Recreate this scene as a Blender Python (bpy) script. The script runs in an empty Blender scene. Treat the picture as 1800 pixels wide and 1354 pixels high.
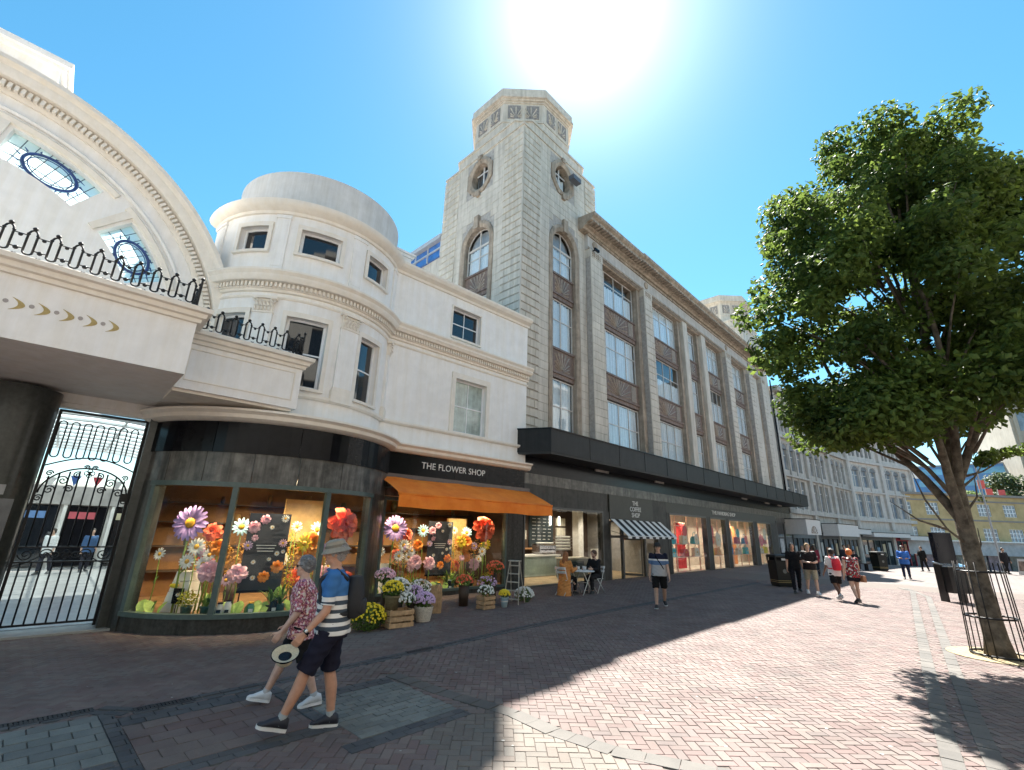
import bpy, math, random
from mathutils import Vector, Matrix
import numpy as np
R = math.radians
SKY_STR, SKY_DUST, SKY_SAT, SUN_STR, EXPO, LAMP_E = .050, .15, 1.25, 4.1, 2.28, 18
rnd = random.Random(7)
SC = bpy.context.scene
COL = SC.collection

# ------------------------------------------------------------------ camera
PITCH, ROLL, HEAD = R(17.43), R(-1.659), R(44.11)
hd = Vector((math.cos(HEAD), math.sin(HEAD), 0)); UPV = Vector((0, 0, 1))
rt0 = hd.cross(UPV); fw = hd*math.cos(PITCH) + UPV*math.sin(PITCH); cu0 = rt0.cross(fw)
rt = rt0*math.cos(ROLL) - cu0*math.sin(ROLL); cu = rt0*math.sin(ROLL) + cu0*math.cos(ROLL)
cam = bpy.data.cameras.new('camera'); cam.sensor_width = 36.0; cam.lens = 813.28/1800*36
cam.clip_end = 5000; cam.clip_start = .05
cam_o = bpy.data.objects.new('camera', cam); COL.objects.link(cam_o)
cam_o.matrix_world = Matrix(((rt.x, cu.x, -fw.x, 0), (rt.y, cu.y, -fw.y, 0), (rt.z, cu.z, -fw.z, 1.95), (0, 0, 0, 1)))
SC.camera = cam_o

# ------------------------------------------------------------------ sky and sun
SUN_EL, SUN_AZ = R(56.4), R(33.3)          # azimuth counter-clockwise from +X
sdir = Vector((math.cos(SUN_EL)*math.cos(SUN_AZ), math.cos(SUN_EL)*math.sin(SUN_AZ), math.sin(SUN_EL)))
W = bpy.data.worlds.new('World'); SC.world = W; W.use_nodes = True
nt = W.node_tree; nt.nodes.clear()
sky = nt.nodes.new('ShaderNodeTexSky'); sky.sky_type = 'NISHITA'; sky.sun_disc = False
sky.sun_elevation = SUN_EL; sky.sun_rotation = R(90) - SUN_AZ
sky.air_density = 1.0; sky.dust_density = SKY_DUST; sky.ozone_density = 2.0; sky.altitude = 20
bg = nt.nodes.new('ShaderNodeBackground'); bg.inputs['Strength'].default_value = SKY_STR
out = nt.nodes.new('ShaderNodeOutputWorld')
# the hazy aureole that surrounds the real sun on this slightly milky day
geo = nt.nodes.new('ShaderNodeTexCoord')
dot = nt.nodes.new('ShaderNodeVectorMath'); dot.operation = 'DOT_PRODUCT'; dot.inputs[1].default_value = sdir
nrm = nt.nodes.new('ShaderNodeVectorMath'); nrm.operation = 'NORMALIZE'
nt.links.new(geo.outputs['Generated'], nrm.inputs[0]); nt.links.new(nrm.outputs[0], dot.inputs[0])
def wmath(op, a, b):
    n = nt.nodes.new('ShaderNodeMath'); n.operation = op
    for i, v in enumerate((a, b)):
        if isinstance(v, (int, float)): n.inputs[i].default_value = v
        else: nt.links.new(v, n.inputs[i])
    return n.outputs[0]
dpos = wmath('MAXIMUM', dot.outputs['Value'], 0.0)
au = wmath('ADD', wmath('MULTIPLY', wmath('POWER', dpos, 420.0), 9.0), wmath("MULTIPLY", wmath("POWER", dpos, 70.0), 3.2))
mixc = nt.nodes.new('ShaderNodeVectorMath'); mixc.operation = 'SCALE'; mixc.inputs[0].default_value = (1.0, 1.04, 1.06)
nt.links.new(au, mixc.inputs['Scale'])
addc = nt.nodes.new('ShaderNodeVectorMath'); addc.operation = 'ADD'
hsv = nt.nodes.new('ShaderNodeHueSaturation'); hsv.inputs['Saturation'].default_value = SKY_SAT; hsv.inputs['Hue'].default_value = .477
nt.links.new(sky.outputs[0], hsv.inputs['Color'])
nt.links.new(hsv.outputs[0], addc.inputs[0]); nt.links.new(mixc.outputs[0], addc.inputs[1])
nt.links.new(addc.outputs[0], bg.inputs['Color']); nt.links.new(bg.outputs[0], out.inputs[0])
sun = bpy.data.lights.new('sun', 'SUN'); sun.energy = SUN_STR; sun.angle = R(.53); sun.color = (1.0, .955, .88)
sun_o = bpy.data.objects.new('sun', sun); COL.objects.link(sun_o); sun_o.location = (0, 0, 60)
sun_o.rotation_euler = sdir.to_track_quat('Z', 'Y').to_euler()
vs = SC.view_settings; SC.display_settings.display_device = 'sRGB'
vs.view_transform = 'Standard'; vs.look = 'None'; vs.gamma = 1; vs.use_curve_mapping = False; vs.exposure = EXPO
SC.cycles.max_bounces = 7; SC.cycles.transparent_max_bounces = 10; SC.cycles.diffuse_bounces = 4; SC.cycles.glossy_bounces = 3
SC.cycles.caustics_reflective = False; SC.cycles.caustics_refractive = False; SC.cycles.use_denoising = True
SC.cycles.sample_clamp_indirect = 6

# ------------------------------------------------------------------ materials
MATS = {}
def M(name, col=(.5, .5, .5), rough=.6, var=.12, scale=6.0, col2=None, bump=0.0, bscale=40.0, metal=0.0, spec=.5, streak=0.0,
      objrand=0.0, emit=None, estr=1.0, coat=0.0, sub=0.0, detail=6):
    if name in MATS: return MATS[name]
    m = bpy.data.materials.new(name); m.use_nodes = True; t = m.node_tree; N = t.nodes; L = t.links
    b = N['Principled BSDF']; b.inputs['Roughness'].default_value = rough; b.inputs['Metallic'].default_value = metal
    b.inputs['Specular IOR Level'].default_value = spec
    if coat: b.inputs['Coat Weight'].default_value = coat; b.inputs['Coat Roughness'].default_value = .08
    if emit: b.inputs['Emission Color'].default_value = (*emit, 1); b.inputs['Emission Strength'].default_value = estr
    tc = N.new('ShaderNodeNewGeometry'); pos = tc.outputs['Position']
    nz = N.new('ShaderNodeTexNoise'); nz.inputs['Scale'].default_value = scale; nz.inputs['Detail'].default_value = detail
    nz.inputs['Roughness'].default_value = .62; L.new(pos, nz.inputs['Vector'])
    lo = tuple(max(0, c*(1-var)) for c in col); hi = tuple(min(1, c*(1+var)) for c in (col2 or col))
    rp = N.new('ShaderNodeValToRGB'); rp.color_ramp.elements[0].position = .32; rp.color_ramp.elements[1].position = .68
    rp.color_ramp.elements[0].color = (*lo, 1); rp.color_ramp.elements[1].color = (*hi, 1); L.new(nz.outputs['Fac'], rp.inputs[0])
    last = rp.outputs[0]
    if streak:
        mp = N.new('ShaderNodeMapping'); mp.inputs['Scale'].default_value = (1, 1, .07); L.new(pos, mp.inputs['Vector'])
        n2 = N.new('ShaderNodeTexNoise'); n2.inputs['Scale'].default_value = 5.5; n2.inputs['Detail'].default_value = 8; n2.inputs['Roughness'].default_value = .7
        L.new(mp.outputs[0], n2.inputs['Vector'])
        r2 = N.new('ShaderNodeValToRGB'); r2.color_ramp.elements[0].position = .36; r2.color_ramp.elements[1].position = .6
        k = 1-streak; r2.color_ramp.elements[0].color = (k, k*.98, k*.94, 1); r2.color_ramp.elements[1].color = (1, 1, 1, 1); L.new(n2.outputs['Fac'], r2.inputs[0])
        mx = N.new('ShaderNodeMix'); mx.data_type = 'RGBA'; mx.blend_type = 'MULTIPLY'; mx.inputs[0].default_value = 1
        L.new(last, mx.inputs[6]); L.new(r2.outputs[0], mx.inputs[7]); last = mx.outputs[2]
    if objrand:
        oi = N.new('ShaderNodeObjectInfo'); mr = N.new('ShaderNodeMapRange'); mr.inputs[3].default_value = 1-objrand; mr.inputs[4].default_value = 1+objrand
        L.new(oi.outputs['Random'], mr.inputs[0])
        sc = N.new('ShaderNodeVectorMath'); sc.operation = 'SCALE'; L.new(last, sc.inputs[0]); L.new(mr.outputs[0], sc.inputs['Scale']); last = sc.outputs[0]
    L.new(last, b.inputs['Base Color'])
    if bump:
        n3 = N.new('ShaderNodeTexNoise'); n3.inputs['Scale'].default_value = bscale; n3.inputs['Detail'].default_value = 5; L.new(pos, n3.inputs['Vector'])
        bp = N.new('ShaderNodeBump'); bp.inputs['Strength'].default_value = bump; bp.inputs['Distance'].default_value = .02
        L.new(n3.outputs['Fac'], bp.inputs['Height']); L.new(bp.outputs[0], b.inputs['Normal'])
    MATS[name] = m; return m

def glass(name, tint=(.9, .95, .95), ior=1.45, gloss=1.0, base=0.0):
    if name in MATS: return MATS[name]
    m = bpy.data.materials.new(name); m.use_nodes = True; t = m.node_tree; N = t.nodes; L = t.links
    N.remove(N['Principled BSDF']); o = N['Material Output']
    tr = N.new('ShaderNodeBsdfTransparent'); tr.inputs[0].default_value = (*tint, 1)
    gl = N.new('ShaderNodeBsdfGlossy'); gl.inputs['Roughness'].default_value = .015; gl.inputs[0].default_value = (gloss, gloss, gloss, 1)
    def mth(op, x, y=None):
        n = N.new('ShaderNodeMath'); n.operation = op; n.use_clamp = False
        for i, v in enumerate((x, y)):
            if v is None: continue
            if isinstance(v, (int, float)): n.inputs[i].default_value = v
            else: L.new(v, n.inputs[i])
        return n.outputs[0]
    g0 = N.new('ShaderNodeNewGeometry'); dt = N.new('ShaderNodeVectorMath'); dt.operation = 'DOT_PRODUCT'; L.new(g0.outputs['Incoming'], dt.inputs[0]); L.new(g0.outputs['Normal'], dt.inputs[1])
    f0 = ((ior-1)/(ior+1))**2+base*.5
    ad_o = mth('ADD', mth('MULTIPLY', mth('POWER', mth('SUBTRACT', 1.0, mth('ABSOLUTE', dt.outputs['Value'])), 5.0), .55), f0)
    ge = N.new('ShaderNodeNewGeometry'); nz = N.new('ShaderNodeTexNoise'); nz.inputs['Scale'].default_value = 1.3; L.new(ge.outputs['Position'], nz.inputs['Vector'])
    bp = N.new('ShaderNodeBump'); bp.inputs['Strength'].default_value = .06; bp.inputs['Distance'].default_value = .05; L.new(nz.outputs['Fac'], bp.inputs['Height'])
    L.new(bp.outputs[0], gl.inputs['Normal'])
    mx = N.new('ShaderNodeMixShader'); L.new(ad_o, mx.inputs[0]); L.new(tr.outputs[0], mx.inputs[1]); L.new(gl.outputs[0], mx.inputs[2])
    L.new(mx.outputs[0], o.inputs[0]); MATS[name] = m; return m

def emis(name, col, s):
    if name in MATS: return MATS[name]
    m = bpy.data.materials.new(name); m.use_nodes = True; t = m.node_tree; N = t.nodes
    N.remove(N['Principled BSDF']); e = N.new('ShaderNodeEmission'); e.inputs[0].default_value = (*col, 1); e.inputs[1].default_value = s
    t.links.new(e.outputs[0], N['Material Output'].inputs[0]); MATS[name] = m; return m

# ------------------------------------------------------------------ mesh builder
def link(o, parent=None):
    COL.objects.link(o)
    if parent: o.parent = parent
    return o
def tag(o, label=None, cat=None, group=None, kind=None):
    if label: o['label'] = label
    if cat: o['category'] = cat
    if group: o['group'] = group
    if kind: o['kind'] = kind
    return o
def thing(name, label, cat, loc=(0, 0, 0), rz=0.0, group=None):
    o = bpy.data.objects.new(name, None); o.empty_display_size = .2; o.location = loc; o.rotation_euler = (0, 0, rz)
    COL.objects.link(o); return tag(o, label, cat, group)
class MB:
    def __init__(s): s.v = []; s.f = []; s.mi = []; s.cur = 0
    def add(s, vs, fs):
        n = len(s.v); s.v.extend([tuple(p) for p in vs]); s.f.extend([tuple(i+n for i in f) for f in fs]); s.mi.extend([s.cur]*len(fs)); return s
    def box(s, x0, x1, y0, y1, z0, z1):
        return s.add([(x0, y0, z0), (x1, y0, z0), (x1, y1, z0), (x0, y1, z0), (x0, y0, z1), (x1, y0, z1), (x1, y1, z1), (x0, y1, z1)],
                     [(0, 3, 2, 1), (4, 5, 6, 7), (0, 1, 5, 4), (1, 2, 6, 5), (2, 3, 7, 6), (3, 0, 4, 7)])
    def quad(s, a, b, c, d): return s.add([a, b, c, d], [(0, 1, 2, 3)])
    def rings(s, rs, closed=True, cap=True):
        n = len(rs[0]); vs = [p for r in rs for p in r]; fs = []
        for i in range(len(rs)-1):
            for j in range(n if closed else n-1):
                k = (j+1) % n; fs.append((i*n+j, i*n+k, (i+1)*n+k, (i+1)*n+j))
        if cap and closed:
            fs.append(tuple(range(n-1, -1, -1))); fs.append(tuple((len(rs)-1)*n+j for j in range(n)))
        return s.add(vs, fs)
    def tube(s, pts, r, n=8, cap=True, closed=False):
        pts = [Vector(p) for p in pts]; rr = r if isinstance(r, (list, tuple)) else [r]*len(pts); out = []; px = None
        m = len(pts)
        for i, p in enumerate(pts):
            if closed: d = pts[(i+1) % m]-pts[i-1]
            else: d = (pts[min(i+1, m-1)]-pts[max(i-1, 0)])
            if d.length < 1e-9: d = Vector((0, 0, 1))
            d.normalize()
            if px is None:
                a = Vector((0, 0, 1)) if abs(d.z) < .9 else Vector((1, 0, 0)); px = (a-d*a.dot(d)).normalized()
            else:
                q = px-d*px.dot(d); px = q.normalized() if q.length > 1e-6 else px
            py = d.cross(px)
            out.append([p+(px*math.cos(t)+py*math.sin(t))*rr[i] for t in [2*math.pi*j/n for j in range(n)]])
        if closed: out.append(out[0]); cap = False
        return s.rings(out, True, cap)
    def lathe(s, prof, n=24, c=(0, 0, 0), a0=0.0, a1=2*math.pi, ax='z'):
        full = abs(a1-a0-2*math.pi) < 1e-6; k = n if full else n+1; rs = []
        for r, z in prof:
            ring = []
            for j in range(k):
                a = a0+(a1-a0)*j/n; x, y = r*math.cos(a), r*math.sin(a)
                ring.append((c[0]+x, c[1]+y, c[2]+z) if ax == 'z' else (c[0]+x, c[1]+z, c[2]+y))
            rs.append(ring)
        return s.rings(rs, full, full and prof[0][0] > 1e-5)
    def prism(s, poly, y0, y1):                     # poly in (x, z), extruded along y
        n = len(poly); vs = [(x, y0, z) for x, z in poly]+[(x, y1, z) for x, z in poly]
        fs = [tuple(range(n)), tuple(range(2*n-1, n-1, -1))]+[((i+1) % n, i, n+i, n+(i+1) % n) for i in range(n)]
        return s.add(vs, fs)
    def slab(s, poly, z0, z1):                      # poly in (x, y), extruded along z
        n = len(poly); vs = [(x, y, z0) for x, y in poly]+[(x, y, z1) for x, y in poly]
        fs = [tuple(range(n-1, -1, -1)), tuple(range(n, 2*n))]+[(i, (i+1) % n, n+(i+1) % n, n+i) for i in range(n)]
        return s.add(vs, fs)
    def ball(s, c, r, n=10, m=6, sq=(1, 1, 1)):
        rs = []
        for i in range(m+1):
            ph = -math.pi/2+math.pi*i/m; q = max(math.cos(ph), .02)
            rs.append([(c[0]+r*sq[0]*q*math.cos(2*math.pi*j/n), c[1]+r*sq[1]*q*math.sin(2*math.pi*j/n), c[2]+r*sq[2]*math.sin(ph)) for j in range(n)])
        return s.rings(rs)
    def data(s, name, mats=None, smooth=False):
        me = bpy.data.meshes.new(name); me.from_pydata(s.v, [], s.f); me.validate(clean_customdata=False)
        for m in (mats if isinstance(mats, (list, tuple)) else [mats]):
            if m: me.materials.append(m)
        if any(s.mi) and len(me.polygons) == len(s.mi): me.polygons.foreach_set('material_index', s.mi)
        if smooth:
            me.polygons.foreach_set('use_smooth', [True]*len(me.polygons))
            if smooth is not True: me.set_sharp_from_angle(angle=R(smooth))
        me.update(); return me
    def build(s, name, mats, parent=None, smooth=False, loc=None, rot=None):
        o = bpy.data.objects.new(name, s.data(name, mats, smooth)); link(o, parent)
        if loc is not None: o.location = loc
        if rot is not None: o.rotation_euler = rot
        return o
def bevel(o, w=.01, seg=2):
    m = o.modifiers.new('bevel', 'BEVEL'); m.width = w; m.segments = seg; m.limit_method = 'ANGLE'; m.angle_limit = R(40); return o
def copy_tree(o, parent=None):
    c = o.copy(); COL.objects.link(c); c.parent = parent
    for ch in list(o.children): copy_tree(ch, c)
    return c
def text_mesh(name, body, size, mat, parent, loc, rot, depth=.01, align='CENTER', font_scale=1.0, spacing=1.0):
    cu_ = bpy.data.curves.new(name, 'FONT'); cu_.body = body; cu_.size = size; cu_.extrude = depth; cu_.align_x = align; cu_.align_y = 'CENTER'; cu_.space_character = spacing
    cu_.space_line = .92
    tmp = bpy.data.objects.new(name+'_tmp', cu_); COL.objects.link(tmp); dg = bpy.context.evaluated_depsgraph_get()
    me = bpy.data.meshes.new_from_object(tmp.evaluated_get(dg)); bpy.data.objects.remove(tmp); me.materials.clear(); me.materials.append(mat)
    o = bpy.data.objects.new(name, me); link(o, parent); o.location = loc; o.rotation_euler = rot; o.scale = (font_scale, 1, 1); return o
# frames: store facade (S) and white facade (F), both start at the tower corner
OX, OY = 13.12, 11.90
DW = R(46.88-44.11)
wxv = Vector((math.cos(-DW), math.sin(-DW), 0)); wyv = Vector((-wxv.y, wxv.x, 0))
def fW(x, y, z=0): return Vector((OX, OY, 0))+wxv*x+wyv*y+Vector((0, 0, z))
def fS(x, y, z=0): return Vector((OX+x, OY+y, z))
def sstep(t): t = min(1, max(0, t)); return t*t*(3-2*t)
def gz(x, y):                                       # the street dips a little towards the flower shop's bow front
    d = Vector((x-OX, y-OY, 0)); u, v = d.dot(wxv), d.dot(wyv)
    return -.2*sstep((-4.5-u)/4.5)*sstep((v+6.0)/4.0) - 1.5*sstep((x-50)/42)
# wall with openings over any mapping P(u, v, depth)
def wall_grid(mb, P, u0, u1, v0, v1, ops, depth, du=None):
    us = {u0, u1}; vs_ = {v0, v1}
    for a, b, c, d in ops: us |= {a, b}; vs_ |= {c, d}
    if du:
        k = max(1, int((u1-u0)/du+.5)); us |= {u0+(u1-u0)*i/k for i in range(k+1)}
    us = sorted(us); vs_ = sorted(vs_)
    us = [u for i, u in enumerate(us) if i == 0 or u-us[i-1] > 1e-4]
    inside = lambda u, v: any(a-1e-6 < u < b+1e-6 and c-1e-6 < v < d+1e-6 for a, b, c, d in ops)
    for i in range(len(us)-1):
        for j in range(len(vs_)-1):
            a, b, c, d = us[i], us[i+1], vs_[j], vs_[j+1]
            if not inside((a+b)/2, (c+d)/2): mb.quad(P(a, c, 0), P(b, c, 0), P(b, d, 0), P(a, d, 0))
    for a, b, c, d in ops:
        mb.quad(P(a, c, 0), P(a, d, 0), P(a, d, depth), P(a, c, depth)); mb.quad(P(b, c, 0), P(b, c, depth), P(b, d, depth), P(b, d, 0))
        uu = [u for u in us if a-1e-6 <= u <= b+1e-6]
        for i in range(len(uu)-1):
            mb.quad(P(uu[i], c, 0), P(uu[i], c, depth), P(uu[i+1], c, depth), P(uu[i+1], c, 0))
            mb.quad(P(uu[i], d, 0), P(uu[i+1], d, 0), P(uu[i+1], d, depth), P(uu[i], d, depth))
    return mb
def pbox(mb, P, a, b, c, d, e, f, n=1):             # mapped box: u a..b, v c..d, depth e..f (smaller depth = nearer the street)
    for i in range(n):
        p, q = a+(b-a)*i/n, a+(b-a)*(i+1)/n
        vs_ = [P(p, c, e), P(q, c, e), P(q, c, f), P(p, c, f), P(p, d, e), P(q, d, e), P(q, d, f), P(p, d, f)]
        fs = [(0, 3, 2, 1), (4, 5, 6, 7), (0, 1, 5, 4), (2, 3, 7, 6)]
        if i == 0: fs.append((3, 0, 4, 7))
        if i == n-1: fs.append((1, 2, 6, 5))
        mb.add(vs_, fs)
    return mb
def profile_sweep(mb, P, prof, us):                 # prof: list of (depth, v); swept over the us through P
    rs = [[P(u, v, d) for d, v in prof] for u in us]
    mb.rings(rs, False, False)
    n = len(prof)
    mb.add(rs[0], [tuple(range(n))]); mb.add(rs[-1], [tuple(range(n-1, -1, -1))]); return mb
def frange(a, b, n): return [a+(b-a)*i/n for i in range(n+1)]
# ------------------------------------------------------------------ ground and paving
def paver_mat(name, src, stops, rough=.75, far=False):
    m = bpy.data.materials.new(name); m.use_nodes = True; t = m.node_tree; N = t.nodes; L = t.links; b = N['Principled BSDF']
    b.inputs['Roughness'].default_value = rough; b.inputs['Specular IOR Level'].default_value = .35
    if src == 'obj': f = N.new('ShaderNodeObjectInfo').outputs['Random']
    elif src == 'attr':
        a = N.new('ShaderNodeAttribute'); a.attribute_name = 'tone'; f = a.outputs['Fac']
    rp = N.new('ShaderNodeValToRGB'); e = rp.color_ramp.elements
    while len(e) < len(stops): e.new(.5)
    for i, c in enumerate(stops): e[i].position = i/(len(stops)-1); e[i].color = (*c, 1)
    L.new(f, rp.inputs[0]); g = N.new('ShaderNodeNewGeometry')
    n1 = N.new('ShaderNodeTexNoise'); n1.inputs['Scale'].default_value = 1.1; n1.inputs['Detail'].default_value = 9; n1.inputs['Roughness'].default_value = .68; L.new(g.outputs['Position'], n1.inputs['Vector'])
    n2 = N.new('ShaderNodeTexNoise'); n2.inputs['Scale'].default_value = 130; n2.inputs['Detail'].default_value = 3; L.new(g.outputs['Position'], n2.inputs['Vector'])
    mr = N.new('ShaderNodeMapRange'); mr.inputs[1].default_value = .3; mr.inputs[2].default_value = .7; mr.inputs[3].default_value = .68; mr.inputs[4].default_value = 1.2; L.new(n1.outputs['Fac'], mr.inputs[0])
    m2 = N.new('ShaderNodeMapRange'); m2.inputs[1].default_value = .3; m2.inputs[2].default_value = .7; m2.inputs[3].default_value = .86; m2.inputs[4].default_value = 1.12; L.new(n2.outputs['Fac'], m2.inputs[0])
    mu = N.new('ShaderNodeMath'); mu.operation = 'MULTIPLY'; L.new(mr.outputs[0], mu.inputs[0]); L.new(m2.outputs[0], mu.inputs[1])
    sc = N.new('ShaderNodeVectorMath'); sc.operation = 'SCALE'; L.new(rp.outputs[0], sc.inputs[0]); L.new(mu.outputs[0], sc.inputs['Scale'])
    L.new(sc.outputs[0], b.inputs['Base Color'])
    bp = N.new('ShaderNodeBump'); bp.inputs['Strength'].default_value = .35; bp.inputs['Distance'].default_value = .004; L.new(n2.outputs['Fac'], bp.inputs['Height']); L.new(bp.outputs[0], b.inputs['Normal'])
    return m
RED = [(0.153, 0.112, 0.102), (0.139, 0.094, 0.086), (0.164, 0.131, 0.116), (0.171, 0.131, 0.116), (0.129, 0.102, 0.095), (0.153, 0.105, 0.096), (0.15, 0.12, 0.111)]
GREY = [(0.141, 0.151, 0.141), (0.179, 0.19, 0.175), (0.126, 0.135, 0.13), (0.194, 0.202, 0.182)]
CHAR = [(0.068, 0.07, 0.074), (0.092, 0.094, 0.096), (0.056, 0.058, 0.064)]
BUFF = [(0.154, 0.133, 0.112), (0.166, 0.141, 0.12), (0.141, 0.116, 0.098), (0.149, 0.137, 0.12)]
BANDC = [(0.107, 0.099, 0.09), (0.12, 0.111, 0.1), (0.095, 0.089, 0.082), (0.129, 0.116, 0.104)]
PV = {k: (paver_mat('paver_%s' % k, 'obj', v), paver_mat('paver_%s_field' % k, 'attr', v)) for k, v in dict(red=RED, grey=GREY, charcoal=CHAR, buff=BUFF, band=BANDC).items()}
bed = M('sand_joint', (.125, .105, .092), .95, .35, 30)
# far ground: one sheet to the horizon
def far_ground_mat():
    m = bpy.data.materials.new('far_paving'); m.use_nodes = True; t = m.node_tree; N = t.nodes; L = t.links; b = N['Principled BSDF']; b.inputs['Roughness'].default_value = .8
    g = N.new('ShaderNodeNewGeometry'); mp = N.new('ShaderNodeMapping'); mp.inputs['Rotation'].default_value = (0, 0, R(45)); L.new(g.outputs['Position'], mp.inputs['Vector'])
    br = N.new('ShaderNodeTexBrick'); br.inputs['Scale'].default_value = 1.0; br.inputs['Brick Width'].default_value = .4; br.inputs['Row Height'].default_value = .2
    br.inputs['Mortar Size'].default_value = .012; br.inputs['Color1'].default_value = (.15, .12, .11, 1); br.inputs['Color2'].default_value = (.16, .14, .127, 1); br.inputs['Mortar'].default_value = (.08, .065, .06, 1)
    L.new(mp.outputs[0], br.inputs['Vector']); nz = N.new('ShaderNodeTexNoise'); nz.inputs['Scale'].default_value = .9; nz.inputs['Detail'].default_value = 8; L.new(g.outputs['Position'], nz.inputs['Vector'])
    mr = N.new('ShaderNodeMapRange'); mr.inputs[1].default_value = .3; mr.inputs[2].default_value = .7; mr.inputs[3].default_value = .78; mr.inputs[4].default_value = 1.14; L.new(nz.outputs['Fac'], mr.inputs[0])
    sc = N.new('ShaderNodeVectorMath'); sc.operation = 'SCALE'; L.new(br.outputs['Color'], sc.inputs[0]); L.new(mr.outputs[0], sc.inputs['Scale']); L.new(sc.outputs[0], b.inputs['Base Color'])
    return m
gm = MB(); nG = 60
# fine grid near, coarse far
xs = sorted(set([-600, -250, -100, -40]+[-20+2*i for i in range(36)]+[60, 90, 130, 250, 600, 1500]))
ys = sorted(set([-1500, -600, -250, -100, -40]+[-20+2*i for i in range(26)]+[40, 80, 200, 600]))
idx = {}
for i, x in enumerate(xs):
    for j, y in enumerate(ys): idx[i, j] = len(gm.v); gm.v.append((x, y, gz(x, y)-.012))
for i in range(len(xs)-1):
    for j in range(len(ys)-1): gm.f.append((idx[i, j], idx[i+1, j], idx[i+1, j+1], idx[i, j+1])); gm.mi.append(0)
ground = tag(gm.build('ground', far_ground_mat(), smooth=True), kind='structure')

def pix(p):
    v = Vector(p)-Vector((0, 0, 1.95)); z = v.dot(fw)
    if z < .3: return None
    return 900+813.28*v.dot(rt)/z, 677-813.28*v.dot(cu)/z
def inview(x, y, m=130):
    q = pix((x, y, 0)); return q is not None and -m < q[0] < 1800+m and q[1] < 1354+m*1.5
PANELS = [  # (x0, x1, y0, y1, kind, unit length, unit width)
    (-.6, 1.13, 5.62, 6.95, 'grey', .3, .2), (1.26, 2.68, 5.22, 6.42, 'red', .3, .2), (2.84, 4.06, 4.62, 5.92, 'grey', .2, .1),
    (-.6, 1.13, 5.38, 5.60, 'charcoal', .2, .1), (1.13, 1.26, 5.0, 6.97, 'charcoal', .2, .13), (1.26, 2.84, 5.0, 5.21, 'charcoal', .2, .1),
    (2.69, 2.83, 5.22, 6.42, 'charcoal', .2, .14), (1.26, 2.84, 6.43, 6.72, 'charcoal', .2, .145), (2.84, 4.06, 5.93, 6.15, 'charcoal', .2, .11),
    (2.62, 4.06, 4.40, 4.61, 'charcoal', .2, .1)]
def on_line(x, y, pts, hw):
    for (ax, ay), (bx, by) in zip(pts, pts[1:]):
        dx, dy = bx-ax, by-ay; l2 = dx*dx+dy*dy; t = max(0, min(1, ((x-ax)*dx+(y-ay)*dy)/l2))
        if math.hypot(x-ax-t*dx, y-ay-t*dy) < hw: return True
    return False
BANDS = [([(4.18, 6.2), (4.25, 5.2), (4.42, 4.1), (4.36, 3.5), (4.44, 2.85), (4.75, 2.0), (5.1, 1.2)], .11, 'band'),
         ([(30.0, 3.6), (26.46, 2.31), (17.1, 1.5), (10.66, .94), (7.66, .66), (6.42, .53), (4.2, .30)], .09, 'band'),
         ([(29.0, 2.9), (24.4, 1.7), (16.46, 1.07), (10.2, .58), (7.59, .34), (6.73, .25), (4.2, .02)], .085, 'band')]
GUTTER = [(-.6, 7.18), (1.14, 7.2), (1.4, 6.86), (2.7, 6.9), (5.3, 7.1), (9.0, 7.32), (15.0, 7.4), (24.0, 7.5)]
def special(x, y):
    for a, b, c, d, *_ in PANELS:
        if a+.03 < x < b-.03 and c+.03 < y < d-.03: return True
    for p, w_, k in BANDS:
        if on_line(x, y, p, w_-.03): return True
    return on_line(x, y, GUTTER, .09)
def wallside(x, y):                                   # behind the facades: no paving
    d = Vector((x-OX, y-OY, 0)); u, v = d.dot(wxv), d.dot(wyv)
    if u > 0: return d.y > .05
    if u > -5.6: return v > .05
    return (v > 1.25 or (u+8.3)**2+(v-1.8)**2 < 3.18**2)
pav = []        # (kind, cx, cy, ang, L, W)
ca, sa = math.cos(R(45)), math.sin(R(45)); w0 = .1
for i in range(-330, 520):
    for j in range(-380, 380):
        k = (i-j) % 4
        if k == 0: u, v, a = (i+1)*w0, (j+.5)*w0, 45
        elif k == 3: u, v, a = (i+.5)*w0, (j+1)*w0, 135
        else: continue
        x, y = u*ca-v*sa, u*sa+v*ca
        if x*x+y*y > 27**2 or x < -1 or y < -6 or y > 14 or not inview(x, y) or special(x, y) or wallside(x, y): continue
        pav.append(('buff' if (x < 4.3 and y < 4.4 and x-.3*y > 2.0) else 'red', x, y, R(a), .2, .1))
for a, b, c, d, kind, ln, wd in PANELS:
    nr = max(1, round((d-c)/wd)); wd = (d-c)/nr
    for r_ in range(nr):
        x = a-(ln/2 if r_ % 2 else 0)
        while x < b-.02:
            x0, x1 = max(a, x), min(b, x+ln)
            if x1-x0 > .03: pav.append((kind, (x0+x1)/2, c+(r_+.5)*wd, 0, x1-x0, wd))
            x += ln
for pts, hw, kind in BANDS:
    for (ax, ay), (bx, by) in zip(pts, pts[1:]):
        l = math.hypot(bx-ax, by-ay); n = max(1, round(l/.26)); an = math.atan2(by-ay, bx-ax)
        for q in range(n):
            t = (q+.5)/n; x, y = ax+(bx-ax)*t, ay+(by-ay)*t
            if inview(x, y, 300) and math.hypot(x, y) < 28: pav.append((kind, x, y, an, l/n, hw*2))
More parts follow.
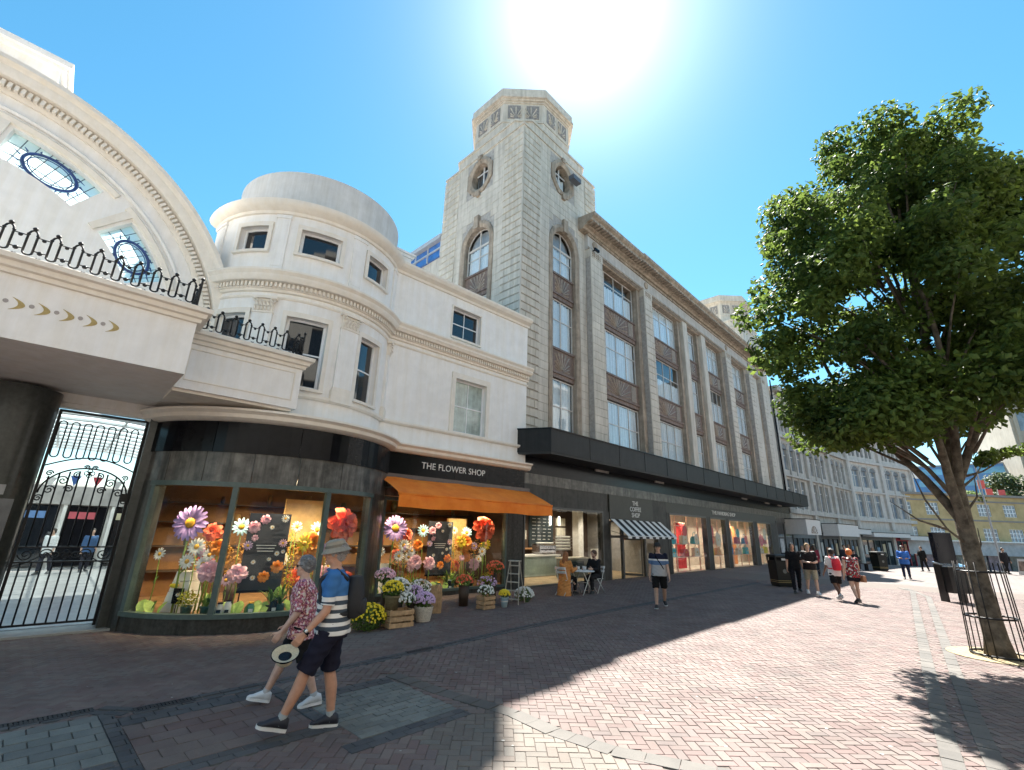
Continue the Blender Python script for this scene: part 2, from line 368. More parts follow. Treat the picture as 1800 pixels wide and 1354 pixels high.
# gutter setts either side of the slot
for (ax, ay), (bx, by) in zip(GUTTER, GUTTER[1:]):
    l = math.hypot(bx-ax, by-ay); n = max(1, round(l/.22)); an = math.atan2(by-ay, bx-ax)
    for q in range(n):
        for s_ in (-1, 1):
            t = (q+.5)/n; x, y = ax+(bx-ax)*t-math.sin(an)*.075*s_, ay+(by-ay)*t+math.cos(an)*.075*s_
            if inview(x, y, 200): pav.append(('charcoal', x, y, an, l/n, .1))
pav.sort(key=lambda p: math.hypot(p[1], p[2]))
def unit_paver(L_, W_, gap=.0026):
    a, b = L_/2-gap, W_/2-gap; i = gap*1.25
    mb = MB(); mb.add([(-a, -b, -.03), (a, -b, -.03), (a, b, -.03), (-a, b, -.03), (-a, -b, -.004), (a, -b, -.004), (a, b, -.004), (-a, b, -.004),
                       (-a+i, -b+i, 0), (a-i, -b+i, 0), (a-i, b-i, 0), (-a+i, b-i, 0)],
                      [(0, 1, 5, 4), (1, 2, 6, 5), (2, 3, 7, 6), (3, 0, 4, 7), (4, 5, 9, 8), (5, 6, 10, 9), (6, 7, 11, 10), (7, 4, 8, 11), (8, 9, 10, 11)])
    return mb
paving = tag(bpy.data.objects.new('paving', None), kind='structure'); COL.objects.link(paving)
cache = {}; npart = 0; field = {}
for kind, x, y, a, ln, wd in pav:
    q = pix((x, y, 0)); vis = q and 0 < q[0] < 1800 and q[1] < 1350
    dz = rnd.gauss(0, .0012)+(.005 if kind in ('band', 'charcoal', 'grey') or ln > .21 else 0)
    if vis and npart < 300:
        key = (kind, round(ln, 2), round(wd, 2))
        if key not in cache: cache[key] = unit_paver(ln, wd, .0014 if (ln > .21 or kind == 'grey') else .0026).data('paver', PV[kind][0])
        o = bpy.data.objects.new('paver', cache[key]); link(o, paving); npart += 1
        o.location = (x, y, gz(x, y)+dz); o.rotation_euler = (rnd.gauss(0, .004), rnd.gauss(0, .004), a)
    else: field.setdefault(kind, []).append((x, y, a, ln, wd, dz))
for kind, L_ in field.items():
    vv = []; ff = []; tone = []
    for x, y, a, ln, wd, dz in L_:
        near = x*x+y*y < 196
        p, q, e = ln/2-.0028, wd/2-.0028, .0035; c_, s_ = math.cos(a), math.sin(a); z0 = gz(x, y)+dz; n = len(vv)
        tx, ty = rnd.gauss(0, .004), rnd.gauss(0, .004)
        for (u, v, z) in [(-p, -q, -.012), (p, -q, -.012), (p, q, -.012), (-p, q, -.012), (-p+e, -q+e, 0), (p-e, -q+e, 0), (p-e, q-e, 0), (-p+e, q-e, 0)]:
            vv.append((x+u*c_-v*s_, y+u*s_+v*c_, z0+z+u*tx+v*ty))
        ff += [(n+4, n+5, n+6, n+7), (n, n+1, n+5, n+4), (n+1, n+2, n+6, n+5), (n+2, n+3, n+7, n+6), (n+3, n, n+4, n+7)]
        tone += [rnd.random()]*5
    me = bpy.data.meshes.new('paver_field'); me.from_pydata(vv, [], ff); me.materials.append(PV[kind][1])
    at = me.attributes.new('tone', 'FLOAT', 'FACE'); at.data.foreach_set('value', tone); me.update()
    o = bpy.data.objects.new('paver_field', me); link(o, paving); tag(o, kind='stuff')
# chewing gum spots and scraps trodden into the paving
mb = MB()
for i in range(230):
    x, y = rnd.uniform(.5, 16), rnd.uniform(.4, 9.5)
    if not inview(x, y, 0) or wallside(x, y-1.2) or special(x, y): continue
    r_ = rnd.uniform(.006, .02); z = gz(x, y)+.0025; n = 7; mb.add([(x+r_*rnd.uniform(.7, 1.2)*math.cos(2*math.pi*k/n), y+r_*rnd.uniform(.7, 1.2)*math.sin(2*math.pi*k/n), z) for k in range(n)], [tuple(range(n))])
tag(mb.build('gum_spots', M('old_gum', (.34, .33, .31), .8, .2), paving), kind='stuff')
mb = MB()
near_poly = [(-3, -6), (30, -6), (30, 12.5), (-3, 15.0)]
xs2 = frange(-3, 30, 33); ys2 = frange(-6, 15, 21)
for x, x2 in zip(xs2, xs2[1:]):
    for y, y2 in zip(ys2, ys2[1:]): mb.quad(*[(p, q, gz(p, q)-.008) for p, q in ((x, y), (x2, y), (x2, y2), (x, y2))])
mb.build('joint_bed', bed, paving)
# slotted drain grates set in the gutter
iron = M('cast_iron', (.022, .022, .024), .7, .3, 25)
def drain(x0, x1, y, n, lab):
    t = thing('drain_grate', lab, 'drain grate', (x0, y, gz(x0, y)+.004), 0, 'slotted drain grates in the gutter')
    mb = MB(); L_ = x1-x0
    mb.box(0, L_, -.075, -.055, -.02, .006); mb.box(0, L_, .055, .075, -.02, .006); mb.build('rim', iron, t)
    MB().box(0, L_, -.055, .055, -.03, -.02).build('channel', M('drain_dark', (.006, .006, .006), .9), t)
    bar = MB().box(-.012, .012, -.055, .055, -.018, .005).data('bar', iron)
    for i in range(n):
        o = bpy.data.objects.new('bar', bar); link(o, t); o.location = ((i+.5)*L_/n, 0, 0)
drain(.2, 1.12, 7.2, 26, 'long slotted iron drain grate at the far left of the gutter')
drain(1.42, 1.98, 6.87, 16, 'short slotted iron drain grate behind the walking couple')
drain(5.05, 5.6, 7.1, 14, 'small dark drain grate in the gutter before the flower crates')
# ------------------------------------------------------------------ white bow-fronted building (frame F)
white = M('cream_stucco', (.90, .875, .85), .7, .05, 3.0, bump=.03, bscale=60, streak=.06)
whitetrim = M('cream_trim', (.85, .79, .71), .65, .05, 5, streak=.03)
sashw = M('sash_paint', (.82, .83, .84), .35, .03, 10)
darkglass = M('dark_window_glass', (.012, .014, .018), .04, .2, 1.2, spec=.9)
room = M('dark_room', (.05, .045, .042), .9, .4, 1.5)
granite = M('grey_granite', (.055, .055, .05), .3, .35, 14, streak=.45, spec=.3)
granite2 = M('brown_marble', (.10, .094, .085), .3, .3, 3.5, col2=(.16, .15, .135), streak=.65, spec=.35)
black = M('black_fascia', (.006, .006, .008), .2, .3, 6, spec=.16)
greenf = M('green_frame', (.075, .11, .10), .35, .15, 9)
paneclear = glass('shop_glass', (.95, .97, .96), 1.33)
winglass = glass('window_glass', (.96, .98, .99), 1.5, base=.04)
FROT = -DW; FLOC = (OX, OY, 0)
wb = thing('bow_fronted_building', 'cream stucco building with a round bow front and parapet drum above the flower shop', 'building', FLOC, FROT)
BC = (-8.2, 1.85); BR = 2.75
def Pb(u, v, d): a = R(u); return (BC[0]+(BR-d)*math.sin(a), BC[1]-(BR-d)*math.cos(a), v)
def Pf(u, v, d): return (u, d, v)
ops_b = [(-60, -43, 8.86, 9.6), (-25.5, -3.6, 8.86, 9.6), (14.5, 32, 8.86, 9.6), (-63, -45.5, 5.2, 7.02), (-25, -4.2, 5.2, 7.02), (16.3, 33, 5.2, 7.02)]
wall_grid(MB(), Pb, -92, 47.9, 4.3, 10.1, ops_b, .2, 4).build('bow_wall', white, wb, smooth=30)
ops_f = [(-3.82, -2.53, 8.44, 9.6), (-3.5, -2.1, 5.06, 6.95)]
wall_grid(MB(), Pf, -6.16, 0, 4.3, 10.0, ops_f, .22).build('flat_wall', white, wb)
MB().box(-.02, 0.0, .002, 6, 4.3, 10.0).build('side_wall', white, wb)
def window(parent, P, a, b, c, d, dep, cols=1, rows=2, gl=darkglass, fr=sashw, w=.05, uw=None, n=1, back=None, sub=True):
    uw = uw or w
    fo = MB()
    pbox(fo, P, a, a+uw, c, d, dep, dep+.07); pbox(fo, P, b-uw, b, c, d, dep, dep+.07)
    pbox(fo, P, a+uw, b-uw, c, c+w*1.5, dep+.004, dep+.066, n); pbox(fo, P, a+uw, b-uw, d-w, d, dep+.004, dep+.066, n)
    win = fo.build('window', fr, parent)
    iu0, iu1, iv0, iv1 = a+uw, b-uw, c+w*1.5, d-w
    g = MB()
    for i in range(1, rows):
        v = iv0+(iv1-iv0)*i/rows; pbox(g, P, iu0, iu1, v-w*.4, v+w*.4, dep+.01, dep+.055, n)
    for i in range(1, cols):
        u = iu0+(iu1-iu0)*i/cols; pbox(g, P, u-uw*.28, u+uw*.28, iv0, iv1, dep+.014, dep+.05)
    if g.v: g.build('glazing_bar', fr, win)
    for i in range(cols):
        for j in range(rows):
            u0, u1 = iu0+(iu1-iu0)*i/cols, iu0+(iu1-iu0)*(i+1)/cols; v0, v1 = iv0+(iv1-iv0)*j/rows, iv0+(iv1-iv0)*(j+1)/rows
            pbox(MB(), P, u0, u1, v0, v1, dep+.03+.008*((j) % 2), dep+.036+.008*((j) % 2), n).build('pane', gl, win)
    return win
for a, b, c, d in ops_b[:3]: window(wb, Pb, a, b, c, d, .13, 1, 1, uw=1.3, n=3)
for a, b, c, d in ops_b[3:]: window(wb, Pb, a, b, c, d, .13, 1, 2, uw=1.3, n=3)
window(wb, Pf, *ops_f[0], .15, 2, 2)
netg = M('net_curtain_glass', (.42, .50, .47), .08, .25, 4, spec=.7, streak=.25)
window(wb, Pf, *ops_f[1], .15, 2, 2, gl=netg)
# window surrounds
def surround(P, a, b, c, d, uw, vw, hood=True):
    mb = MB(); n = 3
    pbox(mb, P, a-uw, a, c, d+vw*.5, -.05, .01); pbox(mb, P, b, b+uw, c, d+vw*.5, -.05, .01); pbox(mb, P, a-uw, b+uw, d, d+vw, -.052, .012, n)
    if hood: pbox(mb, P, a-uw*1.5, b+uw*1.5, d+vw, d+vw+.05, -.10, .012, n)
    pbox(mb, P, a-uw, b+uw, c-.07, c, -.09, .1, n)
    mb.build('window_surround', whitetrim, wb)
for o_ in ops_b[:3]: surround(Pb, *o_, 2.2, .13, False)
for o_ in ops_b[3:]: surround(Pb, *o_, 2.2, .14, False)
surround(Pf, *ops_f[0], .04, .05, False); surround(Pf, *ops_f[1], .16, .2, False)
# cornices, string courses (bow + flat)
def course(name, prof, ua=-91, ub=50, x0=-6.3, x1=.06, mat=whitetrim, Pbow=Pb):
    mb = MB(); profile_sweep(mb, Pbow, prof, frange(ua, ub, 40)); mb.build(name, mat, wb, smooth=35)
    mb = MB(); profile_sweep(mb, Pf, prof, [x0, x1]); mb.build(name, mat, wb)
course('sill_course', [(.01, 4.93), (-.05, 4.93), (-.10, 4.98), (-.10, 5.04), (.01, 5.06)])
course('string_course', [(.01, 7.46), (-.02, 7.46), (-.04, 7.50), (-.02, 7.53), (.01, 7.53)])
course('dentil_cornice', [(.01, 7.62), (-.06, 7.64), (-.06, 7.70), (-.10, 7.72), (-.10, 7.86), (-.24, 7.87), (-.30, 7.96), (-.30, 8.02), (-.36, 8.10), (-.36, 8.15), (.01, 8.2)])
course('roof_cornice', [(.01, 9.98), (-.05, 10.0), (-.06, 10.08), (-.20, 10.16), (-.26, 10.26), (-.26, 10.34), (.3, 10.42), (.3, 9.98)])
mb = MB()
for i in range(66):
    u = -89+136*i/65; pbox(mb, Pb, u-.55, u+.55, 7.735, 7.85, -.165, -.095)
x = -6.1
while x < -.02: mb.box(x, x+.055, -.165, -.095, 7.735, 7.85); x += .10
tag(mb.build('dentil_course', whitetrim, wb), kind='stuff')
MB().box(-6.0, -.01, .05, .35, 10.3, 10.44).build('parapet_coping', whitetrim, wb)
# parapet drum
DC = (-8.07, 1.92)
mb = MB(); mb.lathe([(2.52, 10.35), (2.52, 10.68), (2.49, 10.70), (2.49, 11.78), (2.40, 11.84), (2.2, 11.84), (2.2, 10.35)], 64, (DC[0], DC[1], 0), R(-205), R(25)); mb.build('parapet_drum', M('grey_render', (.70, .685, .665), .8, .07, 3, streak=.14), wb, smooth=35)
mb = MB(); mb.box(-5.95, -5.3, .7, 2.2, 10.3, 11.25); mb.box(-6.05, -5.18, .58, 2.3, 11.25, 11.32); mb.box(-6.0, -5.24, .64, 2.25, 11.15, 11.25); mb.build('chimney_block', white, wb)
# pilasters: upper plain strips, lower with carved capitals
for a, b in ((-39.3, -32.2), (3.4, 11.6), (-86, -74), (42, 49.5)):
    mb = MB(); pbox(mb, Pb, a, b, 8.25, 9.86, -.035, .01, 3); pbox(mb, Pb, a-.6, b+.6, 9.86, 9.96, -.06, .01, 3); pbox(mb, Pb, a+1.2, b-1.2, 8.4, 9.75, -.045, -.034, 3); mb.build('upper_pilaster', white, wb)
for a, b in ((-41.5, -32), (2.8, 13.5), (46.0, 52.5), (-86, -76)):
    mb = MB(); pbox(mb, Pb, a, b, 5.36, 7.02, -.08, .01, 3); p_ = mb.build('pilaster', white, wb)
    mb = MB(); pbox(mb, Pb, a-.8, b+.8, 4.96, 5.28, -.13, .01, 3); pbox(mb, Pb, a-.4, b+.4, 5.28, 5.33, -.11, .01, 3); pbox(mb, Pb, a-.1, b+.1, 5.33, 5.37, -.095, .01, 3)
    mb.build('plinth', whitetrim, p_)
    mb = MB(); w_ = b-a
    pbox(mb, Pb, a-1.2, b+1.2, 7.40, 7.46, -.16, .01, 3); pbox(mb, Pb, a-.3, b+.3, 7.02, 7.06, -.105, .01, 3); pbox(mb, Pb, a+.3, b-.3, 7.06, 7.40, -.085, .01, 3)
    for r_ in range(2):
        for i in range(5):
            u = a+w_*(i+.5+(.5 if r_ else 0))/5.5; q = Pb(u, 7.14+.12*r_, -.10); mb.ball(q, .05, 6, 4, (.8, .5, 1.3)); q = Pb(u, 7.20+.12*r_, -.135); mb.ball(q, .025, 6, 4)
    for s_ in (0, 1):
        q = Pb(a+.6 if s_ == 0 else b-.6, 7.35, -.12); mb.tube([(q[0]+.055*math.cos(t), q[1]-.01, q[2]+.045*math.sin(t)) for t in frange(0, 2*math.pi, 12)], .018, 5)
    mb.build('capital', whitetrim, p_, smooth=50)
# body behind (keeps daylight out of the rooms, casts the shadow)
mb = MB(); mb.box(-10.6, -.06, 3.2, 8.0, 4.36, 9.98); mb.box(-6.0, -.06, .4, 3.2, 4.36, 9.98); mb.build('rear_block', white, wb)
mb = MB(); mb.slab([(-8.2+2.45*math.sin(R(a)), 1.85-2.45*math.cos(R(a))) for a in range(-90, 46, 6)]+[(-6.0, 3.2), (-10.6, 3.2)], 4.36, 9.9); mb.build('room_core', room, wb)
mb = MB(); mb.slab([(DC[0]+2.35*math.sin(R(a)), DC[1]-2.35*math.cos(R(a))) for a in range(0, 360, 10)], 9.92, 10.5); mb.build('bow_roof', white, wb)
MB().box(-6.0, -.05, .3, 6, 10.0, 10.3).build('flat_roof', white, wb)
# ---- shopfront
SCx, SCy, SR = -8.3, 1.8, 3.15
def Ps(u, v, d): a = R(u); return (SCx+(SR-d)*math.sin(a), SCy-(SR-d)*math.cos(a), v)
course('fascia_cornice', [(.01, 4.10), (-.12, 4.12), (-.20, 4.18), (-.22, 4.26), (-.30, 4.32), (-.30, 4.37), (.5, 4.42), (.5, 4.10)], -76, 56, -5.85, .12, whitetrim, Ps)
def shopband(name, z0, z1, mat, d=0.0, gaps=(), fx0=-5.78, fx1=-.06):
    edges = [-75]+list(gaps)+[54]
    for a, b in zip(edges, edges[1:]):
        mb = MB(); pbox(mb, Ps, a+.12, b-.12, z0, z1, d, d+.12, max(2, int((b-a)/4))); mb.build(name, mat, wb, smooth=30)
shopband('black_fascia_panel', 3.42, 4.10, black, -.03, (-40, -8, 26))
shopband('marble_panel', 2.78, 3.42, granite2, 0, (-58, -42, -24, -7, 12, 30))
for a, b in ((-5.76, -3.3), (-3.3, -.04)): MB().box(a+.004, b-.004, -.03, .12, 3.42, 4.10).build('black_fascia_panel', black, wb)
for a, b in ((-5.76, -4.1), (-4.1, -2.4), (-2.4, -.04)): MB().box(a+.004, b-.004, 0, .12, 2.82, 3.42).build('marble_panel', granite2, wb)
for a, b in ((-75, -38), (-38, 0), (0, 36)):
    mb = MB(); pbox(mb, Ps, a+.05, b-.05, -.4, .08, .02, .14, 8); mb.build('stall_riser', granite, wb, smooth=30)
mb = MB(); pbox(mb, Ps, -64, 35, .08, .17, -.03, .12, 24); mb.build('window_sill', greenf, wb, smooth=30)
mb = MB(); pbox(mb, Ps, -64, 34.5, 2.68, 2.78, -.04, .10, 24); mb.build('window_head', greenf, wb, smooth=30)
for u in (-62.6, -28.7, 7.0, 33.2):
    mb = MB(); pbox(mb, Ps, u-1.0, u+1.0, .17, 2.68, -.02, .09); mb.build('mullion', greenf, wb)
for a, b in ((-61.6, -29.7), (-27.7, 6.0), (8.0, 32.2)):
    mb = MB(); pbox(mb, Ps, a, b, .17, 2.68, .03, .036, 6); mb.build('shop_pane', paneclear, wb, smooth=True)
mb = MB(); pbox(mb, Ps, -76, -63.7, -.4, 2.78, -.01, .3, 3); mb.build('granite_pier', granite, wb)
mb = MB(); pbox(mb, Ps, 34.3, 54.5, -.4, 2.80, .0, .25, 5); mb.build('granite_pier', granite, wb)
MB().box(-.86, -.06, -.01, .25, -.2, 2.82).build('granite_pier', granite, wb)
mb = MB(); mb.box(-5.75, -5.66, -.03, .09, .12, 2.80); mb.box(-.94, -.86, -.03, .09, .12, 2.80); mb.box(-5.66, -.94, -.028, .088, 2.70, 2.80); mb.box(-5.66, -.94, -.028, .088, .12, .19); mb.build('window_frame', greenf, wb)
MB().box(-5.66, -.94, .03, .036, .19, 2.70).build('shop_pane', paneclear, wb)
MB().box(-5.75, -.86, .0, .14, -.4, .12).build('stall_riser', granite, wb)
text_mesh('sign_lettering', 'THE FLOWER SHOP', .285, M('sign_white', (.75, .75, .73), .4, .02), wb, (-3.30, -.034, 3.80), (R(90), 0, 0), .008, spacing=1.04)
# shop interior shell
wood = M('warm_wood', (.30, .17, .07), .5, .3, 5, col2=(.36, .21, .09), streak=.25)
dwood = M('dark_wood', (.045, .026, .014), .6, .4, 5)
mb = MB(); mb.slab([(SCx+2.95*math.sin(R(a)), SCy-2.95*math.cos(R(a))) for a in range(-74, 52, 6)]+[(-5.7, .15), (-.15, .15), (-.15, 3.0), (-11.0, 3.0)], -.02, .10); mb.build('shop_floor', wood, wb)
mb = MB(); mb.slab([(SCx+2.98*math.sin(R(a)), SCy-2.98*math.cos(R(a))) for a in range(-74, 52, 6)]+[(-5.7, .12), (-.1, .12), (-.1, 3.1), (-11.05, 3.1)], 2.95, 3.05); mb.build('shop_ceiling', M('shop_ceiling', (.32, .2, .1), .7), wb)
MB().box(-11.1, -.1, 3.0, 3.1, 0, 2.95).build('shop_back_wall', M('amber_wall', (.20, .095, .03), .7, .4, 1.6), wb)
MB().box(-11.2, -11.1, .6, 3.1, 0, 2.95).build('shop_side_wall', dwood, wb); MB().box(-.12, -.06, .26, 3.1, 0, 2.95).build('shop_side_wall', dwood, wb)
# back shelves and oak screens
for z in (.7, 1.3, 1.9, 2.4):
    MB().box(-10.9, -.3, 2.62, 2.98, z, z+.035).build('shelf', dwood, wb)
    x_ = -10.8
    while x_ < -.6 and z > 1.0:
        w_ = rnd.uniform(.12, .34); h_ = rnd.uniform(.12, .42); k_ = rnd.randrange(5)
        MB().lathe([(w_*.32, 0), (w_*.45, h_*.5), (w_*.3, h_), (w_*.22, h_)], 10, (x_+w_/2, 2.78, z+.036)).build('shelf_vase', M('shelf_vase_%d' % k_, [(.14, .06, .025), (.06, .035, .02), (.20, .12, .045), (.08, .075, .03), (.17, .05, .03)][k_], .5), wb, True)
        x_ += w_+rnd.uniform(.4, 1.5)
MB().box(-8.0, -6.9, 1.2, 1.3, 1.5, 2.6).build('oak_screen', M('oak_screen', (.55, .36, .14), .5, .25, 3), wb)
MB().box(-2.3, -1.5, 1.5, 1.6, .3, 2.3).build('oak_screen', MATS['oak_screen'], wb)
def lamp(parent, x, y, z, e, col=(1, .72, .40), size=.05, rad=.12, aim=(0, .45)):
    b = MB().ball((0, 0, 0), size, 8, 5).build('ceiling_spot', emis('warm_bulb', (1, .8, .5), 14), parent, loc=(x, y, z))
    l = bpy.data.lights.new('spot_glow', 'SPOT'); l.energy = e; l.color = col; l.shadow_soft_size = rad; l.spot_size = R(112); l.spot_blend = .5
    o = bpy.data.objects.new('spot_glow', l); COL.objects.link(o); o.parent = parent; o.location = (x, y, z-.12); o.rotation_euler = Vector((-aim[0], -aim[1], 1)).to_track_quat('Z', 'Y').to_euler()
for x, y in ((-10.55, .15), (-9.7, -.70), (-8.6, -1.02), (-7.5, -.90), (-6.7, -.35), (-8.6, 1.2), (-5.2, .28), (-4.0, .28), (-2.8, .28), (-1.6, .28), (-3.4, 1.4)):
    lamp(wb, x, y, 2.88, LAMP_E*2.2, (1, .78, .50), aim=((SCx-x)*.2 if x < -6.4 else 0, .45))
# ------------------------------------------------------------------ arcade entrance building with arched pediment (frame F)
ab = thing('arcade_building', 'cream arcade building with a dentilled arch pediment and projecting balcony at far left', 'building', FLOC, FROT)
AC = (-15.85, 5.81); AR = 5.65; AY = 1.0
def Pa(u, v, d): a = R(u); return (AC[0]+v*math.cos(a), AY+d, AC[1]+v*math.sin(a))
secs = [(56, 80, 3.55, 4.35), (24.5, 45, 3.6, 4.35)]
wall_grid(MB(), Pa, 0, 180, .3, 5.3, secs, .3, 4).build('pediment_wall', white, ab)
MB().box(AC[0]-5.3, AC[0]+5.3, AY, AY+.25, 4.3, AC[1]+.0).build('lower_wall', white, ab)
MB().box(AC[0]-.32, AC[0]+.32, AY+.004, AY+.2, AC[1]-.02, AC[1]+.34).build('tympanum_core', white, ab)
us = frange(-3, 183, 90)
mb = MB(); profile_sweep(mb, Pa, [(.3, 5.0), (-.06, 5.0), (-.10, 5.08), (-.10, 5.25), (-.30, 5.27), (-.36, 5.40), (-.36, 5.48), (-.46, 5.56), (-.46, 5.66), (.3, 5.70)], us); mb.build('arch_cornice', whitetrim, ab, smooth=35)
mb = MB()
for i in range(150):
    u = -1+182*i/149; pbox(mb, Pa, u-.36, u+.36, 5.09, 5.22, -.22, -.095)
tag(mb.build('dentil_course', whitetrim, ab), kind='stuff')
mb = MB(); profile_sweep(mb, Pa, [(.01, 4.62), (-.05, 4.63), (-.07, 4.68), (-.01, 4.74), (.01, 4.74)], us); mb.build('archivolt_moulding', white, ab, smooth=35)
for a, b, r0, r1 in secs:
    mb = MB(); n = 10
    profile_sweep(mb, Pa, [(.01, r1+.04), (-.07, r1+.06), (-.10, r1+.16), (-.05, r1+.20), (.01, r1+.21)], frange(a-3, b+4, n))
    e = b+2.0 if a < 50 else a-2.0
    pbox(mb, Pa, b+1.0, b+3.4, r0-.05, r1+.2, -.07, .01); mb.build('window_hood', whitetrim, ab)
def frosted(name, tint, body, k):
    m = bpy.data.materials.new(name); m.use_nodes = True; T_ = m.node_tree; T_.nodes.remove(T_.nodes['Principled BSDF']); a_ = T_.nodes.new('ShaderNodeBsdfTransparent'); a_.inputs[0].default_value = (*tint, 1); b_ = T_.nodes.new('ShaderNodeBsdfTranslucent'); b_.inputs[0].default_value = (*body, 1); c_ = T_.nodes.new('ShaderNodeMixShader'); c_.inputs[0].default_value = k
    T_.links.new(a_.outputs[0], c_.inputs[1]); T_.links.new(b_.outputs[0], c_.inputs[2]); T_.links.new(c_.outputs[0], T_.nodes['Material Output'].inputs[0]); return m
leadg = frosted('stained_glass', (.85, .95, .95), (.80, .90, .90), .62)
blueg = M('blue_leaded_band', (.02, .06, .22), .3, .3, 6)
lead = M('window_lead', (.06, .08, .12), .5, .2)
for a, b, r0, r1 in secs:
    mb = MB(); pbox(mb, Pa, a, b, r0, r1, .2, .206, 8); w_ = mb.build('stained_glass_window', leadg, ab)
    mb = MB(); am, rm = (a+b)/2, (r0+r1)/2; ha, hr = (b-a)*.30, (r1-r0)*.40
    pts = [Pa(am+ha*math.cos(t), rm+hr*math.sin(t), .19) for t in frange(0, 2*math.pi, 28)[:-1]]
    mb.tube(pts, .035, 6, closed=True)
    pts = [Pa(am+ha*.82*math.cos(t), rm+hr*.8*math.sin(t), .19) for t in frange(0, 2*math.pi, 28)[:-1]]
    mb.tube(pts, .012, 5, closed=True); mb.build('blue_wreath', blueg, w_, smooth=True)
    mb = MB()
    for i in range(1, 8): u = a+(b-a)*i/8; mb.tube([Pa(u, r0, .195), Pa(u, r1, .195)], .009, 4)
    for i in range(1, 3): r_ = r0+(r1-r0)*i/3; mb.tube([Pa(u, r_, .195) for u in frange(a, b, 6)], .009, 4)
    mb.build('lead_came', lead, w_)
    mb = MB()
    for i in range(14):
        t = 2*math.pi*i/14; q = Pa(am+ha*1.12*math.cos(t), rm+hr*1.12*math.sin(t), .19); q2 = Pa(am+ha*1.42*math.cos(t+.15), rm+hr*1.2*math.sin(t+.15), .19); mb.tube([q, q2], [.02, .006], 4)
    mb.build('blue_ribbon', blueg, w_)
# roof-top attic block above the arch
mb = MB(); mb.box(-22, -14.9, 1.75, 4.0, 11.0, 12.55); mb.box(-22, -14.72, 1.55, 4.2, 12.65, 12.8); mb.box(-22, -14.8, 1.64, 4.1, 12.55, 12.65); mb.build('attic_block', white, ab)
# balcony
def balcony(name, x0, x1, y0, y1, z0, z1, panel=True):
    mb = MB(); mb.box(x0, x1, y0, y1, z0, z1-.22); b = mb.build(name, white, ab)
    mb = MB()
    prof = [(0, z1-.30), (.05, z1-.29), (.06, z1-.22), (.11, z1-.20), (.13, z1-.12), (.19, z1-.10), (.20, z1-.02), (.16, z1)]
    ring = lambda d, z: [(x0-0.0, y0-d, z), (x1+d, y0-d, z), (x1+d, y1, z), (x0-0.0, y1, z)]
    mb.rings([ring(d, z) for d, z in prof], True, True); mb.build('balcony_moulding', whitetrim, b)
    if panel:
        mb = MB()
        for a_, b_, c_, d_ in ((x0+.12, x1-.14, z0+.18, z0+.205), (x0+.12, x1-.14, z1-.42, z1-.395), (x0+.12, x0+.145, z0+.205, z1-.42), (x1-.165, x1-.14, z0+.205, z1-.42)):
            mb.box(a_, b_, y0-.018, y0+.01, c_, d_)
        mb.build('panel_moulding', whitetrim, b)
    return b
balL = balcony('balcony_front', -22, -11.40, -2.57, 1.2, 4.5, 5.80, False)
balR = balcony('balcony_side', -11.396, -9.02, -1.44, 1.2, 4.5, 5.76, True)
mb = MB(); mb.box(-11.4, -9.1, -1.36, -.3, 4.44, 4.5); mb.build('soffit_moulding', whitetrim, ab)
gold = M('gilt_paint', (.42, .31, .11), .45, .15, 20)
grey_dot = M('grey_paint', (.36, .32, .30), .5, .1)
s_ = 4.5
LEAVES = [(-14.05, 5.03), (-12.97, 5.14), (-12.49, 5.13), (-12.05, 5.12), (-11.60-.0, 5.11)]
def leaf(x, z, k):
    out_ = []
    for t in frange(-1, 1, 10): out_.append((x+k*(.11-.26*t*t), z+k*.17*t))
    inn = []
    for t in frange(1, -1, 10): inn.append((x+k*(-.02-.14*t*t), z+k*.17*t))
    return out_+inn
for i in range(6):
    x = -14.22+.285*i+(-.06 if i == 0 else 0); z = 5.05
    MB().prism(leaf(x+.28, z, .60), -2.577, -2.566).build('gilt_leaf', gold, ab)
    if i: MB().lathe([(.001, -.004), (.032, -.004), (.032, .004), (.001, .004)], 14, (x+.13, -2.573, z+.02), ax='y').build('painted_dot', grey_dot, ab)
# dark round-fronted pier and wall left of the gate, side jambs
pier = M('dark_green_granite', (.055, .06, .055), .28, .3, 10, streak=.3)
mb = MB(); mb.lathe([(.62, -.4), (.62, 4.42)], 32, (-13.58, .95, 0)); mb.build('round_pier', pier, ab, smooth=40)
MB().box(-22, -13.6, .95, 1.5, -.4, 4.42).build('granite_wall', pier, ab)
mb = MB(); mb.box(-14.6, -13.14, .28, .33, 1.25, 2.25); pn = mb.build('notice_panel', M('panel_grey', (.13, .135, .14), .3, .2, 4), ab)
mb = MB(); mb.box(-14.4, -13.75, .27, .28, 2.3, 2.5); mb.box(-13.68, -13.3, .27, .28, 2.32, 2.5); mb.build('notice_plate', M('plate_grey', (.30, .31, .32), .3, .1), pn)
mb = MB(); mb.lathe([(.01, 0), (.33, 0), (.33, .012), (.01, .012)], 24, (-13.75, .272, 1.75), ax='y'); mb.build('notice_roundel', M('roundel_dark', (.05, .055, .06), .3), pn)
MB().box(-11.42, -11.1, .7, 1.35, -.4, 4.42).build('gate_jamb', pier, ab)
mb = MB(); mb.box(-13.3, -11.3, 1.05, 1.3, 4.2, 4.5); mb.build('gate_lintel', white, ab)
MB().box(-13.3, -11.2, .55, 1.5, -.26, -.16).build('threshold', M('threshold_stone', (.30, .30, .28), .6, .1), ab)
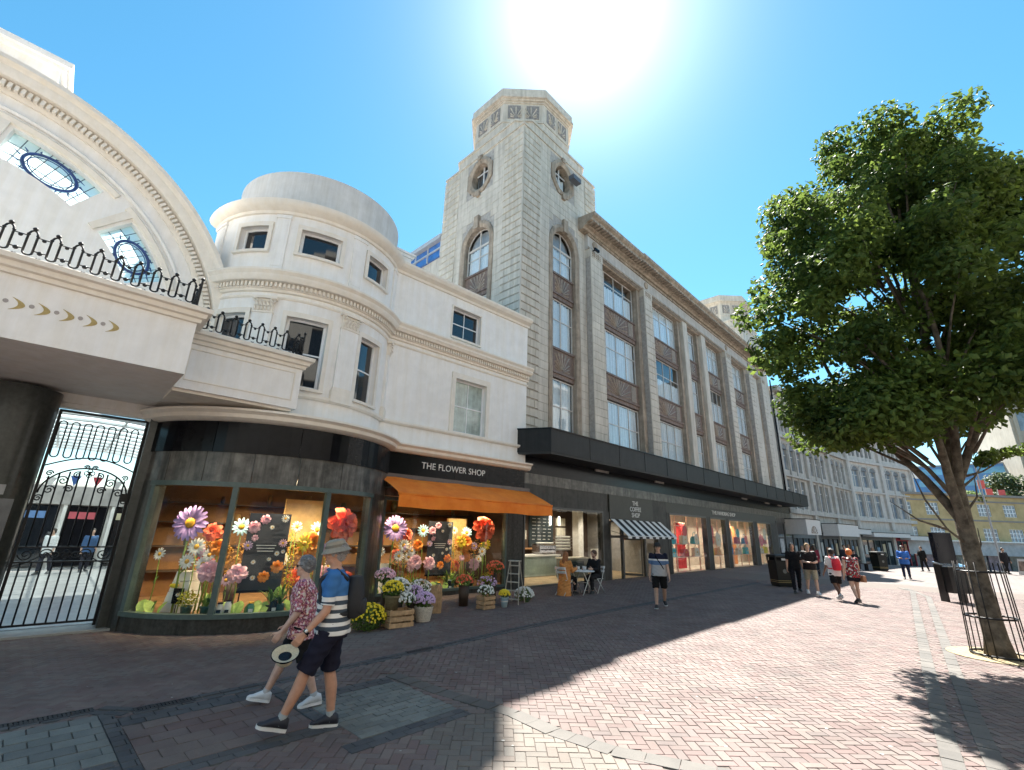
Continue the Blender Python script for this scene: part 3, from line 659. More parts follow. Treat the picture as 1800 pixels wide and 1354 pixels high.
# ---- iron gate
irn = M('black_iron', (.010, .010, .011), .4, .2, 20, metal=.3)
G0, G1, GZ = -12.95, -11.42, -.14
gt = thing('iron_gate', 'tall black wrought iron gate with scrollwork closing the arcade entrance', 'gate', fW(G0, 1.0, GZ), FROT)
gw = G1-G0; gh = 4.28
def bar(name, pts, r, sm=True): return MB().tube(pts, r, 6).build(name, irn, gt, smooth=sm)
mb = MB(); mb.box(0, .05, -.025, .025, 0, gh); mb.box(gw-.05, gw, -.025, .025, 0, gh); mb.box(.05, gw-.05, -.022, .022, gh-.05, gh); mb.box(.05, gw-.05, -.022, .022, .08, .12)
mb.box(.05, gw-.05, -.022, .022, 1.22, 1.25); mb.box(.05, gw-.05, -.022, .022, 1.50, 1.53); mb.build('gate_frame', irn, gt)
nb = 9
lowb = MB().tube([(0, 0, .12), (0, 0, 1.22)], .015, 6).data('lower_bar', irn, True)
for i in range(nb):
    o = bpy.data.objects.new('lower_bar', lowb); link(o, gt); o.location = (gw*(i+1)/(nb+1), 0, 0)
for i in range(nb):
    x = gw*(i+1)/(nb+1); t = (x-gw/2)/(gw/2); bar('upper_bar', [(x, 0, 1.53), (x, 0, 2.62+.42*math.sqrt(max(0, 1-t*t*.9)))], .015)
bar('arch_bar', [(gw/2+gw*.46*math.cos(t), 0, 2.55+.55*math.sin(t)) for t in frange(0, math.pi, 24)], .016)
bar('arch_bar', [(gw*.03+gw*.94*t, 0, 3.1+.22*math.sin(math.pi*t)) for t in frange(0, 1, 16)], .014)
nu = 7
for i in range(nu):
    a, b = gw*(.04+.92*i/nu), gw*(.04+.92*(i+.62)/nu); m_ = (a+b)/2; rr = (b-a)/2
    zt, zb = 4.08, 3.28-.0
    pts = [(m_-rr*math.cos(t), 0, zt-.10+rr*math.sin(t)) for t in frange(0, math.pi, 8)]+[(m_+rr*math.cos(t), 0, zb+rr-rr*math.sin(t)) for t in frange(0, math.pi, 8)]
    MB().tube(pts, .014, 5, closed=True).build('loop', irn, gt, smooth=True)
def scroll(cx_, cz, r0, turns, s, a0=0, up=1):
    pts = []
    for k in range(int(turns*14)+1):
        t = k/14*2*math.pi/1.0*1.0; r_ = r0*(1-k/(turns*14)*.85); pts.append((cx_+s*r_*math.cos(a0+t), 0, cz+up*r_*math.sin(a0+t)))
    return pts
for cx_, cz, r_, s, a0, up in ((gw*.30, 1.375, .11, 1, 0, 1), (gw*.12, 1.375, .11, -1, 0, -1), (gw*.70, 1.375, .11, -1, 0, 1), (gw*.88, 1.375, .11, 1, 0, -1),
                               (gw*.25, 2.82, .09, -1, .5, 1), (gw*.75, 2.82, .09, 1, .5, 1), (gw*.14, 2.62, .09, 1, 0, 1), (gw*.86, 2.62, .09, -1, 0, 1), (gw*.38, 2.95, .07, 1, 1, 1), (gw*.62, 2.95, .07, -1, 1, 1),
                               (gw*.10, 2.95, .06, 1, 0, 1), (gw*.90, 2.95, .06, -1, 0, 1), (gw*.06, 2.45, .07, 1, 0, 1), (gw*.94, 2.45, .07, -1, 0, 1), (gw*.33, 2.66, .08, -1, 0, 1), (gw*.67, 2.66, .08, 1, 0, 1), (gw*.46, 3.12, .05, -1, 0, 1), (gw*.54, 3.12, .05, 1, 0, 1), (gw*.40, 1.375, .08, -1, 0, -1), (gw*.60, 1.375, .08, 1, 0, -1)):
    bar('scroll', scroll(cx_, cz, r_, 1.5, s, a0, up), .012)
for s in (-1, 1): bar('swept_bar', [(gw/2+s*gw*(.10+.36*t), 0, 1.30+.12*math.cos(math.pi*t)) for t in frange(0, 1, 10)], .009)
for cz in (1.375, 3.0):
    mb = MB()
    for i in range(4):
        a = math.pi/2*i; mb.tube([(gw/2+.045*math.cos(a)+.04*math.cos(t), 0, cz+.045*math.sin(a)+.04*math.sin(t)) for t in frange(0, 2*math.pi, 12)[:-1]], .009, 5, closed=True)
    mb.build('quatrefoil', irn, gt, smooth=True)
MB().box(gw-.16, gw-.02, -.05, .05, 2.45, 2.62).build('lock_box', irn, gt)
# ---- balcony railing
def hoop_unit():
    mb = MB(); w_ = .27
    h0, h1 = .16, .50
    pts = [(w_*.30, 0, h0)]+[(w_*.30, 0, h1)]+[(w_*.5-w_*.20*math.cos(t), 0, h1+.11*math.sin(t)) for t in frange(.4, math.pi-.4, 5)]+[(w_*.70, 0, h1), (w_*.70, 0, h0)]
    mb.tube(pts, .016, 6); mb.ball((w_*.5, 0, h1+.145), .036, 8, 5)
    mb.ball((w_*.3, 0, h1+.02), .026, 6, 4); mb.ball((w_*.7, 0, h1+.02), .026, 6, 4)
    mb.tube([(w_*.5-w_*.20*math.cos(t), 0, h0-.05*math.sin(t)) for t in frange(0, math.pi, 7)], .016, 6)
    mb.tube([(w_*.5+.6*w_*math.cos(t), .012, .10-.09*math.sin(t)+.02) for t in frange(.25, math.pi-.25, 8)], .016, 5)
    mb.tube([(-w_*.30, 0, h0+.05), (w_*.30, 0, h0+.05)], .011, 5); mb.ball((0, 0, h0+.035), .036, 6, 4, (1, .5, 1.2))
    mb.tube([(-w_*.30, 0, h1-.01), (w_*.30, 0, h1-.01)], .010, 5); mb.ball((0, 0, h1-.035), .03, 6, 4, (1, .5, 1.2))
    mb.tube([(w_*.5, .012, .03), (w_*.5, .012, 0)], .011, 5)
    return mb.data('hoop', irn, True)
HOOP = hoop_unit()
def railing(x0, x1, y, z, ret, lab):
    t = thing('balcony_railing', lab, 'railing', fW(x0, y, z), FROT, 'cast iron balcony railings')
    n = int((x1-x0)/.27)
    for i in range(n):
        o = bpy.data.objects.new('hoop', HOOP); link(o, t); o.location = ((x1-x0)-(n-i)*.27, 0, -.03); o.scale = (1, 1, .86)
    if ret:
        for i in range(int(ret/.27)):
            o = bpy.data.objects.new('hoop', HOOP); link(o, t); o.location = (x1-x0, .02+.27*i, -.03); o.rotation_euler = (0, 0, R(90)); o.scale = (1, 1, .86)
    mb = MB(); mb.tube([(x1-x0, 0, -.02), (x1-x0, 0, .56)], .02, 6); mb.ball((x1-x0, 0, .59), .035, 8, 5); mb.build('post', irn, t)
railing(-15.9, -11.48, -2.62, 5.80, 1.0, 'black cast iron hoop railing along the front of the arcade balcony')
railing(-11.36, -9.12, -1.50, 5.76, .9, 'black cast iron hoop railing on the short balcony beside the bow window')
# ---- the glazed arcade court seen through the gate
cw = M('court_cream', (.62, .60, .56), .7, .1, 3)
MB().box(-21, -4.5, 1.3, 17.5, -.25, -.15).build('arcade_floor', M('arcade_floor', (.34, .335, .32), .25, .12, 2.0), ab)
MB().box(-21, -4.5, 17.0, 17.3, -.2, 3.4).build('court_wall', cw, ab)
MB().box(-21, -4.5, 16.7, 17.0, 2.5, 3.3).build('court_fascia', M('court_fascia', (.30, .28, .26), .6, .2, 2), ab)
for i, x in enumerate(frange(-20.5, -5.5, 9)):
    MB().box(x, x+1.35, 16.86, 16.98, -.1, 2.45).build('court_shop_window', black if i % 2 else darkglass, ab)
    MB().box(x-.15, x-.02, 16.75, 16.99, -.15, 2.5).build('court_pilaster', cw, ab)
    MB().box(x+.1, x+1.0, 16.84, 16.86, 1.9, 2.2).build('court_sign', M('court_sign_%d' % (i % 3), [(.5, .45, .3), (.10, .2, .4), (.45, .08, .10)][i % 3], .5), ab)
rib = M('vault_rib', (.55, .58, .58), .5, .1); vg = glass('vault_glass', (.9, .95, .95), 1.4)
for y in frange(7, 17, 9):
    MB().tube([(-12.3-5.2*math.cos(t), y, 3.3+1.75*math.sin(t)) for t in frange(0, math.pi, 18)], .07, 6).build('vault_rib', rib, ab)
for t in frange(.12, math.pi-.12, 9):
    MB().tube([(-12.3-5.2*math.cos(t), 6.8, 3.3+1.75*math.sin(t)), (-12.3-5.2*math.cos(t), 17, 3.3+1.75*math.sin(t))], .045, 5).build('vault_purlin', rib, ab)
frost = bpy.data.materials.new('frosted_glazing'); frost.use_nodes = True; FN = frost.node_tree; FN.nodes.remove(FN.nodes['Principled BSDF']); f1 = FN.nodes.new('ShaderNodeBsdfTransparent'); f1.inputs[0].default_value = (.7, .8, .82, 1); f2 = FN.nodes.new('ShaderNodeBsdfTranslucent'); f2.inputs[0].default_value = (.62, .72, .74, 1); f3 = FN.nodes.new('ShaderNodeMixShader'); f3.inputs[0].default_value = .6; FN.links.new(f1.outputs[0], f3.inputs[1]); FN.links.new(f2.outputs[0], f3.inputs[2]); FN.links.new(f3.outputs[0], FN.nodes['Material Output'].inputs[0])
mb = MB()
for t0, t1 in zip(frange(0, math.pi, 18), frange(0, math.pi, 18)[1:]): mb.quad(*[(-12.3-5.25*math.cos(t), y, 3.3+1.8*math.sin(t)) for t, y in ((t0, 6.8), (t1, 6.8), (t1, 17), (t0, 17))])
mb.build('vault_glazing', frost, ab)
for x0, x1 in ((-17.2, -12.0), (-12.0, -7)):
    t = thing('bunting_string', 'string of red white and blue bunting hanging inside the arcade court, %s half' % ('left' if x0 < -15 else 'right'), 'bunting', fW(0, 0, 0), FROT)
    MB().tube([(x0+(x1-x0)*q, 9.0, 3.35-.3*math.sin(math.pi*q)) for q in frange(0, 1, 10)], .01, 4).build('cord', M('cord_white', (.6, .6, .6), .8), t)
    for i in range(9):
        q = (i+.5)/9; x = x0+(x1-x0)*q; z = 3.34-.3*math.sin(math.pi*q)
        MB().prism([(x-.14, z), (x+.14, z), (x, z-.34)], 8.995, 9.005).build('pennant', M('pennant_%d' % (i % 3), [(.5, .06, .08), (.7, .7, .68), (.06, .14, .4)][i % 3], .8), t)
# ------------------------------------------------------------------ stone department store with corner tower (frame S)
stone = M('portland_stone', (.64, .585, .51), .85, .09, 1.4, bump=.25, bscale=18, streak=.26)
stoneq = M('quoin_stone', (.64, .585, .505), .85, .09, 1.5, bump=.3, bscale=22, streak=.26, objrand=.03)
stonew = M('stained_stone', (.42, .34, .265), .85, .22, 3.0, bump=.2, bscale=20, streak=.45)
jointm = M('joint_stone', (.40, .37, .34), .95, .2)
bronze = M('bronze_panel', (.22, .155, .125), .6, .25, 9, streak=.35)
curtm = M('net_curtain', (.80, .84, .86), .9, .05, 6)
st = thing('stone_store_building', 'grey stone department store with a corner tower, tall bays and a deep cornice', 'building', (OX, OY, 0), 0)
YF = .25
def Pr(u, v, d): return (u, YF+d, v)                     # right (street) face
def Pl(u, v, d): return (-.27+d, YF+u, v)                # tower's left face, u = distance from the corner
TZ = 20.7
# backing walls with real openings
colR = (1.93, 3.77); ov = (2.06, 3.46, 18.72, 20.32)
wall_grid(MB(), Pr, -.25, 4.7, 4.0, TZ, [(*colR, 5.0, 16.36), ov], .35).build('tower_front_wall', jointm, st)
wall_grid(MB(), Pl, .0, 6.0, 4.0, TZ, [(2.08, 3.92, 5.0, 16.36), (2.3, 3.8, 18.72, 20.32)], .35).build('tower_side_wall', jointm, st)
MB().box(4.7, 5.73, .26, 1.2, 17.0, TZ).build('tower_front_wall', stone, st)
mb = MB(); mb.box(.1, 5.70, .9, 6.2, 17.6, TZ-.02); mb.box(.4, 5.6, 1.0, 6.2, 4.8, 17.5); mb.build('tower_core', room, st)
MB().box(5.5, 5.73, 1.2, 6.25, 17.0, TZ).build('tower_far_wall', stone, st)
# stones
blocks = []      # (face, u0, u1, z0, z1, proud)
def ashlar(face, u0, u1, z0, z1, hc, ln, proud, holes=(), quoin=False, off=0):
    n = int(round((z1-z0)/hc)); hc = (z1-z0)/n
    for i in range(n):
        a, b = z0+i*hc, z0+(i+1)*hc
        cuts = [u0]; u = u0+(ln*.5 if (i+off) % 2 else ln)
        while u < u1-.12: cuts.append(u); u += ln
        cuts.append(u1)
        for p, q in zip(cuts, cuts[1:]):
            segs = [(p, q)]
            for h0, h1, hz0, hz1 in holes:
                if b > hz0+.02 and a < hz1-.02:
                    ns = []
                    for s0, s1 in segs:
                        if s1 <= h0 or s0 >= h1: ns.append((s0, s1)); continue
                        if h0-s0 > .06: ns.append((s0, h0))
                        if s1-h1 > .06: ns.append((h1, s1))
                    segs = ns
            for s0, s1 in segs: blocks.append((face, s0, s1, a, b, proud, quoin))
HC = .382
for face, c0 in (('r', -.27), ('l', 0)):
    m_ = 2.85 if face == 'r' else 3.0
    h = [(m_-1.18, m_+1.18, 4, 16.2), (m_-.9, m_+.9, 15.9, 16.75), (m_-1.0-(.09 if face == 'r' else -.05), m_+1.0-(.09 if face == 'r' else -.05), 18.45, 20.6)]
    ashlar(face, c0, c0+1.24, 5.6, TZ, HC, .66, .055, (), True)
    ashlar(face, c0+1.24, m_+1.18, 5.6, TZ, HC, .74, .02, h)
    if face == 'r':
        ashlar(face, m_+1.18, 4.68, 5.6, 17.2, HC, .7, .02); ashlar(face, m_+1.18, 4.72, 17.98, TZ, HC, .6, .022); ashlar(face, 4.72, 5.74, 17.98, TZ, HC, .62, .05, (), True)
    else:
        ashlar(face, m_+1.18, 4.7, 5.6, TZ, HC, .6, .02); ashlar(face, 4.7, 6.0, 5.6, TZ, HC, .66, .05, (), True)
PIERS = [(4.70, 5.80), (10.35, 11.33), (23.65, 24.75), (29.1, 30.15), (32.6, 33.7)]
for a, b in PIERS: ashlar('p', a, b, 5.6, 15.75, .40, 1.4, .03, (), True)
def stone_mesh(L_, H_, pr, dp=.05):
    a, h_, i = (L_/2-.0025, H_/2-.021, .020) if pr > .03 else (L_/2-.0025, H_/2-.004, .006)
    mb = MB(); mb.add([(-a, 0, -h_), (a, 0, -h_), (a, 0, h_), (-a, 0, h_), (-a+i*.6, -pr, -h_+i), (a-i*.6, -pr, -h_+i), (a-i*.6, -pr, h_-i), (-a+i*.6, -pr, h_-i)],
                      [(4, 5, 6, 7), (0, 1, 5, 4), (1, 2, 6, 5), (2, 3, 7, 6), (3, 0, 4, 7)]); return mb
def bpos(face, u, z):
    if face == 'r': return (u, YF, z), 0
    if face == 'p': return (u, -.05, z), 0
    return (-.27, YF+u, z), R(-90)
vis = [b for b in blocks if b[6]]; rest = [b for b in blocks if not b[6]]
vis.sort(key=lambda b: (math.hypot(b[1]+13, 12)+(0 if b[0] != 'l' else 1.5) + (8 if (b[0] == 'l' and b[3] < 10) else 0)))
rest += vis[300:]; vis = vis[:300]; sc_ = {}
for face, a, b, z0, z1, pr, q in vis:
    key = (round(b-a, 2), round(z1-z0, 2), pr)
    if key not in sc_: sc_[key] = stone_mesh(b-a, z1-z0, pr).data('stone', stoneq)
    o = bpy.data.objects.new('stone', sc_[key]); link(o, st); p, rz = bpos(face, (a+b)/2, (z0+z1)/2); o.location = p; o.rotation_euler = (0, 0, rz)
mb = MB()
for face, a, b, z0, z1, pr, q in rest:
    sm = stone_mesh(b-a, z1-z0, pr+rnd.uniform(-.004, .004)); p, rz = bpos(face, (a+b)/2, (z0+z1)/2); c_, s_ = math.cos(rz), math.sin(rz)
    mb.add([(p[0]+x*c_-y*s_, p[1]+x*s_+y*c_, p[2]+z) for x, y, z in sm.v], sm.f)
tag(mb.build('stone_blocks', stone, st), kind='stuff')
# corner wedge so that quoins meet
MB().box(-.27-.053, -.262, YF-.053, YF+.01, 5.6, TZ-.01).build('corner_arris', stone, st)
# pier cores, plain piers, strips
for a, b in PIERS:
    MB().box(a+.004, b-.004, -.046, .9, 4.6, 16.2).build('pier', jointm, st)
    mb = MB(); mb.box(a-.02, b+.02, -.09, .5, 15.75, 16.2); pk = mb.build('pier_cap', stone, st)
    mb = MB(); w_ = b-a
    for i in range(5):
        for j in range(3): mb.box(a+w_*(.14+.15*i), a+w_*(.14+.15*i)+.09, -.11, -.085, 15.82+.11*j, 15.88+.11*j+.02*(i % 2))
    mb.build('carved_panel', stonew, pk)
for a, b in ((16.05, 16.75), (19.2, 19.95)): MB().box(a, b, .08, .9, 4.6, 16.2).build('plain_pier', stone, st)
for a, b in PIERS:
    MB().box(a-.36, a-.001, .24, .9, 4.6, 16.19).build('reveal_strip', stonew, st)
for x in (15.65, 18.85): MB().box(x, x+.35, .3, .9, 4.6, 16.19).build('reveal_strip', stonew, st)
# window bays
frm = M('steel_window_frame', (.62, .58, .54), .45, .1, 8)
def rays(mb, P, uc, zc, w_, h_, n, d):
    for i in range(n):
        t = math.pi*(i+.5)/n; dx, dz = math.cos(t), math.sin(t)
        k = min((w_/2)/max(abs(dx), 1e-3), h_/max(dz, 1e-3))*.95; r0 = .12
        for s in (1,):
            nx, nz = -dz*.022, dx*.022
            a1 = (uc+dx*r0, zc+dz*r0); a2 = (uc+dx*k, zc+dz*k)
            wv = 1.7
            p = [P(a1[0]+nx*.6, a1[1]+nz*.6, d), P(a1[0]-nx*.6, a1[1]-nz*.6, d), P(a2[0]-nx*wv, a2[1]-nz*wv, d), P(a2[0]+nx*wv, a2[1]+nz*wv, d)]
            pm = [P(a1[0], a1[1], d-.03), P(a2[0], a2[1], d-.055)]
            mb.add(p+pm, [(0, 3, 5, 4), (1, 4, 5, 2), (2, 5, 3), (0, 4, 1)])
def spandrel(P, a, b, z0, z1, d):
    mb = MB(); pbox(mb, P, a, b, z0, z1, d, d+.1); pbox(mb, P, a, b, z0-.30, z0, d-.02, d+.1); pbox(mb, P, a, b, z0-.10, z0, d-.08, d-.02); pbox(mb, P, a, b, z1-.10, z1, d-.06, d); s = mb.build('spandrel_panel', bronze, st)
    mb = MB(); w_ = b-a; sw = min(w_*.6, 2.4)
    rays(mb, P, (a+b)/2, z0+.06, sw, (z1-z0)-.22, 11, d-.004)
    if w_ > 2.6:
        for s_ in (-1, 1):
            for i in range(4):
                u = (a+b)/2+s_*(sw/2+.12+.13*i)
                if a+.06 < u < b-.06: pbox(mb, P, u-.03, u+.03, z0+.06, z1-.18, d-.04, d-.003)
    mb.build('sunburst', M('sunburst_bronze', (.46, .40, .345), .6, .2, 9, streak=.2), s)
    return s
def curtain(P, a, b, z0, z1, d):
    mb = MB(); n = max(8, int((b-a)/.07)); ring = []
    for i in range(n+1):
        u = a+(b-a)*i/n; dd = d+.04*math.sin(i*1.9)+.02*math.sin(i*.7); ring.append((P(u, z0, dd), P(u, z1, dd)))
    for p, q in zip(ring, ring[1:]): mb.quad(p[0], q[0], q[1], p[1])
    return mb
def big_window(P, a, b, z0, z1, d, cols, drop=.0, tr=.62, wf_=.045):
    mb = MB(); pbox(mb, P, a, a+wf_, z0, z1, d, d+.06); pbox(mb, P, b-wf_, b, z0, z1, d, d+.06); pbox(mb, P, a+wf_, b-wf_, z0, z0+wf_, d+.003, d+.057); pbox(mb, P, a+wf_, b-wf_, z1-wf_, z1, d+.003, d+.057)
    w = mb.build('window', frm, st); zt = z0+(z1-z0)*tr
    mb = MB()
    for i in range(1, cols): u = a+(b-a)*i/cols; k = wf_*(.65 if i % 2 else .4); pbox(mb, P, u-k, u+k, z0+wf_, z1-wf_, d+.006, d+.054)
    pbox(mb, P, a+wf_, b-wf_, zt-.022, zt+.022, d+.009, d+.05); mb.build('glazing_bar', frm, w)
    for i in range(cols):
        u0, u1 = a+(b-a)*i/cols, a+(b-a)*(i+1)/cols
        for v0, v1 in ((z0, zt), (zt, z1)):
            t = rnd.uniform(-.006, .006); pbox(MB(), P, u0, u1, v0, v1, d+.03+t, d+.035+t).build('pane', winglass, w)
    top = z1-.04 if rnd.random() < .93 else zt-rnd.uniform(-.1, .3)
    if rnd.random() < .9: curtain(P, a+.03, b-.03, z0, top, d+.11).build('curtain', curtm, w)
    else: g1 = a+(b-a)*rnd.uniform(.3, .7); curtain(P, a+.03, g1, z0, top, d+.11).build('curtain', curtm, w); curtain(P, g1+rnd.uniform(.1, .3), b-.03, z0, top, d+.13).build('curtain', curtm, w)
    return w
ROWS = [(5.5, 8.5), (10.02, 12.5), (13.9, 16.1)]
def Pbay(u, v, d): return (u, .55+d, v)
BAYS = [(5.85, 9.96, 4), (11.38, 15.62, 4), (16.78, 18.82, 2), (19.98, 23.26, 4), (24.8, 28.72, 4), (30.2, 32.2, 2)]
for bi, (a, b, c) in enumerate(BAYS):
    for ri, (z0, z1) in enumerate(ROWS): big_window(Pbay, a, b, z0, z1, 0, c, drop=(0, .0, .0)[ri], tr=.60 if ri < 2 else .66)
    for z0, z1 in ((8.85, 10.0), (12.82, 13.88)): spandrel(Pbay, a, b, z0, z1, -.08)
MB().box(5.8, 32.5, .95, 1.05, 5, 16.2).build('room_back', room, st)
MB().box(5.8, 33.7, .2, .95, 16.1, 16.2).build('bay_head', stonew, st)
# tower window columns
def arch_poly(m, hw, zs, ht, n=9, sh=1.0): return [(m-hw*math.cos(t), zs+ht*math.sin(t)) for t in frange(0, math.pi, n)]
for P, m_ in ((Pr, 2.85), (Pl, 3.0)):
    hw = .9
    for z0, z1 in ((5.5, 8.5), (10.02, 12.5)): big_window(P, m_-hw, m_+hw, z0, z1, .22, 2, tr=.58)
    for z0, z1 in ((8.85, 10.0), (12.82, 13.88)): spandrel(P, m_-hw, m_+hw, z0, z1, .16)
    big_window(P, m_-hw, m_+hw, 13.9, 15.35, .22, 2, tr=.6)
    # arched head light
    ap = arch_poly(m_, hw, 15.35, .95)
    mb = MB(); mb.add([P(u, z, .25) for u, z in ap], [tuple(range(len(ap)))]); wh = mb.build('arched_pane', winglass, st)
    mb = MB(); mb.add([P(u, z, .42) for u, z in arch_poly(m_, hw, 15.35, .93)], [tuple(range(len(ap)))]); mb.build('curtain', M('grey_curtain', (.30, .33, .36), .9, .1), wh)  # flat grey sheet behind the arched pane
    mb = MB(); pbox(mb, P, m_-.03, m_+.03, 15.35, 16.28, .22, .28); pbox(mb, P, m_-hw, m_+hw, 15.32, 15.40, .215, .285)
    for p, q in zip(ap, ap[1:]): mb.tube([P(*p, .24), P(*q, .24)], .03, 5)
    mb.build('glazing_bar', frm, wh)
    # moulded surround following the arch
    inn = [(m_-hw, 5.0)]+ap+[(m_+hw, 5.0)]; outp = [(m_-hw-.30, 5.0), ]+[(m_-(hw+.30)*math.cos(t), 15.35+1.32*math.sin(t)) for t in frange(0, math.pi, 9)]+[(m_+hw+.30, 5.0)]
    mid = [((a_[0]+b_[0])/2, (a_[1]+b_[1])/2) for a_, b_ in zip(inn, outp)]
    mb = MB(); rs = []
    for pts, d in ((inn, .30), (inn, -.02), (mid, -.10), (outp, -.06), (outp, .03)): rs.append([P(u, z, d) for u, z in pts])
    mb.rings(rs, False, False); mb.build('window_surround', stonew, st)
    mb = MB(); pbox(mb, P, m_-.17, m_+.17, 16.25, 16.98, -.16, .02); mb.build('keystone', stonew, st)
    # wall spandrels that close the square hole beside the arch
    for s in (-1, 1):
        cpts = [(m_+s*hw*math.cos(t), 15.35+.95*math.sin(t)) for t in frange(0, math.pi/2, 8)]; mb = MB()
        for p, q in zip(cpts, cpts[1:]): mb.quad(P(p[0], p[1], .012), P(q[0], q[1], .012), P(q[0], 16.40, .012), P(p[0], 16.40, .012))
        mb.build('arch_infill', stone, st)
    # oval window
    mo = m_-.09 if P is Pr else m_+.05
    inn = [(mo+.62*math.cos(t), 19.52+.78*math.sin(t)) for t in frange(R(22.5), R(382.5), 16)[:-1]]
    outp = [(mo+1.0*math.cos(t)*1.02, 19.52+1.16*math.sin(t)) for t in frange(R(22.5), R(382.5), 8)[:-1]]; outp2 = []
    for k in range(8): a_, b_ = outp[k], outp[(k+1) % 8]; outp2 += [a_, ((a_[0]+b_[0])/2, (a_[1]+b_[1])/2)]
    mb = MB(); rs = []
    for pts, d in ((inn, .34), (inn, -.03), ([((a_[0]*.5+b_[0]*.5), (a_[1]*.5+b_[1]*.5)) for a_, b_ in zip(inn, outp2)], -.11), (outp2, -.07), (outp2, .03)): rs.append([P(u, z, d) for u, z in pts])
    mb.rings(rs, True, False); mb.build('oval_surround', stonew, st)
    mb = MB(); mb.add([P(u, z, .28) for u, z in [(mo+.64*math.cos(t), 19.52+.80*math.sin(t)) for t in frange(0, 2*math.pi, 20)[:-1]]], [tuple(range(20))]); w_ = mb.build('oval_pane', winglass, st)
    mb = MB(); pbox(mb, P, mo-.035, mo+.035, 18.74, 20.3, .24, .3); pbox(mb, P, mo-.6, mo+.6, 19.9, 19.95, .245, .295); mb.build('glazing_bar', M('white_sash', (.7, .7, .7), .5), w_)
    curtain(P, mo-.6, mo+.6, 18.8, 19.9, .42).build('curtain', curtm, w_)
    for zk in (20.66, 18.36): pbox(MB(), P, mo-.12, mo+.12, zk-.14, zk+.14, -.14, .02).build('keystone', stonew, st)
# stepped upper stages and octagon lantern
LC = (2.73, 3.25)
def ngon(r, n=8, a0=22.5): return [(LC[0]+r*math.cos(R(a0+360/n*i)), LC[1]+r*math.sin(R(a0+360/n*i))) for i in range(n)]
def chamf(h_, c_): x, y = LC; return [(x-h_+c_, y-h_), (x+h_-c_, y-h_), (x+h_, y-h_+c_), (x+h_, y+h_-c_), (x+h_-c_, y+h_), (x-h_+c_, y+h_), (x-h_, y+h_-c_), (x-h_, y-h_+c_)]
mb = MB(); mb.slab(chamf(2.98, .02), TZ-.02, TZ+.16); mb.slab(chamf(3.04, .02), TZ+.16, TZ+.27); mb.build('tower_coping', stone, st)
mb = MB(); mb.slab(chamf(2.80, .65), TZ+.27, 21.75); mb.slab(chamf(2.86, .65), 21.75, 21.87); mb.build('tower_stage', stone, st)
ap_ = 2.62/math.cos(R(22.5))
mb = MB(); mb.slab(ngon(ap_), 21.8, 23.98); oc = mb.build('octagon_lantern', stone, st)
mb = MB(); mb.slab(ngon(ap_+.05), 22.62, 22.74); mb.slab(ngon(ap_+.06), 23.93, 24.03); mb.slab(ngon(ap_+.16), 24.03, 24.14); mb.slab(ngon(ap_+.30), 24.14, 24.30); mb.slab(ngon(ap_+.24), 24.30, 24.72); mb.slab(ngon(ap_+.18), 24.72, 24.80); mb.build('lantern_cornice', stone, oc)
cr = M('carved_stone', (.30, .28, .27), .8, .3, 14, streak=.3)
for f_ in range(8):
    th = R(45*f_); nx, ny = math.cos(th), math.sin(th); tx, ty = -ny, nx
    def Po(u, v, d): return (LC[0]+nx*(2.62-d)+tx*u, LC[1]+ny*(2.62-d)+ty*u, v)
    for s in (-1, 1):
        mb = MB(); pbox(mb, Po, s*.5-.34, s*.5+.34, 22.9, 23.78, -.03, .05); p_ = mb.build('lantern_panel', cr, oc)
        mb = MB(); rays(mb, Po, s*.5-s*.1, 22.96, .62, .74, 7, -.032); mb.build('sunburst', stone, p_)
# frieze and main cornice
fz = M('frieze_stone', (.52, .49, .46), .8, .1, 3, streak=.22)
MB().box(4.62, 33.75, .02, .9, 16.2, 17.1).build('frieze', fz, st)
mb = MB(); mb.box(4.6, 33.8, -.02, .02, 16.2, 16.32); mb.box(4.6, 33.8, -.05, .02, 16.98, 17.12); mb.build('architrave', stonew, st)
for x in (5.0, 10.6, 23.9, 29.3): MB().lathe([(.01, -.06), (.16, -.06), (.22, -.03), (.22, .03)], 20, (x+.25, .0, 16.66), ax='y').build('roundel', stonew, st)
def Pc(u, v, d): return (u, d, v)
cprof = [(.9, 17.1), (-.10, 17.12), (-.16, 17.22), (-.30, 17.26), (-.34, 17.36), (-.62, 17.40), (-.66, 17.52), (-.80, 17.62), (-.82, 17.78), (.9, 17.95)]
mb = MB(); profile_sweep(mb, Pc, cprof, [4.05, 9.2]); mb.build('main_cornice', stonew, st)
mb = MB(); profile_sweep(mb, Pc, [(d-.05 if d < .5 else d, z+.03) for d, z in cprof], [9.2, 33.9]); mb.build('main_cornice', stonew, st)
mb = MB(); mb.box(9.2, 33.9, -.5, .5, 17.85, 18.1); mb.box(8.6, 9.3, -.1, .7, 17.9, 18.5); mb.build('parapet', stone, st)
mb = MB()
for i in range(88): x = 9.3+i*.28; mb.box(x, x+.16, -.78, -.32, 17.29, 17.40)
for i in range(18): x = 4.2+i*.28; mb.box(x, x+.16, -.70, -.32, 17.28, 17.385)
tag(mb.build('cornice_bracket_course', stonew, st), kind='stuff')
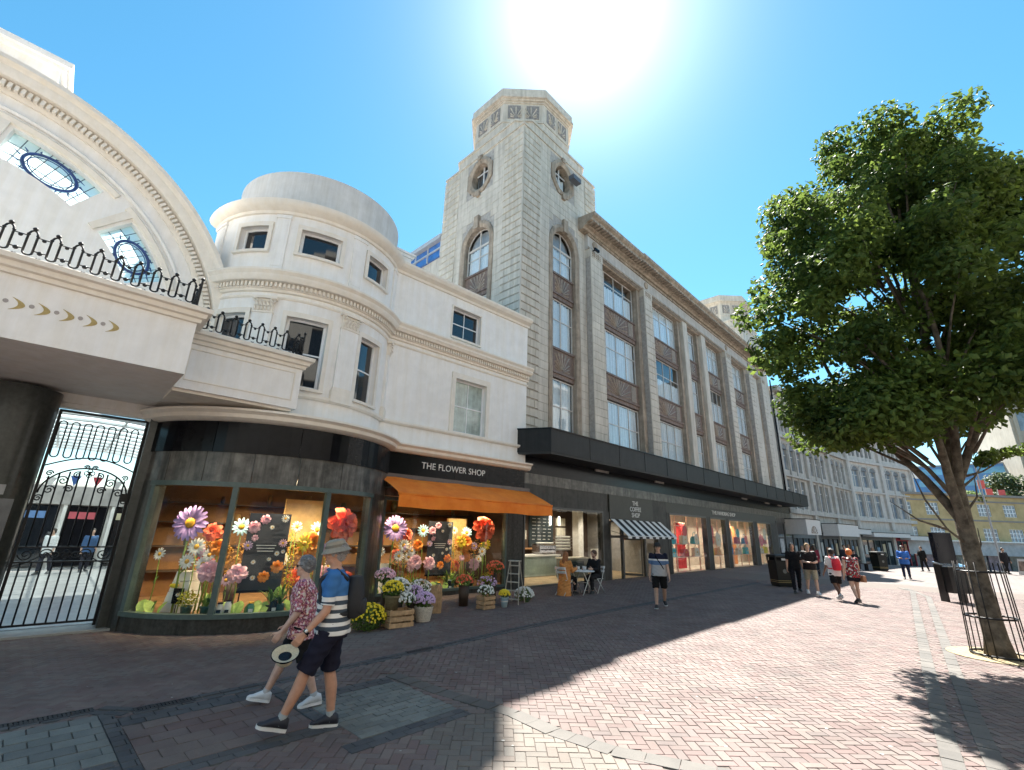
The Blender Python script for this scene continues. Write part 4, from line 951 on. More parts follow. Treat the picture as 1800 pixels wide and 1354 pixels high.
# body of the store, rear wing with blue rooflight
mb = MB(); mb.box(5.75, 36.2, 1.0, 16, 5, 17.6); mb.box(.0, 5.7, 6.26, 20, 3.5, 17.2); mb.build('store_body', stone, st)
bl = M('blue_rooflight', (.05, .16, .45), .15, .3, 2, spec=.7)
mb = MB(); mb.box(-.12, 0, 6.3, 16, 16.25, 17.15); wgl = mb.build('blue_rooflight', bl, st)
mb = MB()
for i in range(8): mb.box(-.18, -.10, 6.4+i*1.2, 6.48+i*1.2, 16.2, 17.2)
mb.box(-.2, -.1, 6.3, 16, 16.66, 16.74); mb.box(-.35, .2, 6.3, 16, 17.2, 17.45); mb.build('rooflight_frame', M('rooflight_frame', (.45, .47, .5), .5), wgl)
# far tower (same design) at the other end of the facade: copies of the lantern and stage
FT = 30.45
for src in [o for o in st.children if o.name.split('.')[0] in ('tower_coping', 'tower_stage', 'octagon_lantern')]:
    c_ = copy_tree(src, st); c_.location = (FT, 0, 0)
MB().box(FT-.25, FT+5.72, .27, 6.25, 4.0, TZ).build('far_tower_wall', stone, st)
for z0, z1 in ROWS: big_window(lambda u, v, d: (u, .2+d, v), FT+2.9, FT+4.3, z0, z1, 0, 2)
# lead downpipe at the end of the facade
MB().tube([(36.25, .1, 4.6), (36.25, .1, 17)], .07, 8).build('downpipe', black, st, smooth=True)
# small wall camera under the cornice
mb = MB(); mb.box(4.75, 5.15, -.35, -.25, 16.05, 16.18); mb.box(4.85, 4.92, -.25, .05, 16.1, 16.14); mb.build('wall_camera', black, st)
mb = MB(); mb.box(2.95, 3.6, -.34, -.02, 19.45, 19.72); mb.build('open_casement', M('grey_box', (.10, .11, .13), .5), st)  # dark box standing for the opened casement of the oval window
# ------------------------------------------------------------------ dark flat canopy
cb = M('canopy_dark_metal', (.017, .0165, .0165), .45, .25, 3, streak=.4, spec=.25)
cpy = thing('shop_canopy', 'long flat black canopy over the shopfronts of the stone building', 'canopy', fS(.2, 0, 4.7), 0)
pl = [(-.75, .24), (-.04, -1.14), (36.3, -1.5), (36.3, .24)]
mb = MB(); mb.slab(pl, .06, .93); cbo = mb.build('canopy_body', cb, cpy)
mb = MB(); mb.slab([(x*1.0005-.03, y-.04 if y < 0 else y) for x, y in pl], .93, .975); mb.build('top_flashing', black, cpy)
mb = MB(); mb.slab([(x+.03 if x < 1 else x-.03, y+.03 if y < 0 else y) for x, y in pl], 0, .06); mb.build('soffit', M('canopy_soffit', (.02, .02, .02), .5), cpy)
for i, x in enumerate(frange(.2, 36.0, 16)[1:-1]):
    y = -1.14-.36*(x/36.3); MB().box(x-.006, x+.006, y-.012, y+.02, .07, .925).build('panel_seam', black, cpy)
# ------------------------------------------------------------------ shopfronts under the canopy (parts of the stone store)
olive = M('olive_sign_panel', (.050, .050, .040), .5, .1, 4)
greyst = M('grey_shop_stone', (.060, .057, .052), .45, .3, 4, streak=.4, spec=.25)
frame2 = M('bronze_shop_frame', (.075, .075, .07), .35, .15)
def sb(name, x0, x1, y0, y1, z0, z1, m): return MB().box(x0, x1, y0, y1, z0, z1).build(name, m, st)
x = -.04
for i, x1 in enumerate(frange(.95, 36.2, 24)):
    sb('granite_fascia_panel', x+.004, x1-.004, .0, .2, 3.66, 4.06, granite2); x = x1
sb('canopy_back', -.04, 36.2, .02, .22, 4.06, 4.76, black)
# coffee shop window
sb('fascia_plain', -.04, 5.70, .01, .2, 2.88, 3.655, greyst)
mb = MB(); mb.box(-.04, .04, -.03, .1, -.05, 2.88); mb.box(5.15, 5.24, -.03, .1, -.05, 2.88); mb.box(.04, 5.15, -.028, .098, 2.80, 2.88); mb.box(.04, 5.15, -.028, .098, -.05, .06); mb.build('window_frame', frame2, st)
sb('shop_pane', .04, 5.15, .03, .036, .06, 2.80, paneclear)
sb('shop_pier', 5.24, 5.70, -.03, .3, -.2, 2.88, greyst)
sb('sign_panel', 5.72, 9.80, -.06, .1, 2.55, 3.65, olive)
text_mesh('sign_lettering', 'THE\nCOFFEE\nSHOP', .30, MATS['sign_white'], st, (8.05, -.065, 3.08), (R(90), 0, 0), .008, spacing=1.05)
sb('sign_panel', 9.802, 10.44, -.055, .1, 2.5, 3.65, greyst)
# recessed doorway
mb = MB(); mb.box(5.74, 5.82, -.02, .1, -.1, 2.5); mb.box(6.78, 6.92, -.02, .1, -.1, 2.5); mb.box(8.86, 9.0, -.02, .1, -.1, 2.5); mb.box(10.3, 10.42, -.02, .1, -.1, 2.5); mb.box(5.82, 10.3, -.018, .098, 1.75, 1.86); mb.box(5.82, 10.3, -.018, .098, 2.42, 2.5); mb.build('door_frame', frame2, st)
for a, b in ((5.82, 6.78), (9.0, 10.3)): sb('shop_pane', a, b, .03, .036, .02, 1.75, paneclear)
sb('shop_pane', 5.82, 10.3, .032, .038, 1.86, 2.42, paneclear)
mb = MB(); mb.box(0, .06, -.02, .03, 0, 1.74); mb.box(.90, .96, -.02, .03, 0, 1.74); mb.box(.06, .90, -.018, .028, 0, .1); mb.box(.06, .90, -.018, .028, 1.64, 1.74); dr = mb.build('door', frame2, st, loc=(8.8, .1, .01), rot=(0, 0, R(115)))
MB().box(.06, .90, .0, .006, .1, 1.64).build('door_pane', paneclear, dr); MB().tube([(.12, -.05, .7), (.12, -.05, 1.2)], .015, 6).build('handle', M('steel', (.5, .5, .5), .3, metal=1), dr)
sb('shop_pier', 10.42, 11.42, -.02, .3, -.2, 3.65, greyst)
# coffee interior
oakf = M('oak_herringbone', (.42, .30, .17), .45, .3, 2.5, col2=(.50, .37, .22))
tealb = M('chalkboard', (.02, .035, .045), .5, .2)
inw = M('cafe_wall', (.07, .045, .032), .8, .2)
sb('cafe_floor', -.1, 10.6, .12, 4.6, -.06, .0, oakf); sb('cafe_back_wall', -.1, 10.6, 4.5, 4.6, 0, 3.4, inw); sb('cafe_ceiling', -.1, 10.6, .2, 4.6, 3.3, 3.4, M('cafe_ceiling', (.5, .48, .45), .8))
sb('cafe_side_wall', -.1, -.05, .2, 4.6, 0, 3.3, inw); MATS.get('x')
sb('cafe_side_wall', 10.5, 10.6, .2, 4.6, 0, 3.3, M('cafe_grey', (.35, .34, .33), .7))
sb('chalkboard', 5.3, 7.2, 4.42, 4.5, 1.2, 2.75, tealb)
chalk = M('chalk', (.55, .56, .56), .9)
mb = MB()
for i in range(7):
    z = 2.55-.17*i
    for j in range(4):
        w_ = rnd.uniform(.12, .3); mb.box(5.5+.42*j, 5.5+.42*j+w_, 4.41, 4.419, z, z+.035)
tag(mb.build('chalk_lines', chalk, st), kind='stuff')
for i in range(4): sb('framed_menu', 7.5+.42*(i % 2), 7.85+.42*(i % 2), 4.42, 4.5, 1.75+.5*(i//2), 2.15+.5*(i//2), M('menu_paper', (.6, .58, .5), .7))
sb('white_column', 8.5, 8.95, 3.7, 4.1, 0, 3.3, M('cafe_white2', (.75, .75, .74), .6))
for x, z in ((4.0, 1.62), (4.65, 1.55)): sb('wall_picture', x, x+.42, 4.42, 4.5, z, z+.42, MATS['menu_paper'])
sb('oak_shelf', 3.6, 6.6, 4.1, 4.5, 1.08, 1.14, M('oak_shelf', (.42, .22, .10), .5))
def cafe_thing(name, lab, cat, x, y, parts, group=None):
    t = thing(name, lab, cat, fS(x, y, 0), 0, group)
    for nm, bx, m in parts: MB().box(*bx).build(nm, m, t)
    return t
steel = M('brushed_steel', (.55, .56, .57), .3, .12, 12, metal=.8); whitep = M('white_lacquer', (.72, .72, .7), .35, .05)
cafe_thing('display_counter', 'long glass and steel serving counter inside the coffee shop', 'counter', 2.5, 2.6, [('counter_base', (0, 2.9, 0, .7, .02, .86), M('counter_panel', (.36, .42, .40), .3, .15, 3)), ('counter_top', (-.05, 2.95, -.05, .75, .86, .92), whitep), ('glass_front', (.05, 2.85, -.012, -.004, .1, .84), paneclear)])
cafe_thing('corner_counter', 'olive panelled corner counter behind the seated couple', 'counter', 4.3, 1.3, [('counter_base', (0, 1.6, 0, .6, .02, .80), M('counter_olive', (.15, .155, .12), .5)), ('counter_top', (-.04, 1.64, -.04, .64, .80, .86), M('counter_top_oak', (.6, .55, .45), .5)), ('screen', (.35, 1.25, -.02, -.001, .25, .7), tealb)])
t = thing('coffee_machine', 'chrome espresso machine with cups stacked on top of the counter', 'coffee machine', fS(4.15, 2.75, .92), 0)
mb = MB(); mb.box(0, 1.2, 0, .5, .08, .42); mb.box(.05, 1.15, -.05, .52, .42, .46); mb.box(0, .15, 0, .5, 0, .08); mb.box(1.05, 1.2, 0, .5, 0, .08); bevel(mb.build('machine_body', M('chrome', (.75, .75, .76), .12, .1, metal=1), t), .02)
for i in range(3): MB().tube([(.25+.35*i, -.02, .22), (.25+.35*i, -.16, .20)], .025, 8).build('portafilter', black, t)
cup = MB().lathe([(.02, 0), (.032, .0), (.042, .07), (.036, .07), (.028, .01)], 10).data('cup', whitep, True)
for i in range(34):
    o = bpy.data.objects.new('cup', cup); link(o, t); o.location = (.1+.085*(i % 12)+.01*(i//12), .08+.11*((i//12)), .46+.0)
for i in range(60):
    o = bpy.data.objects.new('cup', cup); link(o, t); o.location = (1.5+.1*(i % 12), .25+.0*(i % 3), .18+.14*(i//12)); o.scale = (1.15, 1.15, 1.3)
for k in range(5): MB().box(1.4, 2.75, .2, .36, .155+.14*k, .168+.14*k).build('cup_shelf', steel, t)
for x in (1.15, 1.75): 
    t2 = thing('pendant_lamp', 'small white tube pendant lamp hanging %s in the coffee shop window' % ('left' if x < 1.5 else 'right'), 'pendant lamp', fS(x*1.0+1.6, 1.0, 2.2), 0, 'coffee shop pendant lamps')
    MB().tube([(0, 0, .35), (0, 0, 1.1)], .008, 5).build('cord', black, t2); MB().lathe([(.05, 0), (.05, .36), (.02, .38)], 12).build('shade', M('lamp_shade', (.75, .73, .7), .5, emit=(1, .9, .75), estr=.8), t2, True)
for x, y in ((1.0, 1.5), (3.0, 1.6), (4.6, 1.6), (2, 3.4), (4, 3.3), (7.5, 1.5), (7.0, 3.2), (9.4, 2.2)):
    lamp(st, x, y, 3.24, LAMP_E*1.9, (1, .86, .68))
for i in range(4): cafe_thing('white_cube_plinth', 'white box plinth inside the coffee shop doorway, %s' % ['lower left', 'lower right', 'upper left', 'upper right'][i], 'plinth', 9.1+.48*(i % 2), 2.9, [('box', (0, .45, 0, .45, .0+.56*(i//2), .55+.56*(i//2)), whitep)], 'white plinths in the doorway')
# handbag shop
sb('fascia_plain', 11.42, 31.3, .01, .2, 3.10, 3.655, olive)
text_mesh('sign_lettering', 'THE HANDBAG SHOP', .34, MATS['sign_white'], st, (19.9, -.0, 3.38), (R(90), 0, 0), .01, spacing=1.0, font_scale=1.25)
HB = [(11.75, 16.7), (17.35, 19.9), (20.5, 25.4), (26.3, 29.6)]
ends = [11.42]+[v for ab_ in HB for v in ab_]+[31.3]
for a, b in zip(ends[0::2], ends[1::2]): sb('shop_pier', a+.04, b-.04, -.02, .3, -.2, 3.10, greyst)
for a, b in HB:
    mb = MB(); mb.box(a-.04, a+.04, -.04, .1, -.05, 3.1); mb.box(b-.04, b+.04, -.04, .1, -.05, 3.1); mb.box(a+.04, b-.04, -.038, .098, 3.0, 3.1); mb.box(a+.04, b-.04, -.038, .098, -.1, .02); mb.build('window_frame', frame2, st)
    sb('shop_pane', a+.04, b-.04, .03, .036, .02, 3.0, paneclear)
sb('boutique_floor', 11.4, 31, .12, 2.6, -.06, .0, M('boutique_floor', (.62, .57, .50), .4)); sb('boutique_back_wall', 11.4, 31, 2.5, 2.6, 0, 3.3, M('boutique_wall', (.58, .47, .36), .7, .25, .6, col2=(.62, .55, .48))); sb('boutique_ceiling', 11.4, 31, .2, 2.6, 3.25, 3.3, MATS['cafe_ceiling'])
sb('boutique_side_wall', 11.4, 11.45, .2, 2.6, 0, 3.3, MATS['boutique_wall']); sb('boutique_side_wall', 31.0, 31.05, .2, 2.6, 0, 3.3, MATS['boutique_wall'])
for x in (12.4, 14.2, 16, 18.4, 20.2, 22, 24, 26, 28, 30): lamp(st, x, .7, 3.16, LAMP_E*2.6, (1, .84, .66))
# end doorway and last fascia of the store
sb('fascia_plain', 31.3, 36.2, .01, .2, 3.3, 3.655, granite2)
mb = MB(); mb.box(31.3, 31.42, -.02, .1, -.1, 3.3); mb.box(36.05, 36.2, -.02, .1, -.1, 3.3); mb.box(31.42, 36.05, -.018, .098, 3.2, 3.3); mb.box(33.6, 33.75, -.018, .098, -.1, 3.2); mb.build('door_frame', frame2, st)
sb('shop_pane', 31.42, 33.6, .03, .036, 0, 3.2, darkglass); sb('shop_pane', 33.75, 36.05, .03, .036, 0, 3.2, darkglass)
sb('poster', 32.0, 33.0, .01, .026, .8, 1.9, M('poster_grey', (.45, .46, .48), .6, .3, 4))
# ------------------------------------------------------------------ orange awning and striped awning
orange = M('orange_canvas', (.95, .20, .012), .8, .08, 2.2, col2=(.96, .26, .025), bump=.12, bscale=9)
def canvas(mb, xs, prof, wob=.018):
    rs = []
    for x in xs: rs.append([(x, y+wob*math.sin(x*5+z*9), z+wob*math.sin(x*3.1+y*4)) for y, z in prof])
    for a, b in zip(rs, rs[1:]):
        for j in range(len(prof)-1): mb.quad(a[j], b[j], b[j+1], a[j+1])
    return mb
oa = thing('orange_awning', 'bright orange canvas awning with a straight valance over the flower shop window', 'awning', fW(-5.98, 0, 2.4), FROT)
LW = 6.15
prof = [(0.0, .98), (-.4, .82), (-.8, .63), (-1.12, .46), (-1.22, .38)]
canvas(MB(), frange(0, LW, 40), prof).build('canvas', orange, oa, smooth=True)
canvas(MB(), frange(0, LW, 40), [(-1.235, .40), (-1.245, .26), (-1.24, .06)], .014).build('valance', orange, oa, smooth=True)
MB().tube([(0, -1.22, .41), (LW, -1.22, .41)], .035, 10).build('front_bar', orange, oa, smooth=True)
MB().box(0, LW, -.10, .02, .94, 1.06).build('cassette', M('awning_cassette', (.12, .10, .09), .4), oa)
for x in (.15, LW-.5): MB().tube([(x, -.02, .62), (x+.12, -.6, .66), (x+.05, -1.2, .40)], .022, 6).build('arm', M('awning_arm', (.35, .34, .32), .4, metal=.6), oa)
sa = thing('striped_awning', 'small black and white striped awning over the coffee shop door', 'awning', fS(5.8, -.06, 1.75), 0)
bw = [M('stripe_white', (.78, .78, .76), .8, .04), M('stripe_black', (.015, .015, .016), .8, .1)]
n = 15; SW = 4.75
for i in range(n):
    x0, x1 = SW*i/n, SW*(i+1)/n
    mb = canvas(MB(), [x0, x1], [(0, .82), (-.42, .46), (-.80, .14), (-.84, .10)], .004); canvas(mb, [x0, x1], [(-.845, .10), (-.85, .0)], .002)
    mb.build('stripe', bw[i % 2], sa)
MB().tube([(0, -.84, .1), (SW, -.84, .1)], .02, 6).build('front_bar', bw[0], sa)
for x in (0, SW): MB().tube([(x, 0, .3), (x, -.82, .1)], .014, 6).build('arm', frame2, sa)
# ------------------------------------------------------------------ grey stone terrace further down the street
stoneg = M('weathered_stone', (.52, .49, .45), .85, .14, 2.0, streak=.35)
stonel = M('pale_stone', (.60, .56, .52), .85, .10, 2.0, streak=.2)
greyglass = M('grey_window', (.20, .24, .28), .12, .35, 1.2, spec=.7)
def terrace(label, P0, ang, L_, groups, mat, roof):
    t = thing('stone_terrace_building', label, 'building', (P0[0], P0[1], 0), ang)
    P = lambda u, v, d: (u, d, v)
    gwid = L_/groups; ops = []
    for g in range(groups):
        for k in range(3):
            a = g*gwid+gwid*.13+k*gwid*.255; b = a+gwid*.19
            ops += [(a, b, 4.75, 7.4), (a, b, 8.3, 10.35)]
            ops += [(a-.1, a+gwid*.07, 12.1, 13.9), (a+gwid*.10, a+gwid*.18, 12.1, 13.9)]
    wall_grid(MB(), P, 0, L_, 3.3, roof, ops, .3).build('wall', mat, t)
    for a, b, c, d in ops:
        if c < 12:
            w = MB().box(a, b, .22, .26, c, d).build('window', greyglass, t)
            mb = MB(); mb.box((a+b)/2-.04, (a+b)/2+.04, .17, .22, c, d); mb.box(a, b, .172, .218, c+(d-c)*.68, c+(d-c)*.68+.08); mb.build('glazing_bar', frm, w)
            if c > 8:
                ap = arch_poly((a+b)/2, (b-a)/2, d-.02, .5, 7); mb = MB(); mb.prism(ap, -.02, .24); mb.build('arched_head', M('arch_grey', (.16, .17, .18), .5), w)  # plain dark grey fill for the arched head
                MB().tube([(u, -.03, z) for u, z in arch_poly((a+b)/2, (b-a)/2+.08, d-.02, .6, 9)], .09, 5).build('arch_moulding', mat, w)
        else: MB().box(a, b, .2, .24, c, d).build('louvre', M('louvre_dark', (.12, .13, .13), .7), t)
    for g in range(groups+1):
        x = g*gwid; MB().box(max(0, x-.4), min(L_, x+.4), -.28, .01, 3.3, roof-.6).build('pilaster', mat, t)
    for g in range(groups):
        for k in range(2): x = g*gwid+gwid*(.355+k*.255); MB().box(x-.14, x+.14, -.12, .01, 4.3, 10.9).build('fin', mat, t)
    for z0, z1, d in ((4.2, 4.6, .18), (7.62, 7.8, .10), (11.3, 11.6, .16), (14.3, 14.6, .3), (roof-.5, roof, .6)): MB().box(-.02, L_+.02, -d-.16, .012, z0, z1).build('string_course', mat, t)
    MB().box(0, L_, .3, 10, -1.6, roof-.1).build('body', room, t)
    MB().box(0, L_, .02, .28, 2.6, 3.3).build('shop_fascia', mat, t)
    for g in range(groups+1):
        x = g*gwid; MB().box(max(0, x-.3), min(L_, x+.3), -.05, .29, -1.6, 2.6).build('shop_pier', mat, t)
    return t
d1 = terrace('weathered grey stone terrace with arched windows next to the department store', (49.42, 12.2), R(-6), 20.7, 3, stoneg, 16.4)
d2 = terrace('paler stone terrace with arched windows angled across the end of the street', (70.08, 9.99), R(-19), 15.4, 2, stonel, 15.6)
# shopfronts of the terraces
shopc = [(.12, .13, .13), (.25, .24, .22), (.30, .05, .05), (.10, .11, .12)]
def farshop(par, x0, x1, col, sign=None, sc=(.75, .74, .72), lit=False):
    MB().box(x0, x1, .10, .16, -1.6, 2.5).build('shop_window', darkglass, par)
    n = max(2, int((x1-x0)/1.3))
    for i in range(n+1):
        x = x0+(x1-x0)*i/n; MB().box(x-.05, x+.05, .02, .12, -1.6, 2.5).build('shop_mullion', M('far_frame_%d' % int(col[0]*99), col, .5), par)
    MB().box(x0, x1, -.02, .10, 2.0, 2.5).build('shop_sign_board', M('far_frame_%d' % int(col[0]*99), col, .5), par)
    for i in range(n):
        x = x0+(x1-x0)*(i+.5)/n; MB().box(x-.28, x+.28, .05, .09, rnd.uniform(.1, .5), rnd.uniform(1.1, 1.8)).build('window_display', M('far_display_%d' % (i % 4), [(.5, .5, .48), (.4, .2, .12), (.2, .3, .4), (.55, .45, .3)][i % 4], .7), par)
farshop(d1, .5, 6.4, shopc[0]); farshop(d1, 7.4, 13.3, shopc[3]); farshop(d1, 14.3, 20.3, shopc[1])
farshop(d2, .5, 7.2, shopc[0]); farshop(d2, 8.2, 14.9, (.42, .05, .06))
cwhite = M('canopy_white', (.66, .62, .59), .6, .06)
def fcanopy(lab, par, x0, x1, dep, z0, z1, arch=False):
    a = par.rotation_euler[2]; c_, s_ = math.cos(a), math.sin(a); px_, py_ = par.location[0]+x0*c_, par.location[1]+x0*s_
    t = thing('shop_canopy', lab, 'canopy', (px_, py_, z0), a, 'pale box canopies along the terrace')
    MB().box(0, x1-x0, -dep, -.29, 0, z1-z0).build('canopy_box', cwhite, t); MB().box(-.03, x1-x0+.03, -dep-.03, -.28, z1-z0, z1-z0+.06).build('flashing', black, t)
    if arch:
        ap = arch_poly((x1-x0)/2, .75, .12, .62, 10); MB().prism([(u, z) for u, z in ap], -dep-.02, -dep+.01).build('arch_emblem', M('emblem_brown', (.30, .24, .20), .7), t)
        mb = MB()
        for i in range(5):
            tt = math.pi*(i+.5)/5; mb.tube([((x1-x0)/2+.2*math.cos(tt), -dep-.025, .12+.18*math.sin(tt)), ((x1-x0)/2+.7*math.cos(tt), -dep-.025, .12+.56*math.sin(tt))], .025, 4)
        mb.build('emblem_ray', cwhite, t)
fcanopy('large pale box canopy with an arch emblem just past the black canopy', d1, -2.2, 1.2, 2.2, 2.3, 3.55, True)
fcanopy('second pale box canopy behind the walking group', d1, 7.8, 14.4, 1.7, 2.3, 3.45)
fcanopy('thin pale canopy over the grey shopfront past the group', d1, 15.0, 20.4, 1.4, 2.62, 3.15)
fcanopy('thin pale canopy at the corner where the terrace bends', d2, .2, 8.4, 1.5, 2.4, 2.85)
fcanopy('thin pale canopy over the red shopfront at the end of the terrace', d2, 8.6, 15.2, 1.4, 2.15, 2.65)
# ------------------------------------------------------------------ yellow brick building closing the street
yb = M('yellow_brick', (.50, .36, .17), .85, .12, 1.0, col2=(.54, .40, .20), bump=.1, bscale=6)
ye = thing('yellow_brick_building', 'low yellow brick building with wide white windows closing the end of the street', 'building', (90.0, -.75, -1.45), R(-40))
Pe = lambda u, v, d: (u, d, v)
eops = []
xs_ = [-11.6, -7.6, -3.6, .2, 4.1, 8.0]
for x in xs_: eops += [(x, x+2.1, 3.75, 5.35), (x, x+1.9, 6.95, 8.5)]
wall_grid(MB(), Pe, -14, 26, 3.6, 9.5, eops, .2).build('wall', yb, ye)
for a, b, c, d in eops:
    w = MB().box(a, b, .13, .18, c, d).build('window', greyglass, ye); mb = MB()
    for i in range(5): u = a+(b-a)*i/4; mb.box(u-.045, u+.045, .07, .13, c, d)
    for i in range(4): v = c+(d-c)*i/3; mb.box(a, b, .072, .128, v-.04, v+.04)
    mb.build('glazing_bar', sashw, w)
mb = MB(); mb.box(-14, 26, -.35, .6, 9.5, 9.8); mb.box(-14, 26, -.08, .01, 6.25, 6.45); mb.box(-14, 26, -.08, .01, 8.75, 8.95); mb.build('coping', M('coping_grey', (.28, .25, .22), .8), ye)
MB().box(-14, 26, -.6, .02, 1.95, 3.6).build('shop_fascia', M('shop_fascia_grey', (.42, .42, .43), .6, .2, 1.5), ye)
mb = MB(); mb.box(-14, 26, -1.1, .02, 3.6, 3.75); mb.build('fascia_ledge', whitep, ye)
MB().box(-14, 26, .2, 8, 0, 9.4).build('body', yb, ye)
for i in range(12):
    x = -13+i*3.2; MB().box(x, x+2.95, -.05, .15, .0, 1.95).build('shop_window', M('far_shop_%d' % (i % 3), [(.10, .12, .14), (.16, .12, .16), (.08, .10, .10)][i % 3], .2, .5, 2), ye)
# blue glass office behind
bo = thing('blue_office_building', 'long blue glass office block rising behind the yellow brick building', 'building', (112, 8, 0), R(-88))
MB().box(-6, 30, 0, 12, 0, 14.9).build('wall', M('blue_cladding', (.06, .20, .48), .25, .2, .3, spec=.6), bo)
for k in range(6):
    for i in range(9):
        MB().box(-5.6+i*4, -2.2+i*4, -.03, .01, 3.2+k*2+.2, 3.2+k*2+1.2).build('window', M('blue_window', (.10, .32, .55), .1, .3, .6, spec=.8), bo)
MB().box(-6.2, 30.2, -.2, 12, 14.9, 15.1).build('roof_edge', M('office_grey', (.35, .37, .4), .6), bo)
mb = MB(); mb.lathe([(.01, 0), (.7, 0), (.7, .05), (.01, .05)], 24, (2.3, -.06, 13.6), ax='y'); mb.build('round_emblem', sashw, bo)
# tall cream tower block at the right edge
rb = thing('cream_tower_block', 'tall cream tower block with vertical ribs at the right edge behind the tree', 'building', (106, -7.3, -2), R(-75))
MB().box(0, 24, 0, 16, -1, 42).build('wall', M('cream_cladding', (.44, .40, .33), .8, .1, .8, streak=.15), rb)
for i in range(13): MB().box(.4+i*1.8, .75+i*1.8, -.35, .01, 3, 41.5).build('rib', MATS['cream_cladding'], rb)
for k in range(7):
    for i in range(12): MB().box(.95+i*1.8, 2.0+i*1.8, -.02, .01, 6+k*5, 9+k*5).build('window', greyglass, rb)

# ------------------------------------------------------------------ foliage helpers and trees
def leafmat(name, c1, c2, trans=.35):
    if name in MATS: return MATS[name]
    m = bpy.data.materials.new(name); m.use_nodes = True; t = m.node_tree; N = t.nodes; L = t.links; b = N['Principled BSDF']; b.inputs['Roughness'].default_value = .55; b.inputs['Specular IOR Level'].default_value = .28
    a = N.new('ShaderNodeAttribute'); a.attribute_name = 'tone'; rp = N.new('ShaderNodeValToRGB'); rp.color_ramp.elements[0].color = (*c1, 1); rp.color_ramp.elements[1].color = (*c2, 1); L.new(a.outputs['Fac'], rp.inputs[0])
    L.new(rp.outputs[0], b.inputs['Base Color']); tr = N.new('ShaderNodeBsdfTranslucent'); hs = N.new('ShaderNodeHueSaturation'); hs.inputs['Value'].default_value = 1.7; hs.inputs['Hue'].default_value = .485; L.new(rp.outputs[0], hs.inputs['Color']); L.new(hs.outputs[0], tr.inputs[0])
    mx = N.new('ShaderNodeMixShader'); mx.inputs[0].default_value = trans; L.new(b.outputs[0], mx.inputs[1]); L.new(tr.outputs[0], mx.inputs[2]); L.new(mx.outputs[0], N['Material Output'].inputs[0]); MATS[name] = m; return m
def leaves(name, pts, size, mat, parent, seed=1, droop=.3, asp=.62, lobes=False):
    """pts: list of (center, outward normal)"""
    rg = np.random.default_rng(seed); n = len(pts); C_ = np.array([p[0] for p in pts]); Nn = np.array([p[1] for p in pts])
    nv = rg.normal(size=(n, 3))*.55+Nn*.6+np.array([0, 0, .55]); nv /= np.linalg.norm(nv, axis=1)[:, None]
    tv = rg.normal(size=(n, 3)); tv[:, 2] -= droop; tv -= nv*(tv*nv).sum(1)[:, None]; tv /= np.linalg.norm(tv, axis=1)[:, None]+1e-9; bv = np.cross(nv, tv)
    s = size*rg.uniform(.5, 1.4, n)[:, None]
    base = C_-tv*s*.5; tip = C_+tv*s*.5-nv*s*.12; l = C_+bv*s*asp*.5-nv*s*.06; r = C_-bv*s*asp*.5-nv*s*.06; mid = C_+nv*s*.05
    V = np.stack([base, l, tip, r, mid], 1).reshape(-1, 3); F = []
    for i in range(n): k = 5*i; F += [(k, k+4, k+1), (k+1, k+4, k+2), (k+2, k+4, k+3), (k+3, k+4, k)]
    me = bpy.data.meshes.new(name); me.from_pydata(V.tolist(), [], F); me.materials.append(mat)
    at = me.attributes.new('tone', 'FLOAT', 'FACE'); at.data.foreach_set('value', np.repeat(np.clip(.62*rg.random(n)+.38*(.5+.6*np.sin(C_[:, 0]*2.3+.7)*np.sin(C_[:, 1]*2.1+C_[:, 2]*1.7)), 0, 1), 4).astype(np.float32)); me.update()
    o = bpy.data.objects.new(name, me); link(o, parent); tag(o, kind='stuff'); return o
def clump_pts(cs, per, rg, shell=.55):
    out_ = []
    for c, r, sq in cs:
        k = int(per*r*r)
        v = rg.normal(size=(k, 3)); v /= np.linalg.norm(v, axis=1)[:, None]; rad = r*(shell+(1-shell)*rg.random(k)**.6)*(1+.18*np.sin(v[:, 0]*5+c[0])*np.cos(v[:, 1]*4+c[2]))
        p = np.array(c)+v*rad[:, None]*np.array([1, 1, sq])
        out_ += list(zip(p.tolist(), v.tolist()))
    return out_
bark = M('bark', (.085, .070, .055), .95, .4, 7, col2=(.13, .11, .085), bump=.8, bscale=14)
TB = Vector((13.06, .08, 0)); rl = Vector((.696, -.718, 0)); rf = Vector((.718, .696, 0))
tree = thing('street_tree', 'broad leafy street tree with a dark trunk inside an iron guard', 'tree', TB, 0)
def tp(l, z, f): return rl*l+rf*f+Vector((0, 0, z))
mb = MB()
tr_pts = [tp(0, -.05, 0), tp(.0, .3, 0), tp(-.02, 1.2, .02), tp(-.05, 2.2, 0), tp(-.03, 2.9, 0), tp(.05, 4.0, .05), tp(.15, 5.4, .1), tp(.3, 7.5, .1), tp(.5, 9.6, 0)]
mb.tube(tr_pts, [.24, .18, .155, .145, .135, .11, .085, .05, .02], 14); mb.build('trunk', bark, tree, smooth=True)
